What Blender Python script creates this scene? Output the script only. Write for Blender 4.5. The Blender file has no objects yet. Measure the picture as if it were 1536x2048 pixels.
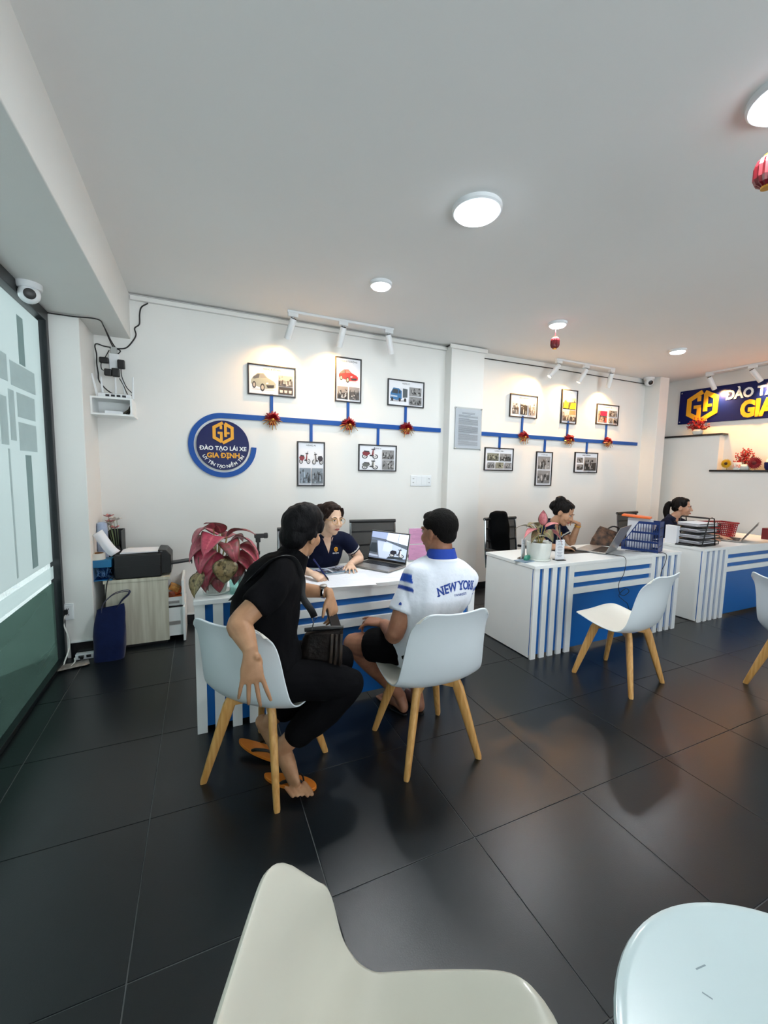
import bpy, bmesh, math, random
import numpy as np
from math import sin, cos, pi, radians, sqrt, atan2
from mathutils import Vector as V, Matrix, Quaternion, noise
from mathutils.bvhtree import BVHTree

SC = bpy.context.scene
COL = SC.collection
random.seed(7)

# ------------------------------------------------------------------ camera
FPX, PITCH, ROLL, YAW, EYE = 820.0, 0.0982, 0.019, 0.4216, 1.46
fw = V((sin(YAW) * cos(PITCH), cos(YAW) * cos(PITCH), -sin(PITCH)))
rt = V((cos(YAW), -sin(YAW), 0))
up = rt.cross(fw)
r2 = cos(ROLL) * rt + sin(ROLL) * up
u2 = -sin(ROLL) * rt + cos(ROLL) * up
camd = bpy.data.cameras.new('camera')
cam = bpy.data.objects.new('camera', camd)
COL.objects.link(cam)
camd.sensor_fit = 'VERTICAL'
camd.sensor_height = 36.0
camd.lens = FPX / 2048 * 36.0
camd.clip_start = 0.02
mw = Matrix((r2, u2, -fw)).transposed().to_4x4()
mw.translation = (0, 0, EYE)
cam.matrix_world = mw
SC.camera = cam

# ------------------------------------------------------------------ sky, exposure
W = bpy.data.worlds.new('overcast_sky')
SC.world = W
W.use_nodes = True
wb = W.node_tree.nodes['Background']
wb.inputs[0].default_value = (0.88, 0.94, 1.0, 1)
wb.inputs[1].default_value = 2.7
sund = bpy.data.lights.new('sun', 'SUN')
sund.energy = 70.0
sund.angle = radians(2)
sund.color = (0.97, 0.98, 1.0)
sun = bpy.data.objects.new('sun', sund)
COL.objects.link(sun)
sun.rotation_euler = V((-0.3, -0.35, -0.9)).to_track_quat('-Z', 'Y').to_euler()
SC.view_settings.view_transform = 'Standard'
SC.view_settings.look = 'None'
SC.view_settings.exposure = 0.0
SC.view_settings.gamma = 1.0
SC.view_settings.use_curve_mapping = False
SC.cycles.use_denoising = True
SC.cycles.max_bounces = 7
SC.cycles.diffuse_bounces = 4
SC.cycles.glossy_bounces = 3
SC.cycles.transparent_max_bounces = 8
SC.cycles.sample_clamp_indirect = 6.0
SC.cycles.caustics_reflective = False
SC.cycles.caustics_refractive = False

P_BIG, P_SMALL, P_SPOT = 20.0, 13.0, 27.0      # lamp powers
C_LAMP, C_SPOT = (0.92, 0.97, 1.0), (1.0, 0.50, 0.15)

# ------------------------------------------------------------------ helpers
def lin(c):
    if isinstance(c, str):
        c = c.lstrip('#')
        c = [int(c[i:i + 2], 16) / 255 for i in (0, 2, 4)]
        return tuple(x / 12.92 if x <= 0.04045 else ((x + 0.055) / 1.055) ** 2.4 for x in c)
    return tuple(c[:3])

def mat(name, col, rough=0.5, metal=0.0, spec=0.5, var=0.0, vscale=8.0, bump=0.0, bscale=60.0,
        emit=0.0, coat=0.0, attr=None, trans=0.0, sheen=0.0, stretch=None, col2=None, alpha=1.0):
    m = bpy.data.materials.new(name)
    m.use_nodes = True
    nt = m.node_tree
    n, l = nt.nodes, nt.links
    b = n['Principled BSDF']
    c = lin(col)
    b.inputs['Base Color'].default_value = (*c, 1)
    b.inputs['Roughness'].default_value = rough
    b.inputs['Metallic'].default_value = metal
    b.inputs['Specular IOR Level'].default_value = spec
    b.inputs['Coat Weight'].default_value = coat
    b.inputs['Coat Roughness'].default_value = 0.08
    b.inputs['Transmission Weight'].default_value = trans
    b.inputs['Sheen Weight'].default_value = sheen
    b.inputs['Alpha'].default_value = alpha
    tc = n.new('ShaderNodeTexCoord')
    src = tc.outputs['Object']
    if stretch:
        mp = n.new('ShaderNodeMapping')
        mp.inputs['Scale'].default_value = stretch
        l.new(src, mp.inputs[0])
        src = mp.outputs[0]
    colout = None
    if attr:
        at = n.new('ShaderNodeAttribute')
        at.attribute_name = attr
        colout = at.outputs['Color']
        l.new(colout, b.inputs['Base Color'])
    if var > 0 or col2:
        nz = n.new('ShaderNodeTexNoise')
        nz.inputs['Scale'].default_value = vscale
        nz.inputs['Detail'].default_value = 4
        l.new(src, nz.inputs['Vector'])
        mx = n.new('ShaderNodeMix')
        mx.data_type = 'RGBA'
        if colout is not None:
            mx.blend_type = 'MULTIPLY'
            mx.inputs[0].default_value = var
            l.new(colout, mx.inputs[6])
            l.new(nz.outputs['Color'], mx.inputs[7])
        else:
            c2 = lin(col2) if col2 else tuple(x * (1 - var) for x in c)
            rp = n.new('ShaderNodeValToRGB')
            rp.color_ramp.elements[0].position = 0.35
            rp.color_ramp.elements[1].position = 0.65
            rp.color_ramp.elements[0].color = (*c2, 1)
            rp.color_ramp.elements[1].color = (*c, 1)
            l.new(nz.outputs['Fac'], rp.inputs[0])
            mx.inputs[0].default_value = 0.0
            l.new(rp.outputs[0], mx.inputs[6])
        l.new(mx.outputs[2], b.inputs['Base Color'])
    if bump > 0:
        nb = n.new('ShaderNodeTexNoise')
        nb.inputs['Scale'].default_value = bscale
        nb.inputs['Detail'].default_value = 3
        l.new(src, nb.inputs['Vector'])
        bp = n.new('ShaderNodeBump')
        bp.inputs['Strength'].default_value = bump
        bp.inputs['Distance'].default_value = 0.01
        l.new(nb.outputs['Fac'], bp.inputs['Height'])
        l.new(bp.outputs[0], b.inputs['Normal'])
    if emit:
        b.inputs['Emission Strength'].default_value = emit
        if attr:
            l.new(colout, b.inputs['Emission Color'])
        else:
            b.inputs['Emission Color'].default_value = (*c, 1)
    return m

class MB:
    """collects faces for one mesh object"""
    def __init__(s):
        s.v, s.f, s.m, s.c = [], [], [], []
    def add(s, vs, fs, m=0, col=None):
        o = len(s.v)
        s.v += [tuple(p) for p in vs]
        s.f += [tuple(i + o for i in f) for f in fs]
        s.m += [m] * len(fs)
        s.c += [col or (1, 1, 1)] * len(vs)
        return s
    def box(s, c, d, m=0, R=None, col=None):
        hx, hy, hz = d[0] / 2, d[1] / 2, d[2] / 2
        vs = [V((x, y, z)) for x in (-hx, hx) for y in (-hy, hy) for z in (-hz, hz)]
        if R is not None:
            vs = [R @ p for p in vs]
        vs = [p + V(c) for p in vs]
        return s.add(vs, [(0, 1, 3, 2), (4, 6, 7, 5), (0, 4, 5, 1), (2, 3, 7, 6), (0, 2, 6, 4), (1, 5, 7, 3)], m, col)
    def b2(s, lo, hi, m=0, col=None):
        return s.box([(a + b) / 2 for a, b in zip(lo, hi)], [abs(b - a) for a, b in zip(lo, hi)], m, None, col)
    def lathe(s, prof, seg=24, c=(0, 0, 0), m=0, R=None, sx=1, sy=1):
        vs, fs = [], []
        for r, z in prof:
            for k in range(seg):
                a = 2 * pi * k / seg
                p = V((r * cos(a) * sx, r * sin(a) * sy, z))
                if R is not None:
                    p = R @ p
                vs.append(p + V(c))
        for i in range(len(prof) - 1):
            for k in range(seg):
                k2 = (k + 1) % seg
                fs.append((i * seg + k, i * seg + k2, (i + 1) * seg + k2, (i + 1) * seg + k))
        fs.append(tuple(range(seg - 1, -1, -1)))
        fs.append(tuple(range((len(prof) - 1) * seg, len(prof) * seg)))
        return s.add(vs, fs, m)
    def tube(s, pts, r, seg=8, m=0, sub=0, flat=None, col=None, lat=None):
        vs, fs = tube(pts, r, seg, sub, flat, lat)
        return s.add(vs, fs, m, col)
    def prism(s, poly, h, T=None, m=0, col=None):
        n = len(poly)
        vs = [V((x, y, 0)) for x, y in poly] + [V((x, y, h)) for x, y in poly]
        if T is not None:
            vs = [T @ p for p in vs]
        fs = [tuple(range(n - 1, -1, -1)), tuple(range(n, 2 * n))]
        fs += [(i, (i + 1) % n, n + (i + 1) % n, n + i) for i in range(n)]
        return s.add(vs, fs, m, col)
    def build(s, name, mats, parent=None, loc=(0, 0, 0), smooth=35, bev=0.0, rotz=0, col=False, seg=2):
        me = bpy.data.meshes.new(name)
        me.from_pydata(s.v, [], s.f)
        if not isinstance(mats, (list, tuple)):
            mats = [mats]
        for mm in mats:
            me.materials.append(mm)
        if len(mats) > 1:
            me.polygons.foreach_set('material_index', s.m)
        if col:
            at = me.color_attributes.new('Col', 'FLOAT_COLOR', 'POINT')
            at.data.foreach_set('color', np.array([(*c, 1) for c in s.c], dtype=np.float32).ravel())
        bm = bmesh.new()
        bm.from_mesh(me)
        bmesh.ops.recalc_face_normals(bm, faces=bm.faces)
        bm.to_mesh(me)
        bm.free()
        if smooth:
            me.polygons.foreach_set('use_smooth', [True] * len(me.polygons))
            me.set_sharp_from_angle(angle=radians(smooth))
        me.update()
        o = bpy.data.objects.new(name, me)
        COL.objects.link(o)
        o.parent = parent
        o.location = loc
        o.rotation_euler[2] = rotz
        if bev:
            bv = o.modifiers.new('bevel', 'BEVEL')
            bv.width = bev
            bv.segments = seg
            bv.limit_method = 'ANGLE'
            bv.angle_limit = radians(40)
            bv.harden_normals = True
        return o

def catmull(P, sub):
    P = [np.array(p, float) for p in P]
    if sub <= 1 or len(P) < 3:
        if sub <= 1:
            return P
        out = []
        for a, b in zip(P[:-1], P[1:]):
            out += [a + (b - a) * k / sub for k in range(sub)]
        return out + [P[-1]]
    Q = [2 * P[0] - P[1]] + P + [2 * P[-1] - P[-2]]
    out = []
    for i in range(1, len(Q) - 2):
        p0, p1, p2, p3 = Q[i - 1:i + 3]
        for k in range(sub):
            t = k / sub
            out.append(0.5 * ((2 * p1) + (p2 - p0) * t + (2 * p0 - 5 * p1 + 4 * p2 - p3) * t * t + (3 * p1 - p0 - 3 * p2 + p3) * t ** 3))
    return out + [P[-1]]

def frames(P, lat=None):
    n = len(P)
    T = []
    for i in range(n):
        t = V(P[min(i + 1, n - 1)]) - V(P[max(i - 1, 0)])
        T.append(t.normalized())
    F = []
    ref = V(lat[0]) if lat is not None else (V((0, 0, 1)) if abs(T[0].z) < 0.9 else V((1, 0, 0)))
    for i in range(n):
        if lat is not None:
            ref = V(lat[i])
        a = (ref - T[i] * ref.dot(T[i]))
        if a.length < 1e-6:
            a = T[i].orthogonal()
        a.normalize()
        b = T[i].cross(a)
        F.append((a, b))
        ref = a
    return T, F

def tube(pts, r, seg=8, sub=0, flat=None, lat=None, cap='flat'):
    """loft of elliptical rings; r scalar | list of scalars | list of (a,b)"""
    n0 = len(pts)
    if not isinstance(r, (list, tuple)):
        r = [r] * n0
    R = [(x, x) if not isinstance(x, (list, tuple)) else x for x in r]
    if flat:
        R = [(a, a * flat) for a, b in R]
    dat = [list(p) + list(q) + (list(l) if lat is not None else []) for p, q, l in zip(pts, R, lat if lat is not None else [()] * n0)]
    if sub > 1:
        dat = catmull(dat, sub)
    P = [d[:3] for d in dat]
    R = [(max(d[3], 1e-4), max(d[4], 1e-4)) for d in dat]
    L = [d[5:8] for d in dat] if lat is not None else None
    if cap == 'round':
        def ext(p, q, rr):
            d = (V(p) - V(q)).normalized()
            m = min(rr)
            return [(V(p) + d * m * sin(t), (rr[0] * cos(t), rr[1] * cos(t))) for t in (0.5, 0.95, 1.35)]
        e0 = ext(P[0], P[1], R[0])
        e1 = ext(P[-1], P[-2], R[-1])
        if L is not None:
            L = [L[0]] * 3 + list(L) + [L[-1]] * 3
        P = [tuple(p) for p, _ in e0[::-1]] + [tuple(p) for p in P] + [tuple(p) for p, _ in e1]
        R = [q for _, q in e0[::-1]] + R + [q for _, q in e1]
    T, F = frames(P, L)
    vs, fs = [], []
    for p, (ra, rb), (a, b) in zip(P, R, F):
        for k in range(seg):
            t = 2 * pi * k / seg
            vs.append(V(p) + a * (ra * cos(t)) + b * (rb * sin(t)))
    n = len(P)
    for i in range(n - 1):
        for k in range(seg):
            k2 = (k + 1) % seg
            fs.append((i * seg + k, i * seg + k2, (i + 1) * seg + k2, (i + 1) * seg + k))
    fs.append(tuple(range(seg - 1, -1, -1)))
    fs.append(tuple(range((n - 1) * seg, n * seg)))
    return vs, fs

def thing(name, label, cat, loc=(0, 0, 0), rotz=0.0, group=None):
    o = bpy.data.objects.new(name, None)
    COL.objects.link(o)
    o.empty_display_size = 0.05
    o.location = loc
    o.rotation_euler[2] = rotz
    return tag(o, label, cat, group)

def tag(o, label, cat, group=None):
    o['label'] = label
    o['category'] = cat
    if group:
        o['group'] = group
    return o

def struct(o):
    o['kind'] = 'structure'
    return o

def dup(root, loc, rotz, label=None, group=None):
    r = root.copy()
    COL.objects.link(r)
    r.location = loc
    r.rotation_euler[2] = rotz
    if label:
        r['label'] = label
    if group:
        r['group'] = group
    for ch in list(root.children):
        c = ch.copy()
        COL.objects.link(c)
        c.parent = r
        for g in list(ch.children):
            d = g.copy()
            COL.objects.link(d)
            d.parent = c
    return r

_tc = {}
def text_geo(body, size=1.0, bold=0.0, extrude=0.0):
    """glyph triangles in the XY plane, centred in x, baseline y = 0"""
    key = (body, round(size, 5), bold, extrude)
    if key in _tc:
        return _tc[key]
    cu = bpy.data.curves.new('lettering', 'FONT')
    cu.body = body
    cu.size = size
    cu.offset = bold * size
    cu.extrude = extrude
    cu.resolution_u = 3
    cu.align_x = 'CENTER'
    if 'Đ' in body:                      # built from D plus its bar
        _tc.pop(key, None)
        ref = text_geo(body.replace('Đ', 'D'), size, bold, extrude)
        vs, fs = list(ref[0]), list(ref[1])
        x0 = min(v[0] for v in vs)
        for i, c in enumerate(body):
            if c != 'Đ':
                continue
            a, b = text_geo(body[:i].replace('Đ', 'D') + 'D', size, bold, 0)[0], text_geo('D', size, bold, 0)[0]
            wd = max(v[0] for v in b) - min(v[0] for v in b)
            left = x0 + (max(v[0] for v in a) - min(v[0] for v in a)) - wd
            z, h, y, L = extrude, size * 0.06, size * 0.365, size * 0.36
            q = [(left - size * 0.10, y - h), (left - size * 0.10 + L, y - h), (left - size * 0.10 + L, y + h), (left - size * 0.10, y + h)]
            n = len(vs)
            vs += [V((p[0], p[1], z * 1.02 + 0.00005)) for p in q]
            fs.append((n, n + 1, n + 2, n + 3))
            if extrude:
                vs += [V((p[0], p[1], -z)) for p in q]
                fs += [(n + k, n + 4 + k, n + 4 + (k + 1) % 4, n + (k + 1) % 4) for k in range(4)]
        bpy.data.curves.remove(cu)
        _tc[key] = (vs, fs)
        return vs, fs
    o = bpy.data.objects.new('lettering', cu)
    COL.objects.link(o)
    dg = bpy.context.evaluated_depsgraph_get()
    me = bpy.data.meshes.new_from_object(o.evaluated_get(dg))
    vs = [v.co.copy() for v in me.vertices]
    fs = [tuple(p.vertices) for p in me.polygons]
    bpy.data.objects.remove(o)
    bpy.data.curves.remove(cu)
    bpy.data.meshes.remove(me)
    _tc[key] = (vs, fs)
    return vs, fs

def thick_line(pts, w, closed=False):
    """list of 2-D quads along a polyline, mitred"""
    n = len(pts)
    P = [np.array(p, float) for p in pts]
    L, Rr = [], []
    for i in range(n):
        a = P[i] - P[i - 1] if (i > 0 or closed) else P[1] - P[0]
        b = P[(i + 1) % n] - P[i] if (i < n - 1 or closed) else P[-1] - P[-2]
        a /= np.linalg.norm(a)
        b /= np.linalg.norm(b)
        na, nb = np.array((-a[1], a[0])), np.array((-b[1], b[0]))
        mm = na + nb
        mm /= np.linalg.norm(mm)
        k = w / 2 / max(0.35, mm @ na)
        L.append(P[i] + mm * k)
        Rr.append(P[i] - mm * k)
    q = []
    for i in range(n if closed else n - 1):
        j = (i + 1) % n
        q.append([tuple(Rr[i]), tuple(Rr[j]), tuple(L[j]), tuple(L[i])])
    return q

WALLT = Matrix(((1, 0, 0, 0), (0, 0, -1, 0), (0, 1, 0, 0), (0, 0, 0, 1)))   # XY drawing -> XZ plane looking to -Y

# ------------------------------------------------------------------ materials
M = {}
M['wall'] = mat('wall_paint', '#e6e6e2', 0.65, var=0.03, vscale=1.5, bump=0.03, bscale=180)
M['ceil'] = mat('ceiling_paint', '#f0f0ee', 0.8, var=0.02, vscale=1.2)
M['white'] = mat('white_laminate', '#eef1f0', 0.32, var=0.03, vscale=3)
M['white_p'] = mat('white_plastic', '#e4e8ea', 0.28, var=0.02, vscale=4)
M['shell'] = mat('chair_shell', '#dde5e8', 0.28, var=0.02, vscale=3, coat=0.15)
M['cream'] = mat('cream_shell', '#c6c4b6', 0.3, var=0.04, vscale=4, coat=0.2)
M['table'] = mat('table_white', '#c2d3d5', 0.2, var=0.02, vscale=4, coat=0.3)
M['cushion'] = mat('chair_inner', '#e0ddd2', 0.34, var=0.04, vscale=5)
M['blue'] = mat('blue_laminate', '#0f62ae', 0.4, var=0.06, vscale=2)
M['rail'] = mat('blue_acrylic', '#0a4c9c', 0.5, var=0.03, spec=0.3)
M['navy'] = mat('navy_acrylic', '#061452', 0.3, var=0.05, spec=0.2)
M['yellow'] = mat('gold_acrylic', '#e8a40c', 0.45, var=0.06)
M['wood'] = mat('beech_wood', '#d9a866', 0.42, col2='#c48f4c', vscale=6, stretch=(14, 14, 1.2))
M['cabwood'] = mat('grey_oak_laminate', '#d3cfbe', 0.5, col2='#bab4a1', vscale=3.0, stretch=(11, 2, 0.7))
M['black'] = mat('black_plastic', '#0d0e10', 0.42, var=0.1)
M['blackm'] = mat('black_metal', '#0c0c0d', 0.35, metal=0.3, var=0.1)
M['frame'] = mat('dark_frame', '#15171c', 0.45, var=0.1)
M['chrome'] = mat('chrome', '#d0d2d4', 0.15, metal=1.0, var=0.02)
M['steel'] = mat('brushed_aluminium', '#a9a7a4', 0.35, metal=0.85, var=0.05, stretch=(40, 1, 1))
M['paper'] = mat('paper', '#e9ebf0', 0.75, var=0.02, vscale=5)
M['print'] = mat('printed_ink', '#ffffff', 0.55, attr='Col', var=0.0)
M['screen'] = mat('lit_screen', '#ffffff', 0.3, attr='Col', emit=0.8)
M['tile'] = mat('charcoal_tile', '#0e1418', 0.29, spec=0.55, var=0.12, vscale=5, bump=0.05, bscale=240)
M['grout'] = mat('grout', '#7a7d7e', 0.8, var=0.15, vscale=30)
M['frameg'] = mat('dark_window_frame', '#0c1418', 0.35, metal=0.2, var=0.1)
M['stone'] = mat('black_stone', '#15161a', 0.2, var=0.2, vscale=40)
M['lamp'] = mat('lamp_diffuser', '#eef6ff', 0.5, emit=16.0, var=0.0)
M['spotlens'] = mat('spot_lens', '#ffe0b0', 0.3, emit=12.0)
M['pot'] = mat('white_ceramic', '#dfe3dd', 0.25, var=0.06, vscale=6, coat=0.3)
M['soil'] = mat('soil', '#2a2018', 0.9, var=0.3, vscale=60, bump=0.5)
M['red'] = mat('red_foil', '#960e1c', 0.35, var=0.3, vscale=20)
M['gold'] = mat('gold_foil', '#d9a040', 0.3, metal=0.6, var=0.2, vscale=20)
M['navycl'] = mat('navy_cotton', '#0e1d45', 0.9, spec=0.1, var=0.2, vscale=14, bump=0.3, bscale=30, sheen=0.2)
M['wire'] = mat('black_cable', '#101010', 0.5, var=0.1)
M['wirew'] = mat('white_cable', '#d8d8d4', 0.5, var=0.05)
M['pink'] = mat('pink_paper', '#c98fb2', 0.75, var=0.05)
M['basketb'] = mat('blue_basket_plastic', '#12316f', 0.35, var=0.1)
M['orange'] = mat('orange_plastic', '#e8692a', 0.45, var=0.05)
M['sandal'] = mat('orange_foam', '#d97a1e', 0.6, var=0.12, vscale=10, bump=0.1, bscale=80)
M['mesh'] = mat('black_mesh_fabric', '#111316', 0.8, var=0.2, vscale=120, bump=0.3, bscale=300, alpha=0.66)
M['eye'] = mat('eye', '#ffffff', 0.2, attr='Col')
M['brow'] = mat('eyebrow', '#1c1410', 0.8, var=0.2, vscale=40)
M['lip'] = mat('lips', '#b0524a', 0.4, var=0.1)
def glass_mat(name, col, rough=0.02, mixf=0.85):
    m = bpy.data.materials.new(name)
    m.use_nodes = True
    n, l = m.node_tree.nodes, m.node_tree.links
    for x in list(n):
        n.remove(x)
    out = n.new('ShaderNodeOutputMaterial')
    tr = n.new('ShaderNodeBsdfTransparent')
    tr.inputs[0].default_value = (*lin(col), 1)
    gl = n.new('ShaderNodeBsdfGlossy')
    gl.inputs['Roughness'].default_value = rough
    lw = n.new('ShaderNodeLayerWeight')
    lw.inputs[0].default_value = 0.5
    pw = n.new('ShaderNodeMath')
    pw.operation = 'POWER'
    pw.inputs[1].default_value = 4.0
    l.new(lw.outputs['Facing'], pw.inputs[0])
    fr = n.new('ShaderNodeMath')
    fr.operation = 'MULTIPLY_ADD'
    fr.inputs[1].default_value = 0.7
    fr.inputs[2].default_value = 0.03
    l.new(pw.outputs[0], fr.inputs[0])
    mx = n.new('ShaderNodeMixShader')
    l.new(fr.outputs[0], mx.inputs[0])
    l.new(tr.outputs[0], mx.inputs[1])
    l.new(gl.outputs[0], mx.inputs[2])
    l.new(mx.outputs[0], out.inputs[0])
    return m
def film_mat(name, col, clear, tint='#ffffff'):
    m = bpy.data.materials.new(name)
    m.use_nodes = True
    n, l = m.node_tree.nodes, m.node_tree.links
    for x in list(n):
        n.remove(x)
    out = n.new('ShaderNodeOutputMaterial')
    tr = n.new('ShaderNodeBsdfTransparent')
    tr.inputs[0].default_value = (*lin(tint), 1)
    tl = n.new('ShaderNodeBsdfTranslucent')
    tl.inputs[0].default_value = (*lin(col), 1)
    df = n.new('ShaderNodeBsdfDiffuse')
    df.inputs[0].default_value = (*lin(col), 1)
    nz = n.new('ShaderNodeTexNoise')
    nz.inputs['Scale'].default_value = 2.0
    m1 = n.new('ShaderNodeMixShader')
    m1.inputs[0].default_value = 0.25
    l.new(tl.outputs[0], m1.inputs[1])
    l.new(df.outputs[0], m1.inputs[2])
    m2 = n.new('ShaderNodeMixShader')
    mr = n.new('ShaderNodeMapRange')
    mr.inputs[3].default_value = max(0, clear - 0.05)
    mr.inputs[4].default_value = min(1, clear + 0.05)
    l.new(nz.outputs['Fac'], mr.inputs[0])
    l.new(mr.outputs[0], m2.inputs[0])
    l.new(m1.outputs[0], m2.inputs[1])
    l.new(tr.outputs[0], m2.inputs[2])
    l.new(m2.outputs[0], out.inputs[0])
    return m
M['glass'] = glass_mat('window_glass', '#eef4f2')
M['glassc'] = glass_mat('clear_glass', '#d8eeea')
M['film'] = film_mat('frosted_film', '#cfd4d4', 0.22)
M['film_sq'] = film_mat('frosted_square', '#ccd4d4', 0.4)
M['film_bar'] = film_mat('grey_film_bar', '#9fb0b0', 0.35)
M['film_low'] = film_mat('dark_reflection_film', '#6f807b', 0.6, '#9fb0a9')  # dark green stands in for the floor reflection and dark view outside
M['acry'] = glass_mat('acrylic', '#f2f4f5')
# ------------------------------------------------------------------ room
XL, XR, YB, YF, ZC = -0.975, 6.62, 4.15, -3.6, 2.90
fl = struct(MB().b2((XL - 0.1, YF, -0.12), (XR + 0.1, YB + 0.1, -0.004)).build('floor', M['grout'], smooth=0))
tile0 = None
tiles = []
for i in range(-2, 12):
    for j in range(-8, 6):
        cx, cy = -0.224 + 0.601 * i + 0.3, 1.225 + 0.601 * j + 0.3
        x0, x1 = max(cx - 0.2988, XL), min(cx + 0.2988, XR)
        y0, y1 = max(cy - 0.2988, YF), min(cy + 0.2988, YB)
        if x1 - x0 < 0.02 or y1 - y0 < 0.02:
            continue
        if cy < -1.4:
            continue
        full = abs(x1 - x0 - 0.5976) < 1e-4 and abs(y1 - y0 - 0.5976) < 1e-4
        dz = random.uniform(-0.0006, 0.0006)
        if full and tile0:
            o = tile0.copy()
            COL.objects.link(o)
            o.location = (cx, cy, dz)
        else:
            o = MB().b2((x0 - cx, y0 - cy, -0.0039), (x1 - cx, y1 - cy, 0.0)).build('tile', M['tile'], fl, (cx, cy, dz), smooth=0, bev=0.0012, seg=1)
            if full:
                tile0 = o
        tiles.append(o)
rest = MB().b2((XL, YF, -0.0039), (XR, tiles[0].location.y - 0.3, 0.0)).build('floor_area', M['tile'], fl, smooth=0)

ce = struct(MB().b2((XL - 0.1, YF, ZC), (XR + 0.1, YB + 0.1, ZC + 0.12)).build('ceiling', M['ceil'], smooth=0))
beam = MB().b2((XL - 0.1, YF, 2.53), (-0.51, YB + 0.05, ZC + 0.02)).build('beam', M['wall'], ce, smooth=0, bev=0.006)
wbk = struct(MB().b2((XL - 0.1, YB, 0), (XR + 0.1, YB + 0.12, ZC)).build('wall_back', M['wall'], smooth=0))
MB().b2((2.60, 4.03, 0), (3.055, YB + 0.01, ZC)).build('pillar', M['wall'], wbk, smooth=0, bev=0.006)
MB().b2((XL, 3.70, 0), (-0.771, YB + 0.01, 2.53)).build('pillar', M['wall'], wbk, smooth=0, bev=0.006)
MB().b2((6.10, 3.93, 0), (6.30, YB + 0.01, ZC)).build('pillar', M['wall'], wbk, smooth=0, bev=0.006)
wr = struct(MB().b2((XR, YF, 0), (XR + 0.12, YB, ZC)).build('wall_right', M['wall'], smooth=0))
# lower half of the right wall stands proud with a stone ledge that steps down
MB().b2((6.50, 3.32, 1.545), (XR + 0.01, YB, 2.045)).build('wall_step', M['wall'], wr, smooth=0)
MB().b2((6.50, 0.5, 0), (XR + 0.01, YB, 1.545)).build('wall_step', M['wall'], wr, smooth=0)
MB().b2((6.475, 3.28, 2.045), (XR, 4.15, 2.07)).build('ledge', M['stone'], wr, smooth=0, bev=0.003)
MB().b2((6.475, 0.5, 1.545), (XR, 3.40, 1.57)).build('ledge', M['stone'], wr, smooth=0, bev=0.003)
# front of the shop, behind the camera: an open shop front
wfm = MB()
wfm.b2((XL - 0.1, YF - 0.12, 2.75), (XR + 0.1, YF, ZC))
wfm.b2((XL - 0.1, YF - 0.12, 0), (-0.5, YF, 2.75))
wfm.b2((5.2, YF - 0.12, 0), (XR + 0.1, YF, 2.75))
struct(wfm.build('wall_front', M['wall'], smooth=0))
# baseboards (black)
bb = MB().b2((-0.771, YB - 0.012, 0), (2.60, YB, 0.09)).b2((3.055, YB - 0.012, 0), (6.10, YB, 0.09)).b2((XL + 0.05, 3.688, 0), (-0.771, 3.70, 0.12)).b2((-0.771, 3.688, 0), (-0.759, YB, 0.12))
struct(bb.build('baseboard_back', M['stone'], smooth=0))
struct(MB().b2((-0.755, YB - 0.010, 0.09), (2.60, YB, 0.104)).b2((XL + 0.05, 3.69, 0.12), (-0.772, 3.70, 0.132)).build('trim_1', M['white'], smooth=0))
# cable duct along the top of the back wall
cd = MB()
cd.tube([(-0.50, 4.14, 2.885), (2.58, 4.14, 2.885), (2.592, 4.10, 2.885), (2.592, 4.02, 2.887), (3.06, 4.02, 2.887), (3.065, 4.14, 2.83), (4.2, 4.14, 2.84), (6.08, 4.14, 2.83)], 0.006, 6)
struct(cd.build('trim_2', M['wire']))
dk = MB().b2((-0.50, 4.118, 2.845), (2.6, 4.15, 2.882)).b2((2.57, 4.005, 2.845), (3.08, 4.03, 2.89))
struct(dk.build('trim_3', M['wall'], smooth=0, bev=0.003))

# ------------------------------------------------------------------ glazed front on the left
wl = MB().b2((XL - 0.12, YF, 0), (XL - 0.02, -2.2, 2.53))
struct(wl.build('wall_left', M['wall'], smooth=0))
win = struct(MB().b2((XL - 0.035, 3.652, 0.0), (XL + 0.025, 3.705, 2.53)).b2((XL - 0.035, -2.2, 2.455), (XL + 0.025, 3.66, 2.53))
             .b2((XL - 0.035, -2.2, 0.0), (XL + 0.025, 3.66, 0.03)).b2((XL - 0.035, -2.2, 0.0), (XL + 0.025, -2.14, 2.53)).build('window_1', M['frameg'], smooth=0, bev=0.004))
MB().b2((XL - 0.022, -2.14, 0.03), (XL - 0.014, 3.655, 2.46)).build('pane', M['glass'], win, smooth=0)
fx0, fx1 = XL - 0.0135, XL - 0.0125
def film(name, y0, y1, z0, z1, m, dx=0.0):
    return MB().b2((fx0 + dx, y0, z0), (fx1 + dx, y1, z1)).build(name, m, win, smooth=0)
film('frosted_film', -2.14, 3.63, 0.77, 2.44, M['film'])
film('frosted_film', -2.14, 3.62, 0.03, 0.62, M['film_low'])  # added sheet, paints the dark view and floor reflection into the low glass
film('film_strip', -2.14, 3.63, 0.645, 0.735, M['film_sq'], 0.0012)
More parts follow.
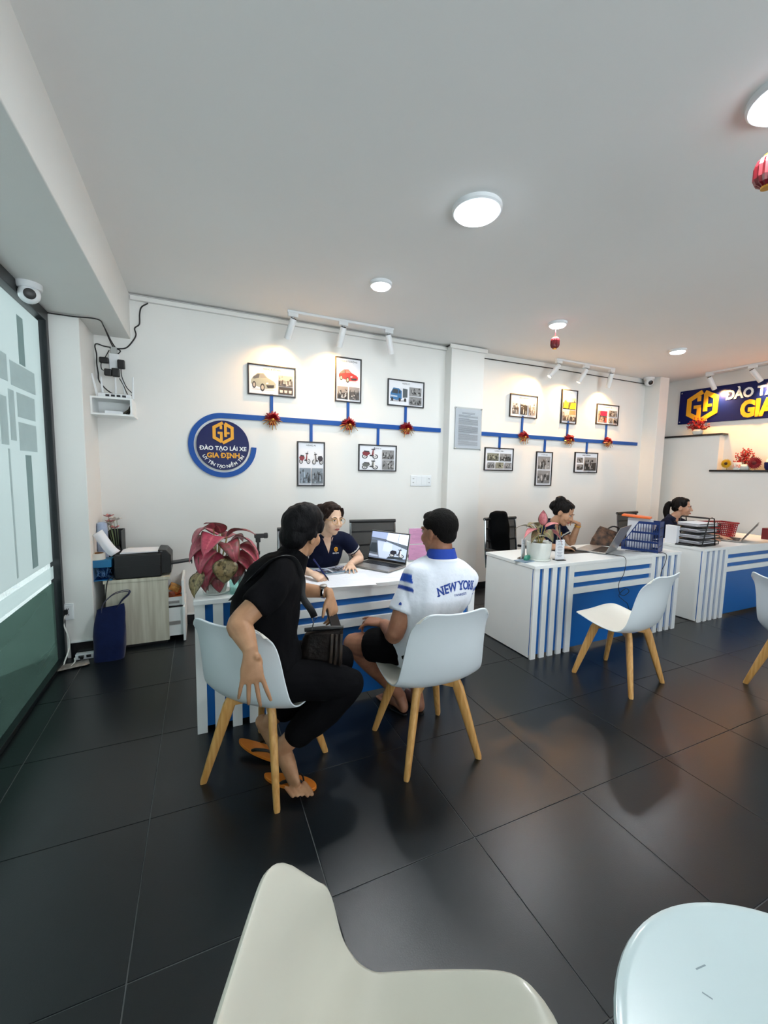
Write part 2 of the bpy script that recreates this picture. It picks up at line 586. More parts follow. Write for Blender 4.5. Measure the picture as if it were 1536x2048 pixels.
for y0 in (3.30, 2.55, 1.8, 1.05, 0.3):
    film('film_bar', y0 - 0.05, y0 + 0.045, 2.07, 2.36, M['film_bar'], 0.0012)
    film('film_bar', y0 - 0.05, y0 + 0.045, 0.80, 1.52, M['film_bar'], 0.0012)
    film('film_square', y0 - 0.20, y0 + 0.19, 1.92, 2.06, M['film_sq'], 0.0022)
    film('film_square', y0 - 0.13, y0 + 0.16, 1.745, 1.89, M['film_sq'], 0.0022)
    film('film_square', y0 - 0.13, y0 + 0.16, 1.545, 1.715, M['film_sq'], 0.0022)
    film('film_square', y0 - 0.25, y0 - 0.17, 1.60, 1.89, M['film_sq'], 0.0022)
    film('film_square', y0 - 0.38, y0 - 0.28, 1.57, 1.84, M['film_sq'], 0.0022)
    film('film_square', y0 - 0.42, y0 - 0.24, 1.93, 2.08, M['film_sq'], 0.0022)
    film('film_bar', y0 - 0.30, y0 - 0.275, 0.80, 1.55, M['film_sq'], 0.0012)
# outside: ground in front, dark road at left, pale house fronts across the street
gm = mat('pale_ground', '#a7acae', 0.9, var=0.3, vscale=2, bump=0.2)  # ground in front made pale to bounce daylight onto the ceiling
struct(MB().b2((XL - 6, -34, -0.3), (XR + 14, YF - 0.12, -0.13)).build('ground', gm, smooth=0))
struct(MB().b2((-30, YF - 0.12, -0.31), (XL - 0.12, 30, -0.135)).build('ground', mat('dark_asphalt', '#3b3f40', 0.9, var=0.3, vscale=2, bump=0.2), smooth=0))
hm = mat('pale_render', '#c4c8c8', 0.8, var=0.1, vscale=0.6)
hs = thing('shop_house', 'pale rendered house front across the street behind the frosted glass', 'house', (-9.0, 6.0, -0.13))
MB().b2((-1.5, -9, 0), (0, 9, 4.2)).build('facade', hm, hs, smooth=0)
for k in range(5):
    MB().b2((0.0, -7.6 + k * 3.2, 0.1), (0.05, -5.6 + k * 3.2, 2.4)).build('shutter', mat('shutter_grey', '#6f7c7d', 0.6, var=0.1), hs, smooth=0)

# ------------------------------------------------------------------ ceiling lamps
def area(name, loc, size, power, col, parent=None, spread=pi):
    d = bpy.data.lights.new(name, 'AREA')
    d.shape = 'DISK'
    d.size = size
    d.energy = power
    d.color = col
    d.spread = spread
    o = bpy.data.objects.new(name, d)
    COL.objects.link(o)
    o.location = loc
    o.parent = parent
    return o
def downlight(x, y, r, power, label):
    t = thing('ceiling_downlight', label, 'ceiling lamp', (x, y, ZC), 0)
    MB().lathe([(r + 0.012, 0.0), (r + 0.012, -0.018), (r + 0.004, -0.026), (r - 0.004, -0.026), (r - 0.004, -0.012)], 40).build('rim', M['white_p'], t)
    MB().lathe([(r - 0.004, -0.014), (r - 0.004, -0.030), (r - 0.010, -0.036), (r - 0.03, -0.038)], 40).build('diffuser', M['lamp'], t)
    area('lamp_light', (0, 0, -0.042), r * 1.8, power, C_LAMP, t)
    return t
downlight(1.412, 1.985, 0.122, P_BIG, 'large round white downlight at the middle of the ceiling')
downlight(1.30, 3.04, 0.075, P_SMALL, 'small round downlight above the first desk, left one of the small row')
downlight(3.14, 3.045, 0.075, P_SMALL, 'small round downlight with a red lantern hanging under it')
downlight(4.99, 3.05, 0.075, P_SMALL, 'small round downlight nearest the banner, farthest right of the small row')
downlight(2.05, 0.92, 0.122, P_BIG, 'large round downlight cut by the right edge of the photo')

def track(loc, rotz, aims, lit, label, pw=1.0, L=1.06):
    """rail along local x; local +y points to the wall"""
    t = thing('track_light', label, 'track light', loc, rotz, 'track light rails')
    MB().b2((-L / 2, -0.017, -0.022), (L / 2, 0.017, 0)).build('rail', M['white_p'], t, bev=0.003)
    for k, (x, aim) in enumerate(zip((-L / 2 + 0.05, 0, L / 2 - 0.05), aims)):
        p = V((x, 0, -0.085))
        d = (V(aim) - p).normalized()
        q = d.to_track_quat('-Z', 'Y').to_matrix()
        h = MB()
        h.lathe([(0.028, 0.075), (0.030, 0.07), (0.030, -0.105), (0.027, -0.11), (0.024, -0.10)], 20, p - d * -0.06, 0, q)
        ho = h.build('spot_head', M['white_p'], t)
        MB().b2((x - 0.045, -0.017, -0.055), (x + 0.045, 0.017, -0.022)).tube([(x, 0, -0.05), tuple(p)], 0.007, 8).build('adapter', M['white_p'], ho, bev=0.002)
        c = p + d * 0.165
        MB().lathe([(0.023, 0.0), (0.023, 0.004)], 16, c, 0, q).build('lens', M['spotlens'] if lit[k] else M['white_p'], ho)
        cap = p - d * 0.0148
        MB().lathe([(0.024, 0.0), (0.024, 0.006)], 16, cap, 0, q).build('rear_vent', M['black'], ho)
        if lit[k]:
            sd = bpy.data.lights.new('spot_light', 'SPOT')
            sd.energy = P_SPOT * pw
            sd.color = C_SPOT
            sd.spot_size = radians(128)
            sd.spot_blend = 1.0
            sd.shadow_soft_size = 0.03
            so = bpy.data.objects.new('spot_light', sd)
            COL.objects.link(so)
            so.parent = t
            so.location = c + d * 0.03
            so.rotation_euler = d.to_track_quat('-Z', 'Y').to_euler()
    return t
track((1.285, 3.905, ZC), 0, [(-0.62, 0.245, -0.62), (-0.05, 0.24, -0.55), (0.62, 0.1, -0.5)], (1, 1, 0), 'white rail of three spotlights above the round logo and car posters')
track((4.60, 3.94, ZC), 0, [(-0.85, 0.2, -0.6), (-0.22, 0.2, -0.62), (0.55, 0.2, -0.65)], (1, 1, 1), 'white rail of three spotlights on the ceiling above the second desk', 2.0)
track((6.40, 2.98, ZC), -pi / 2, [(-0.40, 0.2, -0.45), (0.16, 0.2, -0.42), (0.5, 0.2, -0.5)], (1, 1, 1), 'white rail of three spotlights above the navy banner on the right', 3.2)
# ------------------------------------------------------------------ wall graphics
def put_text(mb, body, size, T, m=0, bold=0.0, ext=0.0, col=None):
    vs, fs = text_geo(body, size, bold, ext)
    mb.add([T @ v for v in vs], fs, m, col)

# hexagonal monogram, unit radius
def monogram():
    w = 0.26
    q = []
    q += thick_line([(-0.02, 0.86), (-0.74, 0.44), (-0.74, -0.44), (-0.16, -0.78)], w)
    q += thick_line([(-0.16, -0.86), (-0.16, 0.05)], 0.22)
    q += thick_line([(-0.46, -0.03), (-0.05, -0.03)], 0.2)
    q += thick_line([(-0.18, 0.62), (-0.18, 0.30)], 0.2)
    q += thick_line([(0.12, 0.80), (0.74, 0.44), (0.74, -0.44), (-0.06, -0.90)], w)
    q += thick_line([(0.19, 0.70), (0.19, -0.36)], 0.22)
    q += thick_line([(0.19, -0.02), (0.52, -0.02)], 0.17)
    return q
MONO = monogram()
def put_mono(mb, r, T, h, m=0):
    for i, q in enumerate(MONO):
        mb.prism([(x * r, y * r) for x, y in q], h + i * 0.00015, T, m)

def WT(x, z, y=YB):
    return Matrix.Translation((x, y, z)) @ WALLT

# blue rail sign: ring round the disc, running out as the rail, with stubs to the posters
SX, SZ = 0.203, 1.674
def rail_sign():
    r0, r1 = 0.250, 0.297
    t = thing('wall_rail', 'blue rail strip that curls round the navy round logo and runs to the pillar', 'wall strip', (0, YB, 0))
    mb = MB()
    n = 72
    a0, a1 = pi / 2, 2 * pi - 0.03
    ring = [(SX + r1 * cos(a0 + (a1 - a0) * k / n), SZ + r1 * sin(a0 + (a1 - a0) * k / n)) for k in range(n + 1)]
    rin = [(SX + r0 * cos(a0 + (a1 - a0) * k / n), SZ + r0 * sin(a0 + (a1 - a0) * k / n)) for k in range(n + 1)]
    for k in range(n):
        mb.prism([ring[k], ring[k + 1], rin[k + 1], rin[k]], 0.016, WALLT)
    mb.prism([(SX, SZ + r0), (2.555, SZ + r0 + 0.0), (2.555, SZ + r1), (SX, SZ + r1)], 0.016, WALLT)
    mb.build('strip', M['rail'], t, smooth=0)
    for x, up_ in ((0.646, 1), (1.034, 0), (1.424, 1), (1.77, 0), (2.097, 1)):
        z0, z1 = (SZ + r1, 2.18) if up_ else (1.735, SZ + r0)
        MB().prism([(x - 0.014, z0), (x + 0.014, z0), (x + 0.014, z1), (x - 0.014, z1)], 0.014, WALLT).build('connector', M['rail'], t, smooth=0)
    t2 = thing('wall_rail', 'straight blue rail strip on the wall between the pillar and the corner', 'wall strip', (0, YB, 0))
    MB().prism([(3.06, SZ + r0 - 0.005), (6.0, SZ + r0 - 0.005), (6.0, SZ + r1 - 0.005), (3.06, SZ + r1 - 0.005)], 0.016, WALLT).build('strip', M['rail'], t2, smooth=0)
    for x, up_ in ((3.42, 0), (3.767, 1), (4.17, 0), (4.56, 1), (4.95, 0), (5.314, 1)):
        z0, z1 = (SZ + r1, 2.20) if up_ else (1.76, SZ + r0)
        MB().prism([(x - 0.014, z0), (x + 0.014, z0), (x + 0.014, z1), (x - 0.014, z1)], 0.014, WALLT).build('connector', M['rail'], t2, smooth=0)
rail_sign()

ds = thing('round_logo_sign', 'round navy sign with a gold hexagon monogram and white driving school lettering', 'sign', (SX, YB, SZ))
MB().lathe([(0.222, 0.0), (0.228, 0.004), (0.228, 0.024), (0.225, 0.027)], 72, R=Matrix(((1, 0, 0), (0, 0, -1), (0, 1, 0)))).build('disc', M['navy'], ds)
mb = MB()
put_mono(mb, 0.105, Matrix.Translation((0, -0.027, 0.115)) @ WALLT, 0.012)
mb.build('monogram', M['yellow'], ds, smooth=0)
mb = MB()
put_text(mb, 'ĐÀO TẠO LÁI XE', 0.052, Matrix.Translation((0, -0.030, -0.045)) @ WALLT, 0, 0.024, 0.003)
body = 'UY TÍN TẠO NIỀM TIN'
tot = 0
adv = [0.62 if c not in ' IÍ' else (0.34 if c != ' ' else 0.34) for c in body]
adv = [0.95 if c == 'M' else a for c, a in zip(body, adv)]
S = sum(adv)
acc = 0
for c, a in zip(body, adv):
    th = -pi / 2 + ((acc + a / 2) / S - 0.5) * 2.15
    acc += a
    if c == ' ':
        continue
    T = Matrix.Translation((0.208 * cos(th), -0.030, 0.208 * sin(th))) @ WALLT @ Matrix.Rotation(th + pi / 2, 4, 'Z')
    put_text(mb, c, 0.040, T, 0, 0.018, 0.003)
mb.build('lettering', M['white'], ds, smooth=0)['label'] = 'white lettering reading ĐÀO TẠO LÁI XE and UY TÍN TẠO NIỀM TIN'
mb = MB()
put_text(mb, 'GIA ĐỊNH', 0.062, Matrix.Translation((0.0, -0.030, -0.113)) @ WALLT, 0, 0.034, 0.004)
mb.build('lettering', M['yellow'], ds, smooth=0)['label'] = 'gold lettering reading GIA ĐỊNH'

# ------------------------------------------------------------------ framed posters
G = lambda v: lin((int(v), int(v), int(v))) if False else (v, v, v)
def car(col, x, y, w, h, flip=False):
    dark, glass_ = (0.03, 0.03, 0.035), (0.10, 0.11, 0.12)
    s = []
    def P(pts, c):
        s.append(([((x + (1 - px if flip else px) * w), y + py * h) for px, py in pts], c))
    P([(0.02, 0.0), (0.98, 0.0), (0.9, 0.05), (0.1, 0.05)], (0.55, 0.55, 0.55))
    P([(0.02, 0.35), (0.03, 0.55), (0.12, 0.75), (0.28, 0.95), (0.5, 0.98), (0.66, 0.72), (0.9, 0.55), (0.98, 0.42), (0.97, 0.2), (0.85, 0.1), (0.55, 0.08), (0.1, 0.25)], col)
    P([(0.08, 0.68), (0.28, 0.9), (0.36, 0.9), (0.33, 0.68), (0.12, 0.6)], glass_)
    P([(0.37, 0.9), (0.5, 0.93), (0.62, 0.72), (0.38, 0.68)], tuple(min(1, c * 0.35 + 0.15) for c in col))
    P([(0.6, 0.30), (0.92, 0.34), (0.9, 0.18), (0.66, 0.14)], dark)
    P([(0.6, 0.44), (0.7, 0.46), (0.68, 0.38), (0.6, 0.36)], (0.9, 0.9, 0.85))
    for cx, cy, r in ((0.14, 0.27, 0.10), (0.46, 0.15, 0.115)):
        P([(cx + r * 0.75 * cos(a * pi / 6), cy + r * 2.0 * sin(a * pi / 6)) for a in range(12)], dark)
        P([(cx + r * 0.45 * cos(a * pi / 6), cy + r * 1.2 * sin(a * pi / 6)) for a in range(12)], (0.45, 0.42, 0.36))
    return s
def bike(col, x, y, w, h, flip=False):
    dark = (0.025, 0.025, 0.03)
    s = []
    def P(pts, c):
        s.append(([((x + (1 - px if flip else px) * w), y + py * h) for px, py in pts], c))
    for cx in (0.18, 0.80):
        P([(cx + 0.17 * cos(a * pi / 7), 0.2 + 0.2 * sin(a * pi / 7)) for a in range(14)], dark)
        P([(cx + 0.115 * cos(a * pi / 7), 0.2 + 0.135 * sin(a * pi / 7)) for a in range(14)], (0.62, 0.62, 0.62))
        P([(cx + 0.03 * cos(a * pi / 4), 0.2 + 0.035 * sin(a * pi / 4)) for a in range(8)], dark)
    P([(0.02, 0.48), (0.1, 0.62), (0.45, 0.58), (0.5, 0.45), (0.3, 0.22), (0.1, 0.3)], col)
    P([(0.12, 0.60), (0.45, 0.57), (0.44, 0.66), (0.14, 0.70)], dark)
    P([(0.44, 0.25), (0.62, 0.22), (0.66, 0.32), (0.5, 0.36)], dark)
    P([(0.58, 0.3), (0.68, 0.32), (0.74, 0.75), (0.64, 0.78)], col)
    P([(0.70, 0.3), (0.8, 0.2), (0.76, 0.7), (0.7, 0.74)], (0.75, 0.72, 0.7))
    P([(0.55, 0.78), (0.78, 0.76), (0.80, 0.84), (0.58, 0.86)], dark)
    P([(0.68, 0.84), (0.72, 0.84), (0.78, 0.98), (0.74, 0.99)], dark)
    return s
def photo(x, y, w, h, seed, tint=(1, 1, 1), lo=0.015, hi=0.5, base=0.26):
    """a small grey print of a busy scene: horizon, masses, little upright figures"""
    rr = random.Random(seed)
    g = lambda v: tuple(v * t for t in tint)
    s = [([(x, y), (x + w, y), (x + w, y + h), (x, y + h)], g(base))]
    hz = rr.uniform(0.5, 0.75)
    s.append(([(x, y), (x + w, y), (x + w, y + h * hz), (x, y + h * (hz - rr.uniform(-0.1, 0.15)))], g(rr.uniform(lo, 0.3))))
    for _ in range(16):
        a, b = rr.uniform(0, 0.84), rr.uniform(0.02, 0.8)
        ww, hh = rr.uniform(0.05, 0.16), rr.uniform(0.06, 0.2)
        v = g(rr.choice((lo, lo, hi, hi * 0.5)))
        s.append(([(x + a * w, y + b * h), (x + (a + ww) * w, y + (b + rr.uniform(-0.04, 0.04)) * h), (x + (a + ww * 0.9) * w, y + min(1, b + hh) * h), (x + (a + 0.04) * w, y + min(1, b + hh * 0.9) * h)], v))
    for _ in range(8):
        a, b, hh = rr.uniform(0.06, 0.9), rr.uniform(0.02, 0.4), rr.uniform(0.25, 0.42)
        ww = 0.05
        v = g(rr.choice((lo, 0.06, hi)))
        s.append(([(x + (a - ww) * w, y + b * h), (x + (a + ww) * w, y + b * h), (x + (a + ww * 0.7) * w, y + (b + hh * 0.75) * h), (x + a * w, y + (b + hh) * h), (x + (a - ww * 0.7) * w, y + (b + hh * 0.75) * h)], v))
    return s
def print_mesh(name, parent, w, h, shapes, y0, title=None, tsize=0.02, ttop=0.035, mats=None, tcol=(0.02, 0.02, 0.02)):
    mb = MB()
    for i, (pts, c) in enumerate(shapes):
        d = y0 - 0.00025 * (i + 1)
        mb.add([(px * w - w / 2, d, py * h - h / 2) for px, py in pts], [tuple(range(len(pts)))], 0, c)
    if title == '~':                      # a heading too small to read: short dark strokes
        rr = random.Random(len(shapes))
        x = -w * 0.19
        while x < w * 0.19:
            ww = rr.uniform(0.004, 0.009)
            z = h / 2 - ttop
            hh = rr.uniform(0.008, 0.013)
            mb.add([(x, y0 - 0.0006, z), (x + ww, y0 - 0.0006, z + 0.001), (x + ww * 0.9, y0 - 0.0006, z + hh), (x, y0 - 0.0006, z + hh * 0.9)], [(0, 1, 2, 3)], 0, tcol)
            x += ww + rr.choice((0.002, 0.002, 0.003, 0.009))
    elif title:
        T = Matrix.Translation((0, y0 - 0.0006, h / 2 - ttop)) @ WALLT
        put_text(mb, title, tsize, T, 0, 0.01, 0, tcol)
    return mb.build(name, mats or M['print'], parent, smooth=0, col=True)
def poster(x, z, w, h, label, shapes, title, tsize=0.022):
    t = thing('framed_poster', label, 'poster', (x, YB, z), 0)
    b = 0.012
    fm = MB()
    for lo, hi in (((-w / 2, -0.02, h / 2 - b), (w / 2, 0, h / 2)), ((-w / 2, -0.02, -h / 2), (w / 2, 0, -h / 2 + b)),
                   ((-w / 2, -0.02, -h / 2 + b), (-w / 2 + b, 0, h / 2 - b)), ((w / 2 - b, -0.02, -h / 2 + b), (w / 2, 0, h / 2 - b))):
        fm.b2(lo, hi)
    fm.build('frame', M['frame'], t, smooth=0, bev=0.0015)
    MB().b2((-w / 2 + b, -0.010, -h / 2 + b), (w / 2 - b, -0.002, h / 2 - b)).build('sheet', M['paper'], t, smooth=0)
    print_mesh('print', t, w - 2 * b, h - 2 * b, shapes, -0.0102, title, tsize, 0.034)
    return t
PW, PH = 0.45, 0.285
poster(0.652, 2.307, PW, PH, 'landscape framed poster of a silver hatchback, above the rail near the round logo',
       car((0.34, 0.38, 0.32), 0.03, 0.14, 0.56, 0.62) + photo(0.64, 0.33, 0.32, 0.40, 3, base=0.4) + [([(0.64, 0.04), (0.96, 0.04), (0.96, 0.31), (0.64, 0.31)], (0.04, 0.035, 0.03))]
       + [([(0.67 + 0.1 * k, 0.10), (0.73 + 0.1 * k, 0.10), (0.735 + 0.1 * k, 0.2), (0.665 + 0.1 * k, 0.2)], (0.75, 0.6, 0.55)) for k in range(3)], 'HẠNG B SỐ SÀN')
poster(1.034, 1.523, PH, PW, 'portrait framed poster of two motorbikes, hanging below the rail left of the pillar',
       bike((0.22, 0.02, 0.03), 0.02, 0.50, 0.46, 0.30) + bike((0.03, 0.02, 0.03), 0.52, 0.49, 0.46, 0.30, True) + photo(0.04, 0.04, 0.44, 0.36, 5, (0.8, 1, 1.2)) + photo(0.52, 0.04, 0.44, 0.36, 6, (0.85, 1, 1.15)), 'HẠNG A1', 0.024)
poster(1.424, 2.395, PH, PW, 'portrait framed poster of a red sports car, in the brightest spotlight',
       car((0.62, 0.03, 0.03), 0.08, 0.46, 0.84, 0.30) + photo(0.04, 0.04, 0.44, 0.30, 8, hi=0.7) + photo(0.52, 0.04, 0.44, 0.30, 9, lo=0.05), 'HẠNG B TỰ ĐỘNG', 0.022)
def truck(x, y, w, h):
    s = []
    def P(pts, c):
        s.append(([(x + a * w, y + b * h) for a, b in pts], c))
    P([(0.02, 0.02), (0.95, 0.06), (0.9, 0.14), (0.05, 0.12)], (0.4, 0.4, 0.42))
    P([(0.5, 0.25), (0.98, 0.32), (0.98, 0.85), (0.55, 0.9)], (0.72, 0.74, 0.78))
    P([(0.72, 0.3), (0.98, 0.34), (0.98, 0.85), (0.72, 0.88)], (0.08, 0.10, 0.11))
    P([(0.03, 0.2), (0.05, 0.55), (0.2, 0.88), (0.5, 0.86), (0.66, 0.7), (0.66, 0.2), (0.4, 0.12)], (0.03, 0.16, 0.36))
    P([(0.09, 0.55), (0.2, 0.8), (0.46, 0.78), (0.44, 0.52)], (0.03, 0.04, 0.05))
    P([(0.48, 0.55), (0.5, 0.78), (0.6, 0.68), (0.6, 0.54)], (0.03, 0.04, 0.05))
    P([(0.06, 0.42), (0.42, 0.4), (0.42, 0.3), (0.06, 0.32)], (0.45, 0.55, 0.65))
    for cx in (0.14, 0.55, 0.85):
        P([(cx + 0.065 * cos(a * pi / 6), 0.16 + 0.12 * sin(a * pi / 6)) for a in range(12)], (0.02, 0.02, 0.02))
    return s
poster(2.097, 2.321, PW, PH, 'landscape framed poster of a blue truck, last above the rail before the pillar',
       truck(0.03, 0.12, 0.52, 0.66) + photo(0.59, 0.42, 0.36, 0.36, 11, hi=0.4) + photo(0.59, 0.05, 0.36, 0.34, 12, hi=0.45), 'HẠNG C1')
poster(1.770, 1.605, PW, PH, 'landscape framed poster of a red scooter over a white motorbike, left of the socket plate',
       bike((0.20, 0.02, 0.03), 0.06, 0.46, 0.46, 0.48) + bike((0.12, 0.13, 0.12), 0.06, 0.03, 0.46, 0.42) + photo(0.62, 0.46, 0.33, 0.38, 14) + photo(0.62, 0.04, 0.33, 0.38, 15), 'HẠNG A', 0.02)
poster(3.775, 2.319, PW, PH, 'landscape framed poster with three pale grey photos in a row, right of the pillar',
       photo(0.06, 0.1, 0.26, 0.6, 21, hi=0.75, base=0.7) + photo(0.37, 0.1, 0.26, 0.6, 22, hi=0.75, base=0.7) + photo(0.68, 0.1, 0.26, 0.6, 23, hi=0.75, base=0.7), '~', 0.02)
poster(4.563, 2.375, PH, PW, 'portrait framed poster with yellow and orange photos, middle one above the right rail',
       photo(0.05, 0.42, 0.9, 0.36, 24, (1, 1, 0.6), hi=0.8, base=0.7) + [([(0.06, 0.45), (0.4, 0.45), (0.42, 0.62), (0.15, 0.7)], (0.75, 0.7, 0.02)), ([(0.5, 0.44), (0.95, 0.44), (0.95, 0.64), (0.6, 0.62)], (0.85, 0.75, 0.02)), ([(0.52, 0.26), (0.95, 0.26), (0.95, 0.4), (0.52, 0.4)], (0.75, 0.25, 0.12))]
       + photo(0.05, 0.05, 0.43, 0.34, 25, (1, 0.9, 0.8), hi=0.8, base=0.6) + photo(0.52, 0.05, 0.43, 0.2, 26, (1, 0.9, 0.8), hi=0.8, base=0.6), '~', 0.018)
poster(5.315, 2.325, PW, PH, 'landscape framed poster with a magenta stage photo, last above the rail by the corner',
       photo(0.05, 0.06, 0.44, 0.62, 27, (1, 0.8, 0.75), hi=0.7) + [([(0.14, 0.42), (0.46, 0.42), (0.46, 0.68), (0.14, 0.68)], (0.30, 0.01, 0.06)), ([(0.36, 0.08), (0.46, 0.08), (0.44, 0.32), (0.37, 0.32)], (0.6, 0.06, 0.05))]
       + photo(0.54, 0.40, 0.4, 0.34, 28) + photo(0.54, 0.06, 0.18, 0.28, 29) + photo(0.76, 0.06, 0.18, 0.28, 30), '~', 0.02)
poster(3.420, 1.640, PW, PH, 'landscape framed poster of five small photos, below the right rail beside the pillar',
       photo(0.07, 0.42, 0.42, 0.36, 31, (1, 1, 0.75)) + photo(0.52, 0.42, 0.42, 0.36, 32) + photo(0.07, 0.07, 0.25, 0.28, 33) + photo(0.36, 0.07, 0.28, 0.28, 34, (1, 0.95, 0.7)) + photo(0.68, 0.07, 0.25, 0.28, 35), '~', 0.02)
poster(4.171, 1.537, PH, PW, 'portrait framed poster of two stacked grey photos, between two landscape ones under the right rail',
       photo(0.08, 0.48, 0.84, 0.40, 36) + photo(0.08, 0.05, 0.84, 0.40, 37), '~', 0.02)
poster(4.950, 1.639, PW, PH, 'landscape framed poster of grey photos, below the right rail farthest from the pillar',
       photo(0.08, 0.48, 0.28, 0.28, 38) + photo(0.08, 0.1, 0.28, 0.3, 39) + photo(0.40, 0.08, 0.54, 0.7, 40), '~', 0.02)

# red and gold ribbon bows tied on the rail
def bow(x, z, s, label):
    t = thing('ribbon_bow', label, 'ribbon bow', (x, YB - 0.02, z), 0)
    rr = random.Random(int(x * 100))
    mb = MB()
    for k in range(11):
        a = pi * (k / 10) * 1.15 - 0.25
        L = s * rr.uniform(0.75, 1.0)
        c = V((cos(a) * L * 0.55, -0.03 - rr.uniform(0, 0.02), sin(a) * L * 0.45))
        tip = V((cos(a) * L, -0.012, sin(a) * L * 0.85))
        side = V((-sin(a), 0, cos(a))) * s * 0.16
        mb.add([(0, -0.012, 0), c - side, tip * 0.98 - side * 0.4, tip + V((0, -0.014, 0)), tip * 0.98 + side * 0.4, c + side, c + V((0, -0.03, 0))],
               [(0, 1, 6), (1, 2, 3, 6), (6, 3, 4, 5), (0, 6, 5), (0, 1, 2, 3), (0, 3, 4, 5)])
    mb.build('loops', M['red'], t, smooth=0)
    mb = MB()
    for k in range(3):
        xk = (k - 1) * s * 0.22
        mb.lathe([(s * 0.12, -s * 0.55), (s * 0.14, -s * 0.1), (s * 0.08, 0.0)], 10, (xk, -0.03, -s * 0.1))
    mb.build('firecrackers', M['red'], t)
    mb = MB()
    for k in range(9):
        a = -pi * (0.08 + 0.84 * k / 8)
        L = s * rr.uniform(0.7, 1.25)
        p0, p1, p2 = V((0, -0.02, -0.005)), V((cos(a) * L * 0.5, -0.045, sin(a) * L * 0.4)), V((cos(a) * L, -0.03, sin(a) * L))
        mb.tube([p0, p1, p2], 0.0035, 5, sub=4)
    mb.build('tassels', M['gold'], t)
    MB().lathe([(0.004, 0), (s * 0.14, 0.004), (s * 0.13, s * 0.1), (0.004, s * 0.15)], 10, (0, -0.055, -0.01), R=Matrix(((1, 0, 0), (0, 0, -1), (0, 1, 0)))).build('knot', M['gold'], t)
for x, z, lab in ((0.646, 1.945, 'below the silver hatchback poster'), (1.424, 1.945, 'below the red sports car poster'), (2.097, 1.94, 'below the blue truck poster'),
                  (3.767, 1.94, 'below the three pale photos poster'), (4.56, 1.94, 'below the yellow photo poster'), (5.314, 1.94, 'below the magenta stage poster')):
    bow(x, z, 0.095, 'red and gold ribbon bow on the blue rail ' + lab)

# notice in a clear holder on the pillar
nt = thing('notice_holder', 'printed notice in a clear acrylic holder on the white pillar', 'notice', (2.853, 4.03, 1.972))
MB().b2((-0.19, -0.014, -0.242), (0.19, -0.011, 0.242)).build('acrylic_plate', M['acry'], nt, smooth=0)
MB().b2((-0.178, -0.0085, -0.225), (0.178, -0.0065, 0.225)).build('sheet', M['paper'], nt, smooth=0)
sh = []
zz = 0.92
rr = random.Random(4)
for k in range(34):
    gap = k in (2, 5, 12, 20, 27)
    zz -= 0.038 if gap else 0.024
    if zz < 0.08:
        break
    x0, x1 = (0.25, 0.75) if k < 2 else (0.12, 0.88 if not gap else rr.uniform(0.5, 0.85))
    sh.append(([(x0, zz), (x1, zz), (x1, zz + 0.010), (x0, zz + 0.010)], (0.28, 0.29, 0.31)))
print_mesh('print', nt, 0.356, 0.45, sh, -0.0087)
for sx in (-1, 1):
    for sz in (-1, 1):
        MB().lathe([(0.008, 0), (0.008, 0.018), (0.005, 0.02)], 10, (sx * 0.18, 0, sz * 0.232), R=Matrix(((1, 0, 0), (0, 0, -1), (0, 1, 0)))).build('standoff', M['chrome'], nt)
# socket plates
def plate(x, z, w, h, label, n, y=YB):
    t = thing('socket_plate', label, 'socket', (x, y, z))
    MB().b2((-w / 2, -0.010, -h / 2), (w / 2, 0, h / 2)).build('plate', M['white_p'], t, bev=0.003)
    for k in range(n):
        cx = (k - (n - 1) / 2) * w / n
        o = MB().b2((cx - w / n * 0.42, -0.013, -h * 0.4), (cx + w / n * 0.42, -0.009, h * 0.4)).build('module', M['white_p'], t, bev=0.002)
        if k in (0, n - 1):
            mb = MB()
            for dz in (-0.022, 0.022):
                for dx in (-0.006, 0.006):
                    mb.b2((cx + dx - 0.002, -0.0136, dz - 0.006), (cx + dx + 0.002, -0.0129, dz + 0.006))
            mb.build('slots', M['black'], o, smooth=0)
    return t
plate(2.316, 1.365, 0.27, 0.125, 'wide white socket and switch plate on the wall below the motorbike poster', 4)
plate(-0.932, 0.367, 0.075, 0.125, 'white socket on the left pillar beside the black window frame', 1, 3.70)

# navy banner on the right wall
BY0, BY1 = 3.945, 1.55
bs = thing('banner_sign', 'long navy banner with gold monogram and white lettering on the right wall', 'sign', (XR, 0, 0))
RT = Matrix(((0, 0, -1, 0), (-1, 0, 0, 0), (0, 1, 0, 0), (0, 0, 0, 1)))      # XY drawing -> right wall, read from inside
MB().prism([(-BY0, 2.25), (-BY1, 2.21), (-BY1, 2.71), (-BY0, 2.735)], 0.018, Matrix.Translation((-0.002, 0, 0)) @ RT).build('board', M['navy'], bs, smooth=0, bev=0.004)
mb = MB()
put_mono(mb, 0.232, Matrix.Translation((-0.020, 3.63, 2.485)) @ RT, 0.010)
mb.build('monogram', M['yellow'], bs, smooth=0)
mb = MB()
put_text(mb, 'ĐÀO TẠO LÁI XE', 0.20, Matrix.Translation((-0.024, 2.80, 2.53)) @ RT @ Matrix.Diagonal((0.70, 0.85, 1, 1)), 0, 0.035, 0.004)
mb.build('lettering', M['white'], bs, smooth=0)['label'] = 'white lettering reading ĐÀO TẠO LÁI XE'
mb = MB()
put_text(mb, 'GIA ĐỊNH', 0.225, Matrix.Translation((-0.026, 2.66, 2.275)) @ RT @ Matrix.Diagonal((0.96, 1.3, 1, 1)), 0, 0.050, 0.006)
mb.build('lettering', M['yellow'], bs, smooth=0)['label'] = 'gold lettering reading GIA ĐỊNH'
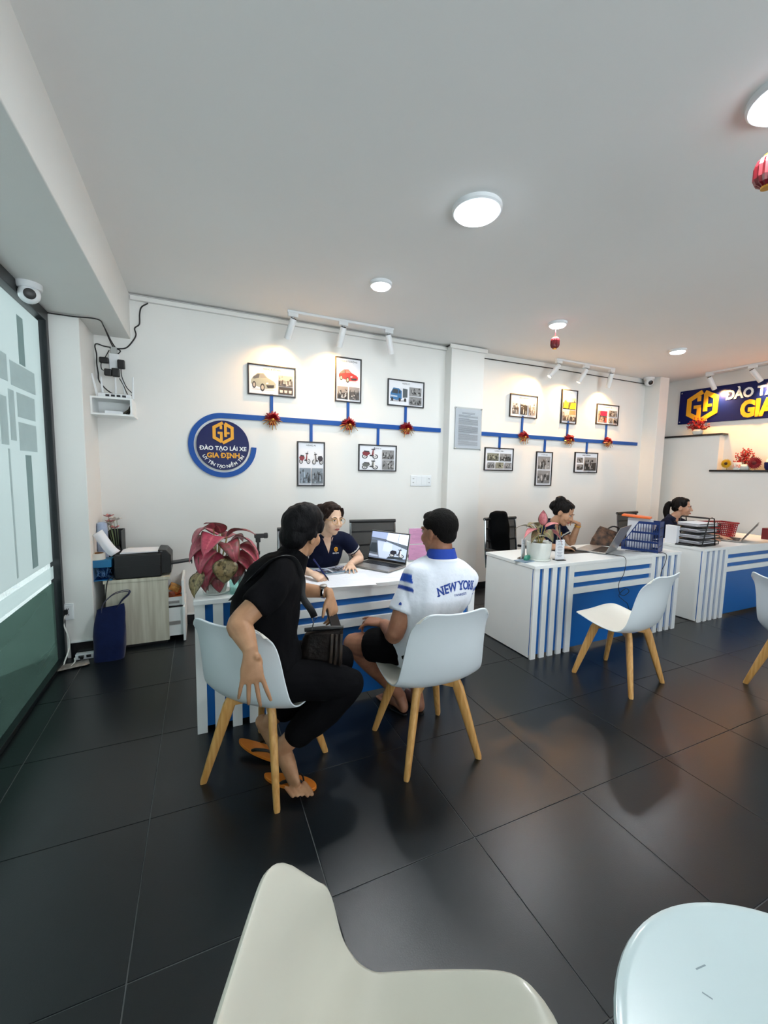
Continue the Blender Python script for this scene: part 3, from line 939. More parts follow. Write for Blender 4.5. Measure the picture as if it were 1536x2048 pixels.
for y in (BY0 - 0.03, BY1 + 0.03):
    for z in (2.28, 2.70):
        MB().lathe([(0.010, 0), (0.010, 0.006), (0.006, 0.009)], 10, (-0.02, y, z), R=Matrix(((0, 0, -1), (0, 1, 0), (1, 0, 0)))).build('screw', M['chrome'], bs)

# dome cameras
def dome(loc, facing, label, s=1.0):
    t = thing('dome_camera', label, 'security camera', loc)
    f = V(facing).normalized()
    MB().lathe([(0.058 * s, 0), (0.058 * s, -0.022 * s), (0.052 * s, -0.03 * s)], 28).build('base', M['white_p'], t)
    q = f.to_track_quat('Z', 'Y').to_matrix()
    MB().lathe([(0.01 * s, -0.046 * s), (0.034 * s, -0.034 * s), (0.047 * s, -0.01 * s), (0.047 * s, 0.018 * s), (0.040 * s, 0.034 * s), (0.028 * s, 0.042 * s)], 24, (0, 0, -0.052 * s), 0, q).build('eyeball', M['white_p'], t)
    MB().lathe([(0.026 * s, 0.0), (0.026 * s, 0.006 * s), (0.012 * s, 0.010 * s)], 18, V((0, 0, -0.052 * s)) + f * 0.041 * s, 0, q).build('lens', M['black'], t)
dome((-0.905, 3.20, 2.53), (0.35, -1, -0.25), 'white dome security camera under the beam beside the glass front', 1.15)
dome((6.02, 4.05, 2.90), (-0.5, -1, -0.45), 'white dome security camera high in the corner by the banner', 1.2)

# red lanterns
def lantern(loc, drop, label, s=1.0):
    t = thing('red_lantern', label, 'lantern', (loc[0], loc[1], loc[2]))
    MB().tube([(0, 0, 0), (0, 0, -drop)], 0.0022, 6).build('string', M['red'], t)
    z0 = -drop
    H, R_ = 0.105 * s, 0.042 * s
    mb = MB()
    n = 14
    prof = [(0.4, 0), (0.85, -0.14), (1.0, -0.32), (1.0, -0.7), (0.82, -0.88), (0.4, -1.0)]
    vs, fs = [], []
    for r, z in prof:
        for k in range(n * 2):
            a = pi * k / n
            rr_ = R_ * r * (1.0 if k % 2 else 0.88)
            vs.append((rr_ * cos(a), rr_ * sin(a), z0 + z * H))
    for i in range(len(prof) - 1):
        for k in range(2 * n):
            fs.append((i * 2 * n + k, i * 2 * n + (k + 1) % (2 * n), (i + 1) * 2 * n + (k + 1) % (2 * n), (i + 1) * 2 * n + k))
    fs.append(tuple(range(2 * n)))
    fs.append(tuple(range((len(prof) - 1) * 2 * n, len(prof) * 2 * n)))
    mb.add(vs, fs)
    mb.build('body', mat('lantern_red_%d' % int(loc[0] * 10), '#6e0c18', 0.35, var=0.25, vscale=30), t, smooth=0)
    MB().lathe([(R_ * 0.42, z0 + 0.004), (R_ * 0.42, z0 - 0.006)], 14).lathe([(R_ * 0.42, z0 - H - 0.006), (R_ * 0.42, z0 - H + 0.002)], 14).build('cap', M['gold'], t)
lantern((3.125, 3.05, 2.872), 0.105, 'small red paper lantern hanging from the downlight over the second desk')
lantern((2.09, 0.99, 2.875), 0.14, 'red foil lantern at the right edge, hanging from the near downlight', 1.1)
# ------------------------------------------------------------------ counter desks
def desk(x0, y0, label, first_slat_gap=0.0):
    W_, D_, H_ = 1.82, 0.60, 0.755
    t = thing('counter_desk', label, 'desk', (x0, y0, 0), 0, 'white and blue counter desks')
    MB().b2((-0.004, -0.004, H_ - 0.026), (W_ + 0.004, D_, H_)).build('desktop', M['white'], t, smooth=0, bev=0.002)
    MB().b2((0, 0.026, 0.008), (0.018, D_ - 0.01, H_ - 0.026)).build('side_panel', M['white'], t, smooth=0)
    MB().b2((W_ - 0.018, 0.026, 0.008), (W_, D_ - 0.01, H_ - 0.026)).build('side_panel', M['white'], t, smooth=0)
    MB().b2((0.0005, 0.018, 0.03), (W_ - 0.0005, 0.026, H_ - 0.026)).build('front_panel', M['blue'], t, smooth=0)
    MB().b2((0.019, 0.40, 0.06), (0.42, D_ - 0.02, H_ - 0.03)).build('drawer_block', M['white'], t, smooth=0)
    for k in range(5):
        for side in (0, 1):
            xa = k * 0.0915
            wd = 0.052 if k < 4 else 0.058
            xa, xb = (xa, xa + wd) if side == 0 else (W_ - xa - wd, W_ - xa)
            MB().b2((xa, 0, 0.0), (xb, 0.019, H_ - 0.026)).build('slat', M['white'], t, smooth=0, bev=0.0015, seg=1)
    xa, xb = 0.366 + 0.058, W_ - 0.366 - 0.058
    for za, zb in ((0.672, H_ - 0.026), (0.582, 0.630), (0.488, 0.540)):
        MB().b2((xa, 0.0, za), (xb, 0.019, zb)).build('cross_slat', M['white'], t, smooth=0, bev=0.0015, seg=1)
    return t
desk(-0.045, 2.345, 'nearest white counter desk with blue stripes, where two men sit in front')
desk(2.345, 2.355, 'middle white counter desk with blue stripes behind the empty white chair')
desk(4.552, 2.36, 'farthest white counter desk with blue stripes carrying the black document trays')

# ------------------------------------------------------------------ shell chairs
def shell_chair(cz=0.075, wtop=1.0, top=0.0, lk=1.0, mats=('shell', 'cushion')):
    """faces local +y; origin on the floor under the seat"""
    t = thing('shell_chair', 'white moulded chair', 'chair')
    prof = [(0.248, 0.436), (0.228, 0.453), (0.17, 0.448), (0.06, 0.418), (-0.05, 0.398), (-0.125, 0.405), (-0.185, 0.452), (-0.218, 0.54), (-0.236, 0.645), (-0.252, 0.74 + top), (-0.272, 0.80 + top), (-0.285, 0.822 + top)]
    wid = [0.185, 0.222, 0.240, 0.250, 0.250, 0.245, 0.238, 0.228, 0.218, 0.210 * wtop, 0.205 * wtop, 0.190 * wtop]
    lift = [0.004, 0.010, 0.017, 0.024, 0.030, 0.036, 0.048, 0.056, 0.054, 0.045, 0.030, 0.018]
    D = catmull([(*p, w, h) for p, w, h in zip(prof, wid, lift)], 3)
    nv, nu = len(D), 21
    pts = []
    for i, (py, pz, w, h) in enumerate(D):
        a, b = D[max(i - 1, 0)], D[min(i + 1, nv - 1)]
        ty, tz = b[0] - a[0], b[1] - a[1]
        L = sqrt(ty * ty + tz * tz)
        ny, nz = tz / L, -ty / L          # normal towards the sitter
        row = []
        for j in range(nu):
            u = -1 + 2 * j / (nu - 1)
            q = abs(u) ** 2.4 * h * (1 + (lk - 1) * min(1.0, max(0.0, (0.62 - i / nv) / 0.3)))
            # corners of the outline rounded off
            vv = 2 * i / (nv - 1) - 1
            ex = abs(u) ** 5
            tt_ = max(0.0, (abs(u) - 0.55) / 0.45)
            wgt = max(0.0, (abs(vv) - 0.5) / 0.5) ** 1.3
            endc = (1 - sqrt(max(0.0, 1 - tt_ * tt_))) * wgt
            row.append(V((u * w, py + ny * q - endc * (0.02 if vv > 0 else 0.05) * ty / L * (1 if vv > 0 else -1), pz + nz * q - endc * (cz if vv > 0 else 0.0) * tz / L + (0.02 * (u * u) * max(0, vv - 0.8) * 5 * (1 - ex * 0.8)))))
        pts.append(row)
    nor = []
    for i in range(nv):
        r = []
        for j in range(nu):
            du = pts[i][min(j + 1, nu - 1)] - pts[i][max(j - 1, 0)]
            dv = pts[min(i + 1, nv - 1)][j] - pts[max(i - 1, 0)][j]
            r.append(du.cross(-dv).normalized() * -1)
        nor.append(r)
    if nor[6][10].z < 0:
        nor = [[-n for n in r] for r in nor]
    th = 0.010
    mb = MB()
    vs = [pts[i][j] for i in range(nv) for j in range(nu)] + [pts[i][j] - nor[i][j] * th for i in range(nv) for j in range(nu)]
    N = nv * nu
    fin, fout, frim = [], [], []
    for i in range(nv - 1):
        for j in range(nu - 1):
            a, b, c, d = i * nu + j, i * nu + j + 1, (i + 1) * nu + j + 1, (i + 1) * nu + j
            fin.append((a, b, c, d))
            fout.append((N + d, N + c, N + b, N + a))
    edge = [(0, j) for j in range(nu)] + [(i, nu - 1) for i in range(1, nv)] + [(nv - 1, j) for j in range(nu - 2, -1, -1)] + [(i, 0) for i in range(nv - 2, 0, -1)]
    idx = [i * nu + j for i, j in edge]
    for k in range(len(idx)):
        a, b = idx[k], idx[(k + 1) % len(idx)]
        frim.append((a, N + a, N + b, b))
    mb.v = [tuple(p) for p in vs]
    mb.f = fin + fout + frim
    mb.m = [1] * len(fin) + [0] * (len(fout) + len(frim))
    mb.c = [(1, 1, 1)] * len(vs)
    o = mb.build('seat_shell', [M[mats[0]], M[mats[1]]], t, smooth=60)
    ss = o.modifiers.new('subd', 'SUBSURF')
    ss.levels = ss.render_levels = 1
    for a in (pi / 4, 3 * pi / 4):
        R = Matrix.Rotation(a, 3, 'Z')
        MB().box((0, 0, 0.375), (0.36, 0.034, 0.034), 0, R).build('cross_beam', M['wood'], t, bev=0.004)
    for k in range(4):
        a = pi / 4 + k * pi / 2
        R = Matrix.Rotation(a, 3, 'Z')
        prof_ = []
        n = 12
        vs, fs = [], []
        for zz, rr_, wx, wy in ((0.405, 0.152, 0.026, 0.0175), (0.36, 0.172, 0.029, 0.0185), (0.2, 0.226, 0.024, 0.0170), (0.012, 0.288, 0.0165, 0.0145), (0.0, 0.291, 0.0145, 0.0125)):
            for q in range(n):
                aa = 2 * pi * q / n
                cx, cy = cos(aa), sin(aa)
                e = 0.55
                x = math.copysign(abs(cx) ** e, cx) * wx
                y = math.copysign(abs(cy) ** e, cy) * wy
                vs.append(R @ V((rr_ + x, y, zz)))
        for i in range(4):
            for q in range(n):
                fs.append((i * n + q, i * n + (q + 1) % n, (i + 1) * n + (q + 1) % n, (i + 1) * n + q))
        fs += [tuple(range(n)), tuple(range(4 * n, 5 * n))]
        MB().add(vs, fs).build('leg', M['wood'], t, smooth=50)
    return t
GCH = 'white shell chairs with wooden legs'
CH = shell_chair()
def put_chair(c, x, y, face, label):
    a = atan2(face[1], face[0]) - pi / 2
    if c is CH:
        c.location = (x, y, 0)
        c.rotation_euler[2] = a
        c['label'] = label
        c['group'] = GCH
        return c
    return dup(CH, (x, y, 0), a, label, GCH)
put_chair(CH, 0.272, 1.953, (0.72, 0.70), 'white shell chair under the man in the black shirt')
put_chair(0, 1.075, 1.807, (0.02, 1), 'white shell chair under the man in the white polo shirt')
put_chair(0, 2.74, 1.905, (-0.13, 1), 'empty white shell chair in front of the middle desk')
put_chair(0, 3.60, 1.21, (0.85, -0.53), 'white shell chair cut off by the right edge, in front of the farthest desk')
CH5 = shell_chair(0.13, 0.95, -0.02, 2.2, ('cream', 'cream'))
CH5.location, CH5.rotation_euler[2] = (0.287, 0.400, 0), atan2(-0.425, 0.905) - pi / 2
tag(CH5, 'cream lit shell chair closest to the camera at the bottom edge', 'chair', GCH)

# round table at lower right
t = thing('round_table', 'round glossy white table top in the bottom right corner', 'table', (0.775, 0.122, 0))
tt = MB().lathe([(0.0, 0.598), (0.300, 0.598), (0.310, 0.604), (0.312, 0.612), (0.309, 0.619), (0.300, 0.6225), (0.292, 0.6215), (0.0, 0.6215)], 72).build('table_top', M['table'], t)
mb = MB()
rr = random.Random(9)
for k in range(5):
    a, r = rr.uniform(0.6, 2.6), rr.uniform(0.05, 0.24)
    p = V((r * cos(a), r * sin(a), 0.6217))
    d = V((rr.uniform(-1, 1), rr.uniform(-1, 1), 0)).normalized() * rr.uniform(0.006, 0.014)
    s_ = V((-d.y, d.x, 0)).normalized() * 0.0012
    mb.add([p - d - s_, p + d - s_, p + d + s_, p - d + s_], [(0, 1, 2, 3)])
mb.build('scuff_marks', mat('scuff', '#7f8f96', 0.6, var=0.2), tt, smooth=0)
for k in range(4):
    a = pi / 4 + k * pi / 2
    MB().tube([(0.11 * cos(a), 0.11 * sin(a), 0.60), (0.25 * cos(a), 0.25 * sin(a), 0.0)], [0.019, 0.012], 12).build('leg', M['wood'], t)

# ------------------------------------------------------------------ mesh office chairs
def office_chair(x, y, face, label):
    t = thing('office_chair', label, 'chair', (x, y, 0), atan2(face[1], face[0]) - pi / 2, 'black mesh office chairs')
    for s in (-1, 1):
        mb = MB()
        mb.tube([(s * 0.235, 0.22, 0.46), (s * 0.235, -0.16, 0.45), (s * 0.235, -0.22, 0.52), (s * 0.225, -0.27, 0.98)], 0.011, 8, sub=5)
        mb.build('side_rail', M['chrome'], t)
    n = 10
    def sheet(pts, name, mt, th=0.006):
        mb = MB()
        for (y0, z0), (y1, z1) in zip(pts[:-1], pts[1:]):
            d = V((0, y1 - y0, z1 - z0)).normalized()
            nn = V((0, -d.z, d.y)) * th
            a = [V((-0.228, y0, z0)), V((0.228, y0, z0)), V((0.228, y1, z1)), V((-0.228, y1, z1))]
            vs = a + [p + nn for p in a]
            mb.add(vs, [(0, 1, 2, 3), (7, 6, 5, 4), (0, 4, 5, 1), (1, 5, 6, 2), (2, 6, 7, 3), (3, 7, 4, 0)])
        return mb.build(name, mt, t, smooth=40)
    sheet([(0.21, 0.455), (0.0, 0.448), (-0.15, 0.452)], 'seat', M['mesh'])
    sheet([(-0.21, 0.52), (-0.235, 0.68), (-0.255, 0.84), (-0.268, 0.965)], 'backrest', M['mesh'])
    MB().tube([(-0.235, -0.268, 0.972), (0.235, -0.268, 0.972)], 0.017, 10).build('top_bar', M['black'], t)
    mb = MB()
    for z, yy in ((0.60, -0.226), (0.74, -0.244), (0.87, -0.259)):
        mb.b2((-0.228, yy - 0.006, z - 0.008), (0.228, yy + 0.006, z + 0.008))
    mb.build('back_ribs', M['black'], t, smooth=0)
    for s in (-1, 1):
        MB().tube([(s * 0.245, -0.22, 0.66), (s * 0.275, 0.0, 0.665), (s * 0.275, 0.14, 0.655), (s * 0.26, 0.17, 0.56), (s * 0.24, 0.16, 0.46)], 0.014, 8, sub=4).build('armrest', M['black'], t)
    MB().lathe([(0.03, 0.12), (0.03, 0.30), (0.018, 0.30), (0.018, 0.445)], 14).build('gas_column', M['chrome'], t)
    for k in range(5):
        a = 2 * pi * k / 5
        o = MB().tube([(0.02 * cos(a), 0.02 * sin(a), 0.115), (0.29 * cos(a), 0.29 * sin(a), 0.075)], [0.022, 0.014], 8).build('base_arm', M['chrome'], t)
        MB().lathe([(0.02, -0.013), (0.027, -0.008), (0.027, 0.008), (0.02, 0.013)], 12, (0.29 * cos(a), 0.29 * sin(a), 0.028), R=Matrix.Rotation(pi / 2, 3, 'X')).build('castor', M['black'], o)
    return t
office_chair(0.80, 3.12, (0.0, -1), 'black mesh office chair behind the woman with glasses')
office_chair(1.515, 3.45, (-0.12, -1), 'empty black mesh office chair behind the open laptop')
office_chair(3.03, 3.30, (0.1, -1), 'black mesh office chair with a dark jacket, behind the woman resting her chin')
office_chair(5.25, 3.40, (0.1, -1), 'black mesh office chair behind the woman with a ponytail')

# ------------------------------------------------------------------ printer cabinet with open drawers
cb = thing('drawer_cabinet', 'grey oak cabinet with its white drawers pulled open to the right', 'cabinet', (-0.70, 3.735, 0))
MB().b2((0.0, 0, 0.03), (0.436, 0.018, 0.545)).build('side_panel', M['cabwood'], cb, smooth=0, bev=0.001)
MB().b2((-0.01, -0.004, 0.545), (0.450, 0.41, 0.570)).build('cabinet_top', M['cabwood'], cb, smooth=0, bev=0.0015)
MB().b2((0.0, 0.382, 0.03), (0.436, 0.40, 0.545)).b2((0, 0.018, 0.03), (0.016, 0.382, 0.545)).b2((0.016, 0.018, 0.03), (0.436, 0.382, 0.046)).build('body', M['white'], cb, smooth=0)
MB().b2((0.02, 0.03, 0.0), (0.42, 0.38, 0.03)).build('plinth', M['black'], cb, smooth=0)
for k, (z0, z1, ex) in enumerate(((0.05, 0.30, 0.105), (0.31, 0.535, 0.10))):
    d = thing('x', '', '') if False else None
    box = MB()
    x1 = 0.436 + ex
    zt = z0 + (0.24 if k == 0 else 0.07)
    box.b2((0.06, 0.03, z0), (x1, 0.042, zt)).b2((0.06, 0.358, z0), (x1, 0.37, zt)).b2((0.06, 0.042, z0), (x1, 0.358, z0 + 0.012)).b2((0.06, 0.042, z0), (0.072, 0.358, zt))
    dr = box.build('drawer', M['white'], cb, smooth=0)
    MB().b2((x1, 0.004, z0 - (0.045 if k == 0 else -0.005)), (x1 + 0.018, 0.396, z1 - 0.012 if k else z1)).build('drawer_front', M['white'], dr, smooth=0, bev=0.001)
    MB().b2((0.30, 0.022, z0 + 0.10 if k == 0 else z0 + 0.02), (x1 - 0.02, 0.03, z0 + 0.125 if k == 0 else z0 + 0.04)).build('slide_rail', M['steel'], dr, smooth=0)
oc = thing('orange_packet', 'orange and yellow packets lying in the open top drawer of the cabinet', 'packet', (-0.22, 3.90, 0.322))
MB().box((0, 0, 0.03), (0.07, 0.16, 0.05), 0, Matrix.Rotation(0.3, 3, 'Z')).box((0.02, 0.02, 0.075), (0.05, 0.14, 0.03), 0, Matrix.Rotation(-0.3, 3, 'Y')).build('packet', M['orange'], oc, bev=0.006)
MB().box((-0.005, -0.03, 0.115), (0.08, 0.10, 0.045), 0, Matrix.Rotation(0.5, 3, 'Y')).build('packet', mat('yellow_paper', '#dba95a', 0.6, col2='#b8702a', vscale=25), oc, bev=0.006)

# printer
pr = thing('printer', 'black desktop printer with its lid up a little and sheets on top', 'printer', (-0.47, 3.90, 0.570))
MB().b2((-0.165, -0.165, 0.0), (0.165, 0.13, 0.195)).build('body', M['black'], pr, bev=0.014, seg=3)
MB().b2((-0.16, -0.1665, 0.10), (0.16, -0.1645, 0.102)).b2((-0.05, -0.167, 0.145), (0.06, -0.1645, 0.15)).build('seam', M['frame'], pr, smooth=0)
MB().prism([(0.14, 0.02), (0.232, 0.02), (0.235, 0.17), (0.20, 0.215), (0.14, 0.222)], 0.24, Matrix.Translation((0, 0.10, 0)) @ WALLT).build('output_housing', M['black'], pr, bev=0.008)
MB().box((-0.16, 0.09, 0.215), (0.03, 0.12, 0.05), 0, Matrix.Rotation(-0.3, 3, 'Y')).build('hinge', M['black'], pr, bev=0.004)
ar = MB().box((0.305, -0.07, 0.10), (0.17, 0.10, 0.014), 0, Matrix.Rotation(-0.10, 3, 'Y')).box((0.387, -0.07, 0.098), (0.008, 0.10, 0.03), 0, Matrix.Rotation(-0.10, 3, 'Y'))
ar.build('paper_tray', M['frame'], pr, bev=0.002)
for k in range(4):
    p = thing('paper_sheet', ['white sheet lowest on the black printer', 'white sheet second on the black printer', 'white sheet third on the black printer', 'white sheet topmost on the black printer'][k], 'paper', (-0.47 + 0.02 + 0.006 * k, 3.88, 0.769 + 0.0025 * k), 0.03 - 0.05 * k, 'sheets on the printer')
    MB().b2((-0.15, -0.105, 0.0), (0.148, 0.105, 0.0014)).build('sheet', M['paper'], p, smooth=0)
# curled sheet leaning at the printer
cs = thing('paper_sheet', 'curled white sheet leaning between the printer and the blue roll', 'paper', (-0.645, 3.80, 0.765))
mb = MB()
vs, fs = [], []
for i in range(9):
    s = i / 8
    x = 0.02 - 0.095 * s ** 0.8 - 0.02 * s * s
    z = 0.008 + 0.175 * s ** 1.25
    for j in (0, 1):
        vs.append((x + 0.055 * (j - 0.5) * 1.1, -0.02 + 0.02 * j, z + 0.05 * (j - 0.5) * 0.8))
for i in range(8):
    fs.append((2 * i, 2 * i + 1, 2 * i + 3, 2 * i + 2))
o = mb.add(vs, fs).build('sheet', M['paper'], cs)
o.modifiers.new('solid', 'SOLIDIFY').thickness = 0.001
# small crank shredder
sd = thing('hand_crank_shredder', 'small blue crank shredder full of paper strips, left of the printer', 'shredder', (-0.735, 3.80, 0.570))
MB().b2((-0.085, -0.06, 0.105), (0.085, 0.06, 0.165)).build('head', mat('blue_plastic', '#1c6f9e', 0.35, var=0.1), sd, bev=0.004)
MB().b2((-0.085, -0.06, 0.0), (0.085, 0.06, 0.008)).build('base', bpy.data.materials['blue_plastic'], sd, bev=0.003)
MB().b2((-0.082, -0.057, 0.008), (0.082, 0.057, 0.105)).build('bin', glass_mat('blue_clear', '#a8c8e8'), sd, smooth=0)
mb = MB()
rr = random.Random(12)
for k in range(60):
    c = V((rr.uniform(-0.07, 0.07), rr.uniform(-0.05, 0.05), rr.uniform(0.014, 0.09)))
    R = Matrix.Rotation(rr.uniform(0, pi), 3, 'Z') @ Matrix.Rotation(rr.uniform(0, pi), 3, 'Y')
    mb.box(c, (0.035, 0.0035, 0.001), 0, R)
o = mb.build('paper_strips', M['paper'], sd, smooth=0)
o['kind'] = 'stuff'
MB().tube([(-0.085, -0.02, 0.135), (-0.105, -0.02, 0.135), (-0.105, -0.02, 0.075), (-0.125, -0.02, 0.075)], 0.006, 8).build('crank', mat('blue_plastic_2', '#1a6a98', 0.35, var=0.1), sd)
# tape roll, bag roll, flowers, black holder
tp = thing('tape_roll', 'roll of clear packing tape lying on the blue shredder', 'tape', (-0.748, 3.795, 0.7355))
MB().lathe([(0.040, 0.0), (0.053, 0.0), (0.053, 0.048), (0.040, 0.048), (0.040, 0.0)], 32).build('tape', mat('tape', '#d9d6cc', 0.35, var=0.06), tp)
MB().lathe([(0.037, 0.001), (0.040, 0.001), (0.040, 0.049), (0.037, 0.049), (0.037, 0.001)], 32).build('core', mat('card', '#a0764f', 0.8, var=0.1), tp)
br_ = thing('bag_roll', 'pale blue plastic roll standing by the wall behind the tape roll', 'roll', (-0.735, 3.93, 0.570))
MB().lathe([(0.038, 0.0), (0.040, 0.01), (0.037, 0.2), (0.040, 0.35), (0.036, 0.43), (0.02, 0.442)], 20).build('roll', mat('pale_blue_film', '#a3b4cf', 0.3, var=0.2, vscale=12), br_)
bx = thing('file_holder', 'dark file holder standing between the bag roll and the printer', 'file holder', (-0.655, 4.03, 0.570))
MB().b2((-0.05, -0.09, 0), (0.05, 0.09, 0.006)).b2((-0.05, -0.09, 0), (-0.045, 0.09, 0.36)).b2((0.045, -0.09, 0), (0.05, 0.09, 0.36)).b2((-0.05, 0.085, 0), (0.05, 0.09, 0.36)).b2((-0.05, -0.09, 0), (0.05, -0.085, 0.16)).build('holder', M['black'], bx, smooth=0)
fw_ = thing('artificial_flowers', 'faded pink and white artificial flowers behind the curled sheet', 'flowers', (-0.655, 4.00, 0.578))
rr = random.Random(3)
for k in range(7):
    tipp = V((rr.uniform(-0.055, 0.03), rr.uniform(-0.06, 0.02), rr.uniform(0.36, 0.48)))
    MB().tube([(0, 0, 0), tuple(tipp * 0.5 + V((0.01, 0, 0))), tuple(tipp)], 0.002, 5, sub=3).build('stem', mat('stem_green', '#7d8f6a', 0.7, var=0.1) if k == 0 else bpy.data.materials['stem_green'], fw_)
    mb = MB()
    for q in range(6):
        a = q * pi / 3 + k
        d = V((cos(a), sin(a) * 0.7, 0.5)).normalized()
        sd_ = V((-sin(a), cos(a), 0)) * 0.016
        mb.add([tipp, tipp + d * 0.03 + sd_, tipp + d * 0.05, tipp + d * 0.03 - sd_], [(0, 1, 2, 3)])
    mb.build('blossom', mat('petal_%s' % 'abcdefg'[k], '#c98888' if k % 2 else '#ddd6cf', 0.7, var=0.15), fw_)

# navy tote bag leaning against the cabinet
tb_ = thing('tote_bag', 'navy cloth tote bag standing on the floor against the grey oak cabinet', 'bag', (-0.665, 3.60, 0.0))
vs, fs = [], []
n, mz = 28, 12
for i in range(mz + 1):
    s = i / mz
    z = 0.385 * s
    wa = 0.100 + 0.012 * sin(s * 3.0) - 0.012 * s
    da = 0.055 * (1 - s) ** 0.6 + 0.012
    for k in range(n):
        a = 2 * pi * k / n
        x = math.copysign(abs(cos(a)) ** 0.55, cos(a)) * wa
        y = math.copysign(abs(sin(a)) ** 0.55, sin(a)) * da
        w_ = 0.006 * noise.noise(V((x * 14, y * 14 + 3, z * 9)))
        vs.append((x + w_ + 0.01 * s, y + w_ * 1.5 + 0.055 * s, z + (0.018 * cos(a) * s)))
for i in range(mz):
    for k in range(n):
        fs.append((i * n + k, i * n + (k + 1) % n, (i + 1) * n + (k + 1) % n, (i + 1) * n + k))
fs.append(tuple(range(n)))
MB().add(vs, fs).build('bag_body', M['navycl'], tb_, smooth=60)
for yy in (0.035, 0.075):
    MB().tube([(-0.045, yy, 0.35), (-0.035, yy, 0.41), (0.03, yy + 0.02, 0.475), (0.115, yy + 0.04, 0.49), (0.135, yy + 0.03, 0.47), (0.085, yy + 0.02, 0.42), (0.05, yy, 0.36)], [(0.003, 0.012)] * 7, 8, sub=5).build('handle', M['navycl'], tb_)
# power strip, cables
ps = thing('power_strip', 'white power strip on the floor behind the navy tote bag', 'power strip', (-0.835, 3.662, 0.0), 0.0)
MB().b2((-0.055, -0.022, 0), (0.11, 0.022, 0.045)).build('housing', M['white_p'], ps, bev=0.004)
for k in range(3):
    MB().b2((-0.035 + 0.05 * k, -0.024, 0.014), (-0.005 + 0.05 * k, -0.0215, 0.034)).build('socket', M['frame'], ps, smooth=0)
MB().box((-0.01, -0.035, 0.024), (0.022, 0.03, 0.022)).build('plug', M['black'], ps, bev=0.004)
def cable(name, label, pts, r, m, sub=6):
    o = MB().tube(pts, r, 6, sub=sub).build(name, m)
    return tag(o, label, 'cable')
cable('power_cable', 'white cable from the pillar socket curling down to the floor power strip',
      [(-0.935, 3.675, 0.36), (-0.955, 3.66, 0.30), (-0.93, 3.655, 0.20), (-0.925, 3.65, 0.10), (-0.94, 3.56, 0.012), (-0.90, 3.50, 0.008), (-0.88, 3.58, 0.012), (-0.893, 3.64, 0.02)], 0.0055, M['wirew'])
pg = thing('plug', 'black plug pushed into the socket on the left pillar', 'plug', (-0.945, 3.687, 0.372))
MB().b2((-0.02, -0.022, -0.02), (0.018, 0.0, 0.016)).build('plug_body', M['black'], pg, bev=0.004)
cable('power_cable', 'thin black cable hanging from the printer down behind the tote bag',
      [(-0.64, 3.728, 0.60), (-0.675, 3.725, 0.575), (-0.69, 3.724, 0.50), (-0.70, 3.722, 0.38), (-0.705, 3.715, 0.30), (-0.74, 3.69, 0.2)], 0.004, M['wire'])
pl_ = thing('leaflet', 'crumpled pale leaflet on the floor in front of the power strip', 'leaflet', (-0.90, 3.52, 0.0), 0.3)
vs, fs = [], []
for i in range(8):
    for j in range(4):
        x, y = -0.12 + 0.24 * i / 7, -0.05 + 0.1 * j / 3
        vs.append((x, y, 0.006 + 0.010 * noise.noise(V((x * 18, y * 18, 1))) + 0.008))
for i in range(7):
    for j in range(3):
        fs.append((i * 4 + j, i * 4 + j + 1, i * 4 + j + 5, i * 4 + j + 4))
o = MB().add(vs, fs).build('sheet', mat('leaflet_paper', '#8d8a84', 0.7, col2='#5c5a58', vscale=30), pl_)
o.modifiers.new('solid', 'SOLIDIFY').thickness = 0.001

# ------------------------------------------------------------------ wall shelf with router
sh_ = thing('wall_shelf', 'small white open box shelf on the wall carrying the router', 'shelf', (-0.645, YB, 1.865))
b = MB().b2((-0.125, -0.235, 0.128), (0.155, 0, 0.142))
b.build('top_board', M['white'], sh_, smooth=0)
MB().b2((-0.125, -0.235, 0.0), (0.165, 0, 0.014)).build('bottom_board', M['white'], sh_, smooth=0)
MB().b2((-0.125, -0.235, 0.014), (-0.112, 0, 0.128)).build('side_board', M['white'], sh_, smooth=0)
MB().b2((0.142, -0.235, 0.014), (0.155, 0, 0.128)).build('side_board', M['white'], sh_, smooth=0)
MB().b2((-0.112, -0.008, 0.014), (0.142, 0, 0.128)).build('back_board', M['white'], sh_, smooth=0)
ro = thing('router', 'white wireless router with upright antennas on the wall shelf', 'router', (-0.615, 4.03, 2.007))
MB().b2((-0.115, -0.07, 0.004), (0.115, 0.07, 0.036)).build('body', M['white_p'], ro, bev=0.008)
for k in range(4):
    MB().b2((-0.06 + 0.038 * k, -0.0715, 0.010), (-0.034 + 0.038 * k, -0.0695, 0.026)).build('port', M['frame'], ro, smooth=0)
for x, y, tx in ((-0.122, -0.03, -0.03), (-0.10, 0.072, -0.01), (-0.01, 0.072, 0.0), (0.06, 0.072, -0.02), (0.124, -0.02, 0.004)):
    MB().tube([(x, y, 0.01), (x + tx * 0.2, y, 0.05), (x + tx, y, 0.185)], [(0.010, 0.006), (0.009, 0.005), (0.006, 0.004)], 8).build('antenna', M['white_p'], ro)
ub = thing('media_box', 'flat white box lying inside the small wall shelf', 'box', (-0.62, 4.01, 1.879), 0.1)
MB().b2((-0.07, -0.05, 0.0), (0.055, 0.05, 0.026)).build('box', M['white_p'], ub, bev=0.003)
cable('cable_bundle', 'tangle of black and yellow cables inside the right of the wall shelf',
      [(-0.56, 3.98, 1.889), (-0.53, 3.96, 1.91), (-0.52, 4.02, 1.93), (-0.55, 4.05, 1.90), (-0.525, 3.98, 1.889), (-0.515, 4.05, 1.96), (-0.54, 4.08, 1.92)], 0.0075, mat('cable_yellowish', '#3a3220', 0.5, col2='#101010', vscale=30))
st = thing('extension_socket', 'clear and white extension socket fixed on the wall above the router', 'power strip', (-0.63, YB, 2.255))
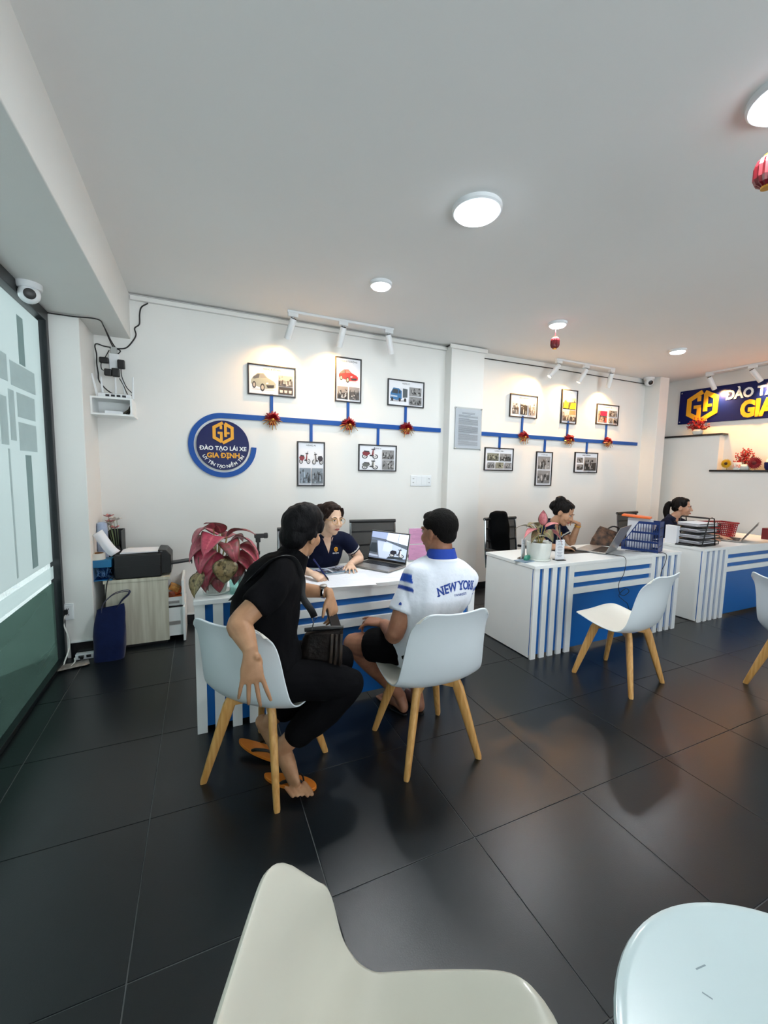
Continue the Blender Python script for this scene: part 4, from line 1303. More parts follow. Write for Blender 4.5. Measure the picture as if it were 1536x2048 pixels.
MB().b2((-0.036, -0.035, 0.0), (0.034, 0, 0.135)).build('housing', M['white_p'], st, bev=0.005)
MB().b2((-0.022, -0.03, 0.135), (0.022, 0, 0.19)).build('clear_neck', mat('clear_plastic', '#b9bdbb', 0.2, var=0.1), st, bev=0.004)
def adapter(x, z, w, h, label):
    t = thing('power_adapter', label, 'adapter', (x, YB - 0.036, z), 0, 'black power adapters')
    MB().b2((-w / 2, -0.04, -h / 2), (w / 2, 0.0, h / 2)).build('body', M['black'], t, bev=0.009, seg=3)
adapter(-0.695, 2.322, 0.066, 0.046, 'black adapter plugged in left of the extension socket')
adapter(-0.577, 2.303, 0.052, 0.072, 'black adapter plugged in right of the extension socket')
adapter(-0.672, 2.228, 0.052, 0.056, 'black adapter at bottom left of the extension socket')
adapter(-0.618, 2.232, 0.055, 0.068, 'black adapter at the bottom of the extension socket')
y = YB - 0.012
cable('data_cable', 'dark cable along the beam underside that drops to the extension socket',
      [(-0.955, 3.695, 2.520), (-0.80, 3.69, 2.518), (-0.655, 3.69, 2.522), (-0.645, 3.85, 2.52), (-0.64, 4.10, 2.48), (-0.615, 4.135, 2.44), (-0.585, 4.135, 2.42), (-0.61, 4.13, 2.385), (-0.63, 4.12, 2.37), (-0.63, 4.12, 2.33)], 0.0045, M['wire'])
cable('data_cable', 'pair of dark cables dropping from the beam edge to the sockets',
      [(-0.65, 3.90, 2.525), (-0.645, 4.10, 2.47), (-0.625, 4.138, 2.43), (-0.612, 4.138, 2.40), (-0.615, 4.13, 2.37)], 0.004, M['wire'])
cable('data_cable', 'cable climbing from the sockets past the beam up to the ceiling duct',
      [(-0.66, 4.135, 2.437), (-0.60, 4.14, 2.438), (-0.54, 4.14, 2.455), (-0.49, 4.14, 2.52), (-0.468, 4.14, 2.57), (-0.475, 4.135, 2.62), (-0.44, 4.138, 2.66), (-0.435, 4.138, 2.74), (-0.42, 4.138, 2.80), (-0.37, 4.135, 2.84)], 0.0055, M['wire'])
cable('data_cable', 'looped black cable left of the sockets running down into the router',
      [(-0.63, 4.138, 2.44), (-0.70, 4.138, 2.445), (-0.745, 4.13, 2.455), (-0.757, 4.11, 2.43), (-0.75, 4.12, 2.37), (-0.752, 4.12, 2.30), (-0.745, 4.12, 2.22), (-0.74, 4.11, 2.16), (-0.70, 4.11, 2.10), (-0.65, 4.10, 2.06), (-0.63, 4.09, 2.045)], 0.005, M['wire'])
cable('data_cable', 'thin black cable from the left adapter curving to the lower adapter',
      [(-0.66, 4.11, 2.41), (-0.69, 4.10, 2.345), (-0.715, 4.09, 2.30), (-0.715, 4.09, 2.25), (-0.69, 4.09, 2.238)], 0.0035, M['wire'])
cable('data_cable', 'thin black cables from the right adapter down to the router end',
      [(-0.58, 4.09, 2.27), (-0.575, 4.09, 2.20), (-0.545, 4.10, 2.12), (-0.505, 4.09, 2.07), (-0.535, 4.09, 2.055), (-0.57, 4.10, 2.14), (-0.595, 4.10, 2.19)], 0.0035, M['wire'])
DZ = 0.755
# ------------------------------------------------------------------ leaves
def leaf_geo(L, w, curl=0.3, fold=0.25, n=8, seed=0):
    """leaf along +x, blade rising +z normal; returns verts, faces, vertex t"""
    rr = random.Random(seed)
    ph = rr.uniform(0, 6)
    vs, fs, tt = [], [], []
    for i in range(n + 1):
        s = i / n
        hw = w * (sin(pi * min(1, s * 0.97 + 0.03) ** 0.72)) ** 0.85
        a = -curl * s * s * 1.6
        x, z = L * s * cos(a * 0.6), L * s * sin(a)
        for j in range(-2, 3):
            u = j / 2
            zz = z + abs(u) * hw * fold + 0.006 * sin(5 * s + ph + 2 * u)
            vs.append((x, u * hw, zz))
            tt.append((s, u))
    for i in range(n):
        for j in range(4):
            a = i * 5 + j
            fs.append((a, a + 1, a + 6, a + 5))
    return vs, fs, tt
def leaf(parent, base, dirv, L, w, mt, curl=0.3, fold=0.25, seed=0, roll=0.0, stem_to=None, name='leaf'):
    d = V(dirv).normalized()
    side = V((0, 0, 1)).cross(d)
    if side.length < 1e-3:
        side = V((0, 1, 0))
    side.normalize()
    nn = d.cross(side)
    R = Matrix((d, side, nn)).transposed() @ Matrix.Rotation(roll, 3, 'X')
    vs, fs, tt = leaf_geo(L, w, curl, fold, 8, seed)
    mb = MB()
    mb.add([R @ V(p) + V(base) for p in vs], fs)
    rr = random.Random(seed)
    cs = []
    for s, u in tt:
        cs.append((abs(u), s, rr.random()))
    mb.c = cs
    o = mb.build(name, mt, parent, smooth=80, col=True)
    o.modifiers.new('solid', 'SOLIDIFY').thickness = 0.0012
    if stem_to is not None:
        p0, p1 = V(stem_to), V(base)
        MB().tube([p0, (p0 + p1) / 2 + V((0, 0, 0.01)), p1], [0.004, 0.0035, 0.003], 6, sub=3).build('stem', M['stem'], o)
    return o
def leaf_mat(name, mid, edge, vein, spots):
    m = mat(name, '#ffffff', 0.38, attr='Col', spec=0.5)
    n, l = m.node_tree.nodes, m.node_tree.links
    b = n['Principled BSDF']
    at = [x for x in n if x.type == 'ATTRIBUTE'][0]
    sp = n.new('ShaderNodeSeparateColor')
    l.new(at.outputs['Color'], sp.inputs[0])
    rp = n.new('ShaderNodeValToRGB')
    e = rp.color_ramp.elements
    e[0].position, e[0].color = 0.0, (*lin(vein), 1)
    e[1].position, e[1].color = 0.14, (*lin(mid), 1)
    x = e.new(0.80)
    x.color = (*lin(mid), 1)
    x = e.new(0.97)
    x.color = (*lin(edge), 1)
    l.new(sp.outputs[0], rp.inputs[0])
    nz = n.new('ShaderNodeTexNoise')
    nz.inputs['Scale'].default_value = 55
    nz.inputs['Detail'].default_value = 3
    tc = [k for k in n if k.type == 'TEX_COORD'][0]
    l.new(tc.outputs['Object'], nz.inputs['Vector'])
    mr = n.new('ShaderNodeValToRGB')
    mr.color_ramp.elements[0].position, mr.color_ramp.elements[1].position = 0.50, 0.68
    l.new(nz.outputs['Fac'], mr.inputs[0])
    mx = n.new('ShaderNodeMix')
    mx.data_type = 'RGBA'
    l.new(mr.outputs[0], mx.inputs[0])
    l.new(rp.outputs[0], mx.inputs[6])
    mx.inputs[7].default_value = (*lin(spots), 1)
    l.new(mx.outputs[2], b.inputs['Base Color'])
    return m
M['leaf_red'] = leaf_mat('red_leaf', '#b0475a', '#5d4a38', '#c96a70', '#9a3a4c')
M['leaf_dark'] = leaf_mat('mottled_leaf', '#94805a', '#4a4a2c', '#b0a070', '#40371f')
M['leaf_mix'] = leaf_mat('red_brown_leaf', '#8f3b46', '#4f4a30', '#b9666a', '#6a4238')
M['leaf_pink'] = leaf_mat('pink_leaf', '#c9767c', '#4b5a3a', '#d99a8e', '#b5626b')
M['leaf_green'] = leaf_mat('green_leaf', '#6d6a48', '#3f4a2e', '#a08a66', '#7d5a4c')
M['stem'] = mat('plant_stem', '#a79a55', 0.5, var=0.2)

# plant on the near desk
pt = thing('potted_plant', 'large red leaved plant in a ribbed white pot on the nearest desk', 'plant', (0.072, 2.485, DZ))
n = 48
vs, fs = [], []
for r, z in ((0.048, 0.004), (0.054, 0.03), (0.060, 0.07), (0.066, 0.098), (0.064, 0.104), (0.058, 0.100)):
    for k in range(n):
        q = 1.0 + (0.022 if k % 2 else -0.022) * (1 if z < 0.09 else 0.2)
        a = 2 * pi * k / n
        vs.append((r * q * cos(a), r * q * sin(a), z))
for i in range(5):
    for k in range(n):
        fs.append((i * n + k, i * n + (k + 1) % n, (i + 1) * n + (k + 1) % n, (i + 1) * n + k))
fs += [tuple(range(n)), tuple(range(5 * n, 6 * n))]
MB().add(vs, fs).build('pot', M['pot'], pt, smooth=30)
MB().lathe([(0.055, 0.0), (0.072, 0.003), (0.076, 0.012), (0.073, 0.012), (0.066, 0.006)], 40).build('saucer', M['pot'], pt)
MB().lathe([(0.0575, 0.09), (0.057, 0.101), (0.02, 0.104)], 24).build('soil', M['soil'], pt)
# (px-based survey of the leaves: base, direction, length, half width, material)
LV = [((-0.010, -0.01, 0.37), (-0.75, -0.25, 0.28), 0.125, 0.050, 'leaf_red', 0.9), ((-0.02, -0.03, 0.30), (-0.8, -0.3, 0.12), 0.125, 0.052, 'leaf_red', 0.8),
      ((0.03, -0.01, 0.34), (-0.35, -0.2, 0.75), 0.115, 0.040, 'leaf_mix', 0.4), ((0.06, 0.0, 0.32), (0.55, -0.1, 0.5), 0.13, 0.036, 'leaf_mix', 0.5),
      ((0.085, -0.01, 0.30), (0.85, -0.2, 0.32), 0.15, 0.042, 'leaf_red', 0.9), ((0.11, -0.03, 0.26), (0.75, -0.35, 0.10), 0.15, 0.052, 'leaf_red', 1.0),
      ((0.10, -0.04, 0.22), (0.8, -0.4, -0.25), 0.14, 0.055, 'leaf_red', 0.7), ((-0.02, -0.05, 0.26), (-0.6, -0.5, -0.10), 0.12, 0.055, 'leaf_red', 0.9),
      ((0.0, -0.06, 0.24), (-0.35, -0.5, -0.55), 0.15, 0.055, 'leaf_red', 0.5), ((-0.015, -0.05, 0.19), (-0.55, -0.45, -0.45), 0.13, 0.050, 'leaf_red', 0.6),
      ((0.03, -0.06, 0.22), (-0.05, -0.55, -0.75), 0.14, 0.055, 'leaf_mix', 0.4), ((0.040, -0.125, 0.215), (0.0, -0.35, -0.9), 0.125, 0.050, 'leaf_dark', 0.3),
      ((0.08, -0.05, 0.23), (0.25, -0.4, -0.75), 0.16, 0.050, 'leaf_mix', 0.3), ((-0.03, -0.05, 0.15), (-0.55, -0.35, -0.75), 0.12, 0.048, 'leaf_mix', 0.4),
      ((-0.070, -0.08, 0.14), (-0.55, -0.3, -0.70), 0.13, 0.034, 'leaf_dark', 0.3), ((0.0, -0.07, 0.13), (0.1, -0.3, -0.9), 0.105, 0.032, 'leaf_mix', 0.1),
      ((0.02, 0.02, 0.33), (-0.5, 0.4, 0.55), 0.13, 0.045, 'leaf_red', 0.6), ((0.06, 0.03, 0.30), (0.5, 0.6, 0.45), 0.13, 0.045, 'leaf_mix', 0.6), ((0.0, -0.04, 0.32), (-0.15, -0.6, 0.35), 0.13, 0.05, 'leaf_red', 1.0),
      ((0.05, -0.04, 0.29), (0.2, -0.7, 0.2), 0.12, 0.045, 'leaf_mix', 1.0)]
LV = [(b, d, L * 1.08, w * 1.32, mm, cu) for b, d, L, w, mm, cu in LV]
for i, (b, d, L, w, mm, cu) in enumerate(LV):
    leaf(pt, b, d, L, w, M[mm], cu, 0.22, i, random.Random(i).uniform(-0.35, 0.35), (b[0] * 0.25, b[1] * 0.25, 0.10))
# cup and pen holder
cp = thing('drinking_glass', 'clear ribbed glass beside the red plant on the nearest desk', 'glass', (0.166, 2.415, DZ))
MB().lathe([(0.001, 0.004), (0.026, 0.004), (0.030, 0.105), (0.032, 0.105), (0.0285, 0.0), (0.001, 0.0)], 28).build('glass', glass_mat('tumbler_glass', '#e0f2f0'), cp)
ph = thing('pen_holder', 'white pen holder with dark pens behind the clear glass', 'pen holder', (0.225, 2.47, DZ))
MB().lathe([(0.001, 0.004), (0.034, 0.004), (0.035, 0.10), (0.037, 0.10), (0.037, 0.0), (0.001, 0.0)], 28).build('holder', M['white_p'], ph)
for k, (dx, dy, c) in enumerate(((0.012, 0.0, 'black'), (-0.014, 0.01, 'black'), (0.02, 0.015, 'pink'), (0.0, -0.012, 'frame'))):
    MB().tube([(dx * 0.5, dy * 0.5, 0.006), (dx * 1.5, dy * 1.6, 0.145 - 0.008 * k)], 0.0045, 8).build('pen', M[c], ph)
# phone tripod
tr = thing('phone_tripod', 'black phone tripod standing behind the red plant', 'tripod', (0.335, 2.75, DZ))
MB().lathe([(0.008, 0.09), (0.008, 0.235)], 10).lathe([(0.013, 0.15), (0.013, 0.17)], 10).build('column', M['black'], tr)
for k in range(3):
    a = 2 * pi * k / 3 + 0.4
    MB().tube([(0, 0, 0.11), (0.075 * cos(a), 0.075 * sin(a), 0.004)], 0.006, 8).build('leg', M['black'], tr)
MB().box((0.015, 0, 0.272), (0.075, 0.03, 0.028)).box((0.0, 0, 0.245), (0.03, 0.024, 0.03)).lathe([(0.019, -0.012), (0.019, 0.012)], 14, (0.05, 0, 0.272), R=Matrix.Rotation(pi / 2, 3, 'Y')).build('phone_clamp', M['black'], tr, bev=0.004)

# ------------------------------------------------------------------ laptops
def laptop(x, y, z, face, w, d, tilt, label, shapes=None, body='steel'):
    """face = direction the screen looks to; origin at the hinge middle"""
    t = thing('laptop', label, 'laptop', (x, y, z), atan2(face[1], face[0]) + pi / 2)
    MB().b2((-w / 2, -d, 0.004), (w / 2, 0, 0.017)).build('base', M[body], t, bev=0.003)
    MB().b2((-w * 0.44, -d * 0.50, 0.0165), (w * 0.44, -d * 0.08, 0.0178)).build('key_bed', M['frame'], t, smooth=0)
    keys = MB()
    for r in range(5):
        for k in range(14):
            keys.b2((-w * 0.43 + k * w * 0.0615, -d * 0.49 + r * d * 0.081, 0.0178), (-w * 0.43 + k * w * 0.0615 + w * 0.052, -d * 0.49 + r * d * 0.081 + d * 0.066, 0.0192))
    kk = keys.build('keys', M['black'], t, smooth=0)
    kk['kind'] = 'stuff'
    MB().b2((-w * 0.16, -d * 0.93, 0.0168), (w * 0.16, -d * 0.57, 0.0175)).build('touchpad', M['steel'], t, smooth=0)
    lid = MB().b2((-w / 2, -0.003, 0.0), (w / 2, 0.003, d)).build('lid', M[body], t, (0, 0, 0.016), bev=0.002)
    lid.rotation_euler[0] = -tilt
    MB().b2((-w / 2 + 0.003, -0.0042, 0.004), (w / 2 - 0.003, -0.003, d - 0.004)).build('bezel', M['black'], lid, smooth=0)
    if shapes:
        print_mesh('screen', lid, w - 0.018, d - 0.03, shapes, -0.0043, mats=M['screen']).location = (0, 0, d / 2 + 0.005)
    else:
        MB().b2((-w / 2 + 0.009, -0.005, 0.02), (w / 2 - 0.009, -0.0042, d - 0.01)).build('screen', M['frame'], lid, smooth=0)
    return t
rr = random.Random(2)
scr = [([(0, 0), (1, 0), (1, 1), (0, 1)], (0.10, 0.12, 0.15)), ([(0, 0.78), (0.45, 0.74), (0.45, 1), (0, 1)], (0.35, 0.42, 0.62)), ([(0.42, 0.72), (1, 0.60), (1, 1), (0.45, 1)], (0.72, 0.78, 0.92)),
       ([(0.28, 0.04), (0.18, 0.66), (0.40, 0.68), (1, 0.45), (1, 0.12), (0.6, 0.0)], (0.50, 0.58, 0.72)), ([(0.36, 0.30), (0.38, 0.62), (0.60, 0.58), (0.60, 0.28)], (0.62, 0.70, 0.88)),
       ([(0.0, 0.22), (0.02, 0.56), (0.17, 0.58), (0.22, 0.2)], (0.03, 0.04, 0.05)), ([(0, 0.06), (0.26, 0.05), (0.25, 0.12), (0, 0.14)], (0.40, 0.45, 0.55)), ([(0, 0), (1, 0), (1, 0.035), (0, 0.035)], (0.16, 0.2, 0.28)),
       ([(0.745, 0.56), (0.755, 0.56), (0.755, 1), (0.745, 1)], (0.25, 0.3, 0.4)), ([(0.0, 0.70), (0.43, 0.64), (0.43, 0.68), (0, 0.74)], (0.12, 0.15, 0.22))]
scr += [([(x, y) for x, y in p], c) for p, c in bike((0.02, 0.02, 0.03), 0.56, 0.12, 0.40, 0.36)] + [([(0.5, 0.03), (0.95, 0.08), (0.9, 0.16), (0.55, 0.12)], (0.03, 0.04, 0.05))]
laptop(1.285, 2.805, DZ, (-0.85, -0.52), 0.355, 0.235, radians(14), 'silver laptop on the nearest desk with its lit screen showing a motorbike', scr)
laptop(3.47, 2.56, DZ, (-0.38, 0.92), 0.38, 0.26, radians(24), 'grey laptop seen from behind its lid on the middle desk')
laptop(5.56, 2.52, DZ, (-0.38, 0.92), 0.34, 0.235, radians(32), 'open laptop on the farthest desk beside the document trays')

# ------------------------------------------------------------------ papers on the near desk
def sheet(x, y, rot, w, h, z, label, cat='paper', lines=True, group=None, name='paper_sheet', dark=(0.45, 0.46, 0.52)):
    t = thing(name, label, cat, (x, y, DZ + z), rot, group)
    MB().b2((-w / 2, -h / 2, 0), (w / 2, h / 2, 0.0008)).build('sheet', M['paper'], t, smooth=0)
    if lines:
        mb = MB()
        rr = random.Random(int(x * 1000))
        for k in range(18):
            yy = h * 0.42 - k * h * 0.047
            L = w * rr.uniform(0.25, 0.42)
            mb.add([(-w * 0.42, yy, 0.00095), (-w * 0.42 + 2 * L, yy, 0.00095), (-w * 0.42 + 2 * L, yy + 0.0016, 0.00095), (-w * 0.42, yy + 0.0016, 0.00095)], [(0, 1, 2, 3)], 0, dark)
        mb.build('print', M['print'], t, smooth=0, col=True)
    return t
GP = 'papers on the nearest desk'
sheet(0.80, 2.47, -0.12, 0.42, 0.297, 0.002, 'large white form under the writing hand, hanging over the desk edge', group=GP)
sheet(1.10, 2.55, -0.30, 0.297, 0.21, 0.0, 'printed form between the writing hand and the laptop', group=GP)
sheet(0.60, 2.62, 0.25, 0.21, 0.297, 0.001, 'grey edged form under the left of the big white form', group=GP)
nb = thing('brochure', 'colour printed brochure under the forearm of the woman with glasses', 'brochure', (0.82, 2.72, DZ), 0.12)
MB().b2((-0.15, -0.10, 0), (0.15, 0.10, 0.006)).build('pages', M['paper'], nb, smooth=0)
mb = MB()
for p, c in photo(0.02, 0.15, 0.45, 0.8, 51, (0.8, 0.85, 1.2), hi=0.7, base=0.5) + photo(0.52, 0.15, 0.45, 0.8, 52, (0.9, 0.9, 1.1), hi=0.8, base=0.55) + [([(0, 0.0), (1, 0.0), (1, 0.08), (0, 0.08)], (0.05, 0.2, 0.3))]:
    i = len(mb.f)
    mb.add([(x * 0.3 - 0.15, y * 0.2 - 0.1, 0.0062 + 0.0002 * i) for x, y in p], [tuple(range(len(p)))], 0, c)
mb.build('print', M['print'], nb, smooth=0, col=True)
# pink forms in an upright holder
pk = thing('leaflet_stand', 'upright stand of two pink forms, right of the open laptop', 'leaflet stand', (1.60, 2.81, DZ), -0.10)
MB().b2((-0.12, -0.012, 0.0), (0.12, 0.04, 0.006)).b2((-0.12, 0.006, 0.0), (0.12, 0.009, 0.27)).build('acrylic', M['acry'], pk, smooth=0)
for z0 in (0.012, 0.142):
    o = MB().b2((-0.115, 0.001, z0), (0.115, 0.004, z0 + 0.122)).build('pink_form', M['pink'], pk, smooth=0)
    mb = MB()
    rr = random.Random(int(z0 * 100))
    for k in range(9):
        z = z0 + 0.105 - k * 0.0105
        L = rr.uniform(0.05, 0.105)
        mb.add([(-L, 0.0007, z), (L, 0.0007, z), (L, 0.0007, z + 0.002), (-L, 0.0007, z + 0.002)], [(0, 1, 2, 3)], 0, (0.28, 0.12, 0.22))
    mb.build('print', M['print'], o, smooth=0, col=True)
pb = thing('plastic_sleeve', 'clear plastic sleeve lying beside the pink forms', 'sleeve', (1.50, 2.62, DZ), 0.3)
MB().b2((-0.08, -0.05, 0), (0.08, 0.05, 0.004)).build('sleeve', M['acry'], pb, smooth=0)

# ------------------------------------------------------------------ middle desk
p2 = thing('potted_plant', 'small pink leaved plant in a round white pot on the middle desk', 'plant', (2.555, 2.54, DZ))
MB().lathe([(0.075, 0.0), (0.082, 0.006), (0.094, 0.05), (0.100, 0.12), (0.099, 0.150), (0.092, 0.153), (0.088, 0.137), (0.02, 0.133)], 40).build('pot', M['pot'], p2)
MB().lathe([(0.085, -0.0), (0.098, 0.004), (0.100, 0.014), (0.088, 0.016)], 40).build('saucer', M['pot'], p2)
MB().lathe([(0.083, 0.128), (0.08, 0.137), (0.02, 0.14)], 24).build('soil', M['soil'], p2)
LV2 = [((0.01, -0.02, 0.235), (-0.1, -0.1, 0.9), 0.13, 0.035, 'leaf_pink', 0.1), ((0.06, -0.01, 0.215), (0.8, -0.1, 0.25), 0.125, 0.034, 'leaf_pink', 0.3),
       ((-0.04, -0.01, 0.23), (-0.75, -0.15, 0.35), 0.13, 0.034, 'leaf_green', 0.7), ((-0.06, -0.03, 0.20), (-0.85, -0.25, 0.02), 0.19, 0.028, 'leaf_pink', 0.6),
       ((-0.05, -0.04, 0.18), (-0.75, -0.4, -0.22), 0.15, 0.032, 'leaf_green', 0.5), ((0.05, -0.04, 0.19), (0.55, -0.5, -0.25), 0.14, 0.042, 'leaf_pink', 0.8),
       ((0.0, -0.06, 0.19), (0.05, -0.6, -0.4), 0.10, 0.04, 'leaf_green', 0.7), ((0.03, 0.04, 0.2), (0.5, 0.6, 0.3), 0.14, 0.032, 'leaf_green', 0.6), ((-0.03, 0.04, 0.2), (-0.5, 0.6, 0.2), 0.14, 0.032, 'leaf_green', 0.6)]
LV2 = [((b[0] * 0.9, b[1] * 0.9, b[2] + 0.055), (d[0], d[1], d[2] + 0.18), L, w * 1.1, mm, cu * 0.6) for b, d, L, w, mm, cu in LV2]
for i, (b, d, L, w, mm, cu) in enumerate(LV2):
    leaf(p2, b, d, L, w, M[mm], cu, 0.25, 40 + i, random.Random(i + 9).uniform(-0.4, 0.4), (b[0] * 0.3, b[1] * 0.3, 0.135))
def cardstand(x, y, rot, w, h, label, rows):
    t = thing('card_stand', label, 'card stand', (x, y, DZ), rot)
    MB().b2((-w / 2, -0.035, 0), (w / 2, 0.03, 0.006)).build('foot', M['black'], t, smooth=0, bev=0.001)
    MB().b2((-w / 2, -0.004, 0.006), (w / 2, 0.0, h)).build('card', M['paper'], t, smooth=0)
    mb = MB()
    rr = random.Random(7)
    for k in range(rows):
        z = h * 0.9 - k * h * 0.075
        L = rr.uniform(0.2, 0.38) * w
        mb.add([(-L, -0.0043, z), (L, -0.0043, z), (L, -0.0043, z + h * 0.025), (-L, -0.0043, z + h * 0.025)], [(0, 1, 2, 3)], 0, (0.25, 0.27, 0.3))
    mb.build('print', M['print'], t, smooth=0, col=True)
cardstand(2.712, 2.468, -0.15, 0.085, 0.17, 'small printed card on a black foot, right of the pink leaved plant', 11)
cardstand(2.665, 2.61, -0.5, 0.09, 0.15, 'second white card half hidden behind the white plant pot', 3)
cardstand(2.465, 2.625, 0.5, 0.09, 0.17, 'white card half hidden left of the white plant pot', 3)
tk = thing('tape_dispenser', 'small green tape dispenser on a grey pad by the white plant pot', 'tape dispenser', (2.440, 2.545, DZ + 0.006), 0.4)
MB().prism([(-0.04, 0), (0.04, 0), (0.045, 0.02), (0.02, 0.036), (-0.02, 0.036), (-0.04, 0.016)], 0.03, Matrix.Translation((0, 0.015, 0)) @ WALLT).build('body', mat('green_plastic', '#2f8a72', 0.4, var=0.1), tk, bev=0.003)
gp = thing('grey_pad', 'small blue grey pad under the green tape dispenser', 'pad', (2.420, 2.540, DZ), 0.25)
MB().b2((-0.085, -0.055, 0), (0.085, 0.055, 0.005)).build('pad', mat('grey_pad', '#7e94a6', 0.6, var=0.2, vscale=20), gp, smooth=0)
mp_ = thing('mouse_pad', 'black mouse pad under the mouse on the middle desk', 'mouse pad', (3.12, 2.725, DZ), -0.1)
MB().b2((-0.14, -0.10, 0), (0.14, 0.10, 0.003)).build('pad', M['black'], mp_, smooth=0)
ms = thing('computer_mouse', 'black computer mouse under the hand on the black pad', 'mouse', (3.195, 2.755, DZ + 0.003), -0.9)
MB().lathe([(0.0, 0.032), (0.012, 0.031), (0.024, 0.024), (0.030, 0.010), (0.031, 0.0)], 20, sx=1, sy=1.7).build('body', M['black'], ms)
cable('mouse_cable', 'thin dark cable dropping over the front of the middle desk in a loop',
      [(3.27, 2.69, DZ + 0.006), (3.30, 2.55, DZ + 0.006), (3.34, 2.42, DZ + 0.008), (3.35, 2.335, DZ - 0.005), (3.345, 2.335, 0.62), (3.29, 2.335, 0.54), (3.30, 2.33, 0.45), (3.37, 2.335, 0.42), (3.43, 2.335, 0.45), (3.38, 2.335, 0.48), (3.30, 2.335, 0.43), (3.36, 2.335, 0.38), (3.42, 2.335, 0.34), (3.46, 2.335, 0.28), (3.55, 2.335, 0.30)], 0.0028, M['wire'])
cable('power_cable', 'thin black cable from the blue basket side over the middle desk front',
      [(3.66, 2.56, DZ + 0.006), (3.75, 2.46, DZ + 0.006), (3.86, 2.39, DZ + 0.006), (3.905, 2.335, DZ - 0.005), (3.90, 2.335, 0.66), (3.86, 2.335, 0.60), (3.85, 2.335, 0.5)], 0.0028, M['wire'])
bg = thing('handbag', 'brown and black patterned handbag lying behind the grey laptop', 'bag', (3.80, 2.86, DZ), -0.5)
vs, fs = [], []
for i in range(9):
    s = i / 8
    for k in range(20):
        a = 2 * pi * k / 20
        x = cos(a) * (0.17 - 0.06 * s * s) + 0.012 * noise.noise(V((cos(a) * 2, sin(a) * 2, s * 4)))
        y = sin(a) * (0.085 - 0.05 * s) + 0.012 * noise.noise(V((cos(a) * 2 + 5, sin(a) * 2, s * 4)))
        vs.append((x + 0.03 * s, y, 0.155 * s * (1 - 0.25 * cos(a) * s)))
for i in range(8):
    for k in range(20):
        fs.append((i * 20 + k, i * 20 + (k + 1) % 20, (i + 1) * 20 + (k + 1) % 20, (i + 1) * 20 + k))
fs += [tuple(range(20)), tuple(range(160, 180))]
MB().add(vs, fs).build('bag_body', mat('patterned_fabric', '#6b4a34', 0.6, col2='#17110d', vscale=24), bg, smooth=60)
MB().tube([(-0.12, -0.03, 0.05), (-0.06, -0.02, 0.12), (0.04, 0, 0.19), (0.12, 0.0, 0.16), (0.16, 0.0, 0.06)], 0.008, 8, sub=4).build('handle', M['black'], bg)

# blue basket with papers
bk = thing('file_basket', 'tall blue plastic file basket with a sloping slotted side on the middle desk', 'basket', (3.87, 2.545, DZ), -1.21)
def slotted(mb, poly, T, cols, rows, holes):
    pass
w2, d2, h2 = 0.150, 0.085, 0.285
mb = MB()
mb.b2((-w2, -d2, 0), (w2, d2, 0.006))
mb.b2((w2 - 0.004, -d2, 0), (w2, d2, h2))                # back wall
mb.b2((-w2, -d2, 0), (-w2 + 0.004, d2, 0.09))            # low front
for s in (-1, 1):                                        # sloping sides made of bars
    y0, y1 = (s * d2 - 0.002, s * d2 + 0.002)
    top = lambda x: min(h2, 0.09 + max(0, (x + w2 - 0.02)) * 1.75) if x < w2 * 0.35 else h2
    nb_ = 15
    for k in range(nb_):
        x = -w2 + 2 * w2 * k / (nb_ - 1)
        mb.b2((x - 0.003, y0, 0.0), (x + 0.003, y1, top(x)))
    for z in (0.008, 0.085, 0.17, 0.262):
        xs = [-w2 + 2 * w2 * q / 40 for q in range(41)]
        xs = [x for x in xs if top(x) >= z + 0.012]
        if xs:
            mb.b2((xs[0], y0, z), (w2, y1, z + 0.018))
    for q in range(16):
        xa, xb = -w2 + 2 * w2 * q / 16, -w2 + 2 * w2 * (q + 1) / 16
        mb.prism([(xa, top(xa) - 0.014), (xb, top(xb) - 0.014), (xb, top(xb)), (xa, top(xa))], 0.006, Matrix.Translation((0, s * d2 + 0.003, 0)) @ WALLT)
mb.build('basket', M['basketb'], bk, smooth=0)
mb = MB()
for zz in (0.05, 0.14, 0.225):
    mb.b2((w2 - 0.0005, -0.055, zz), (w2 + 0.0008, 0.055, zz + 0.012))
mb.build('end_slots', M['frame'], bk, smooth=0)
fp = thing('paper_stack', 'white papers standing upright inside the blue basket', 'papers', (3.87, 2.545, DZ + 0.007), -1.21)
MB().b2((-0.135, 0.0, 0), (0.07, 0.055, 0.296)).build('papers', M['paper'], fp, smooth=0)
of = thing('folder', 'orange folder lying across the top of the blue basket', 'folder', (3.84, 2.60, DZ + 0.312), -1.10)
MB().box((0.0, 0.02, 0.008), (0.24, 0.12, 0.018), 0, Matrix.Rotation(0.06, 3, 'Y')).build('cover', M['orange'], of, bev=0.004)
MB().box((-0.06, 0.10, 0.006), (0.06, 0.05, 0.035), 0, Matrix.Rotation(0.10, 3, 'Y')).build('clip', M['black'], of, bev=0.004)

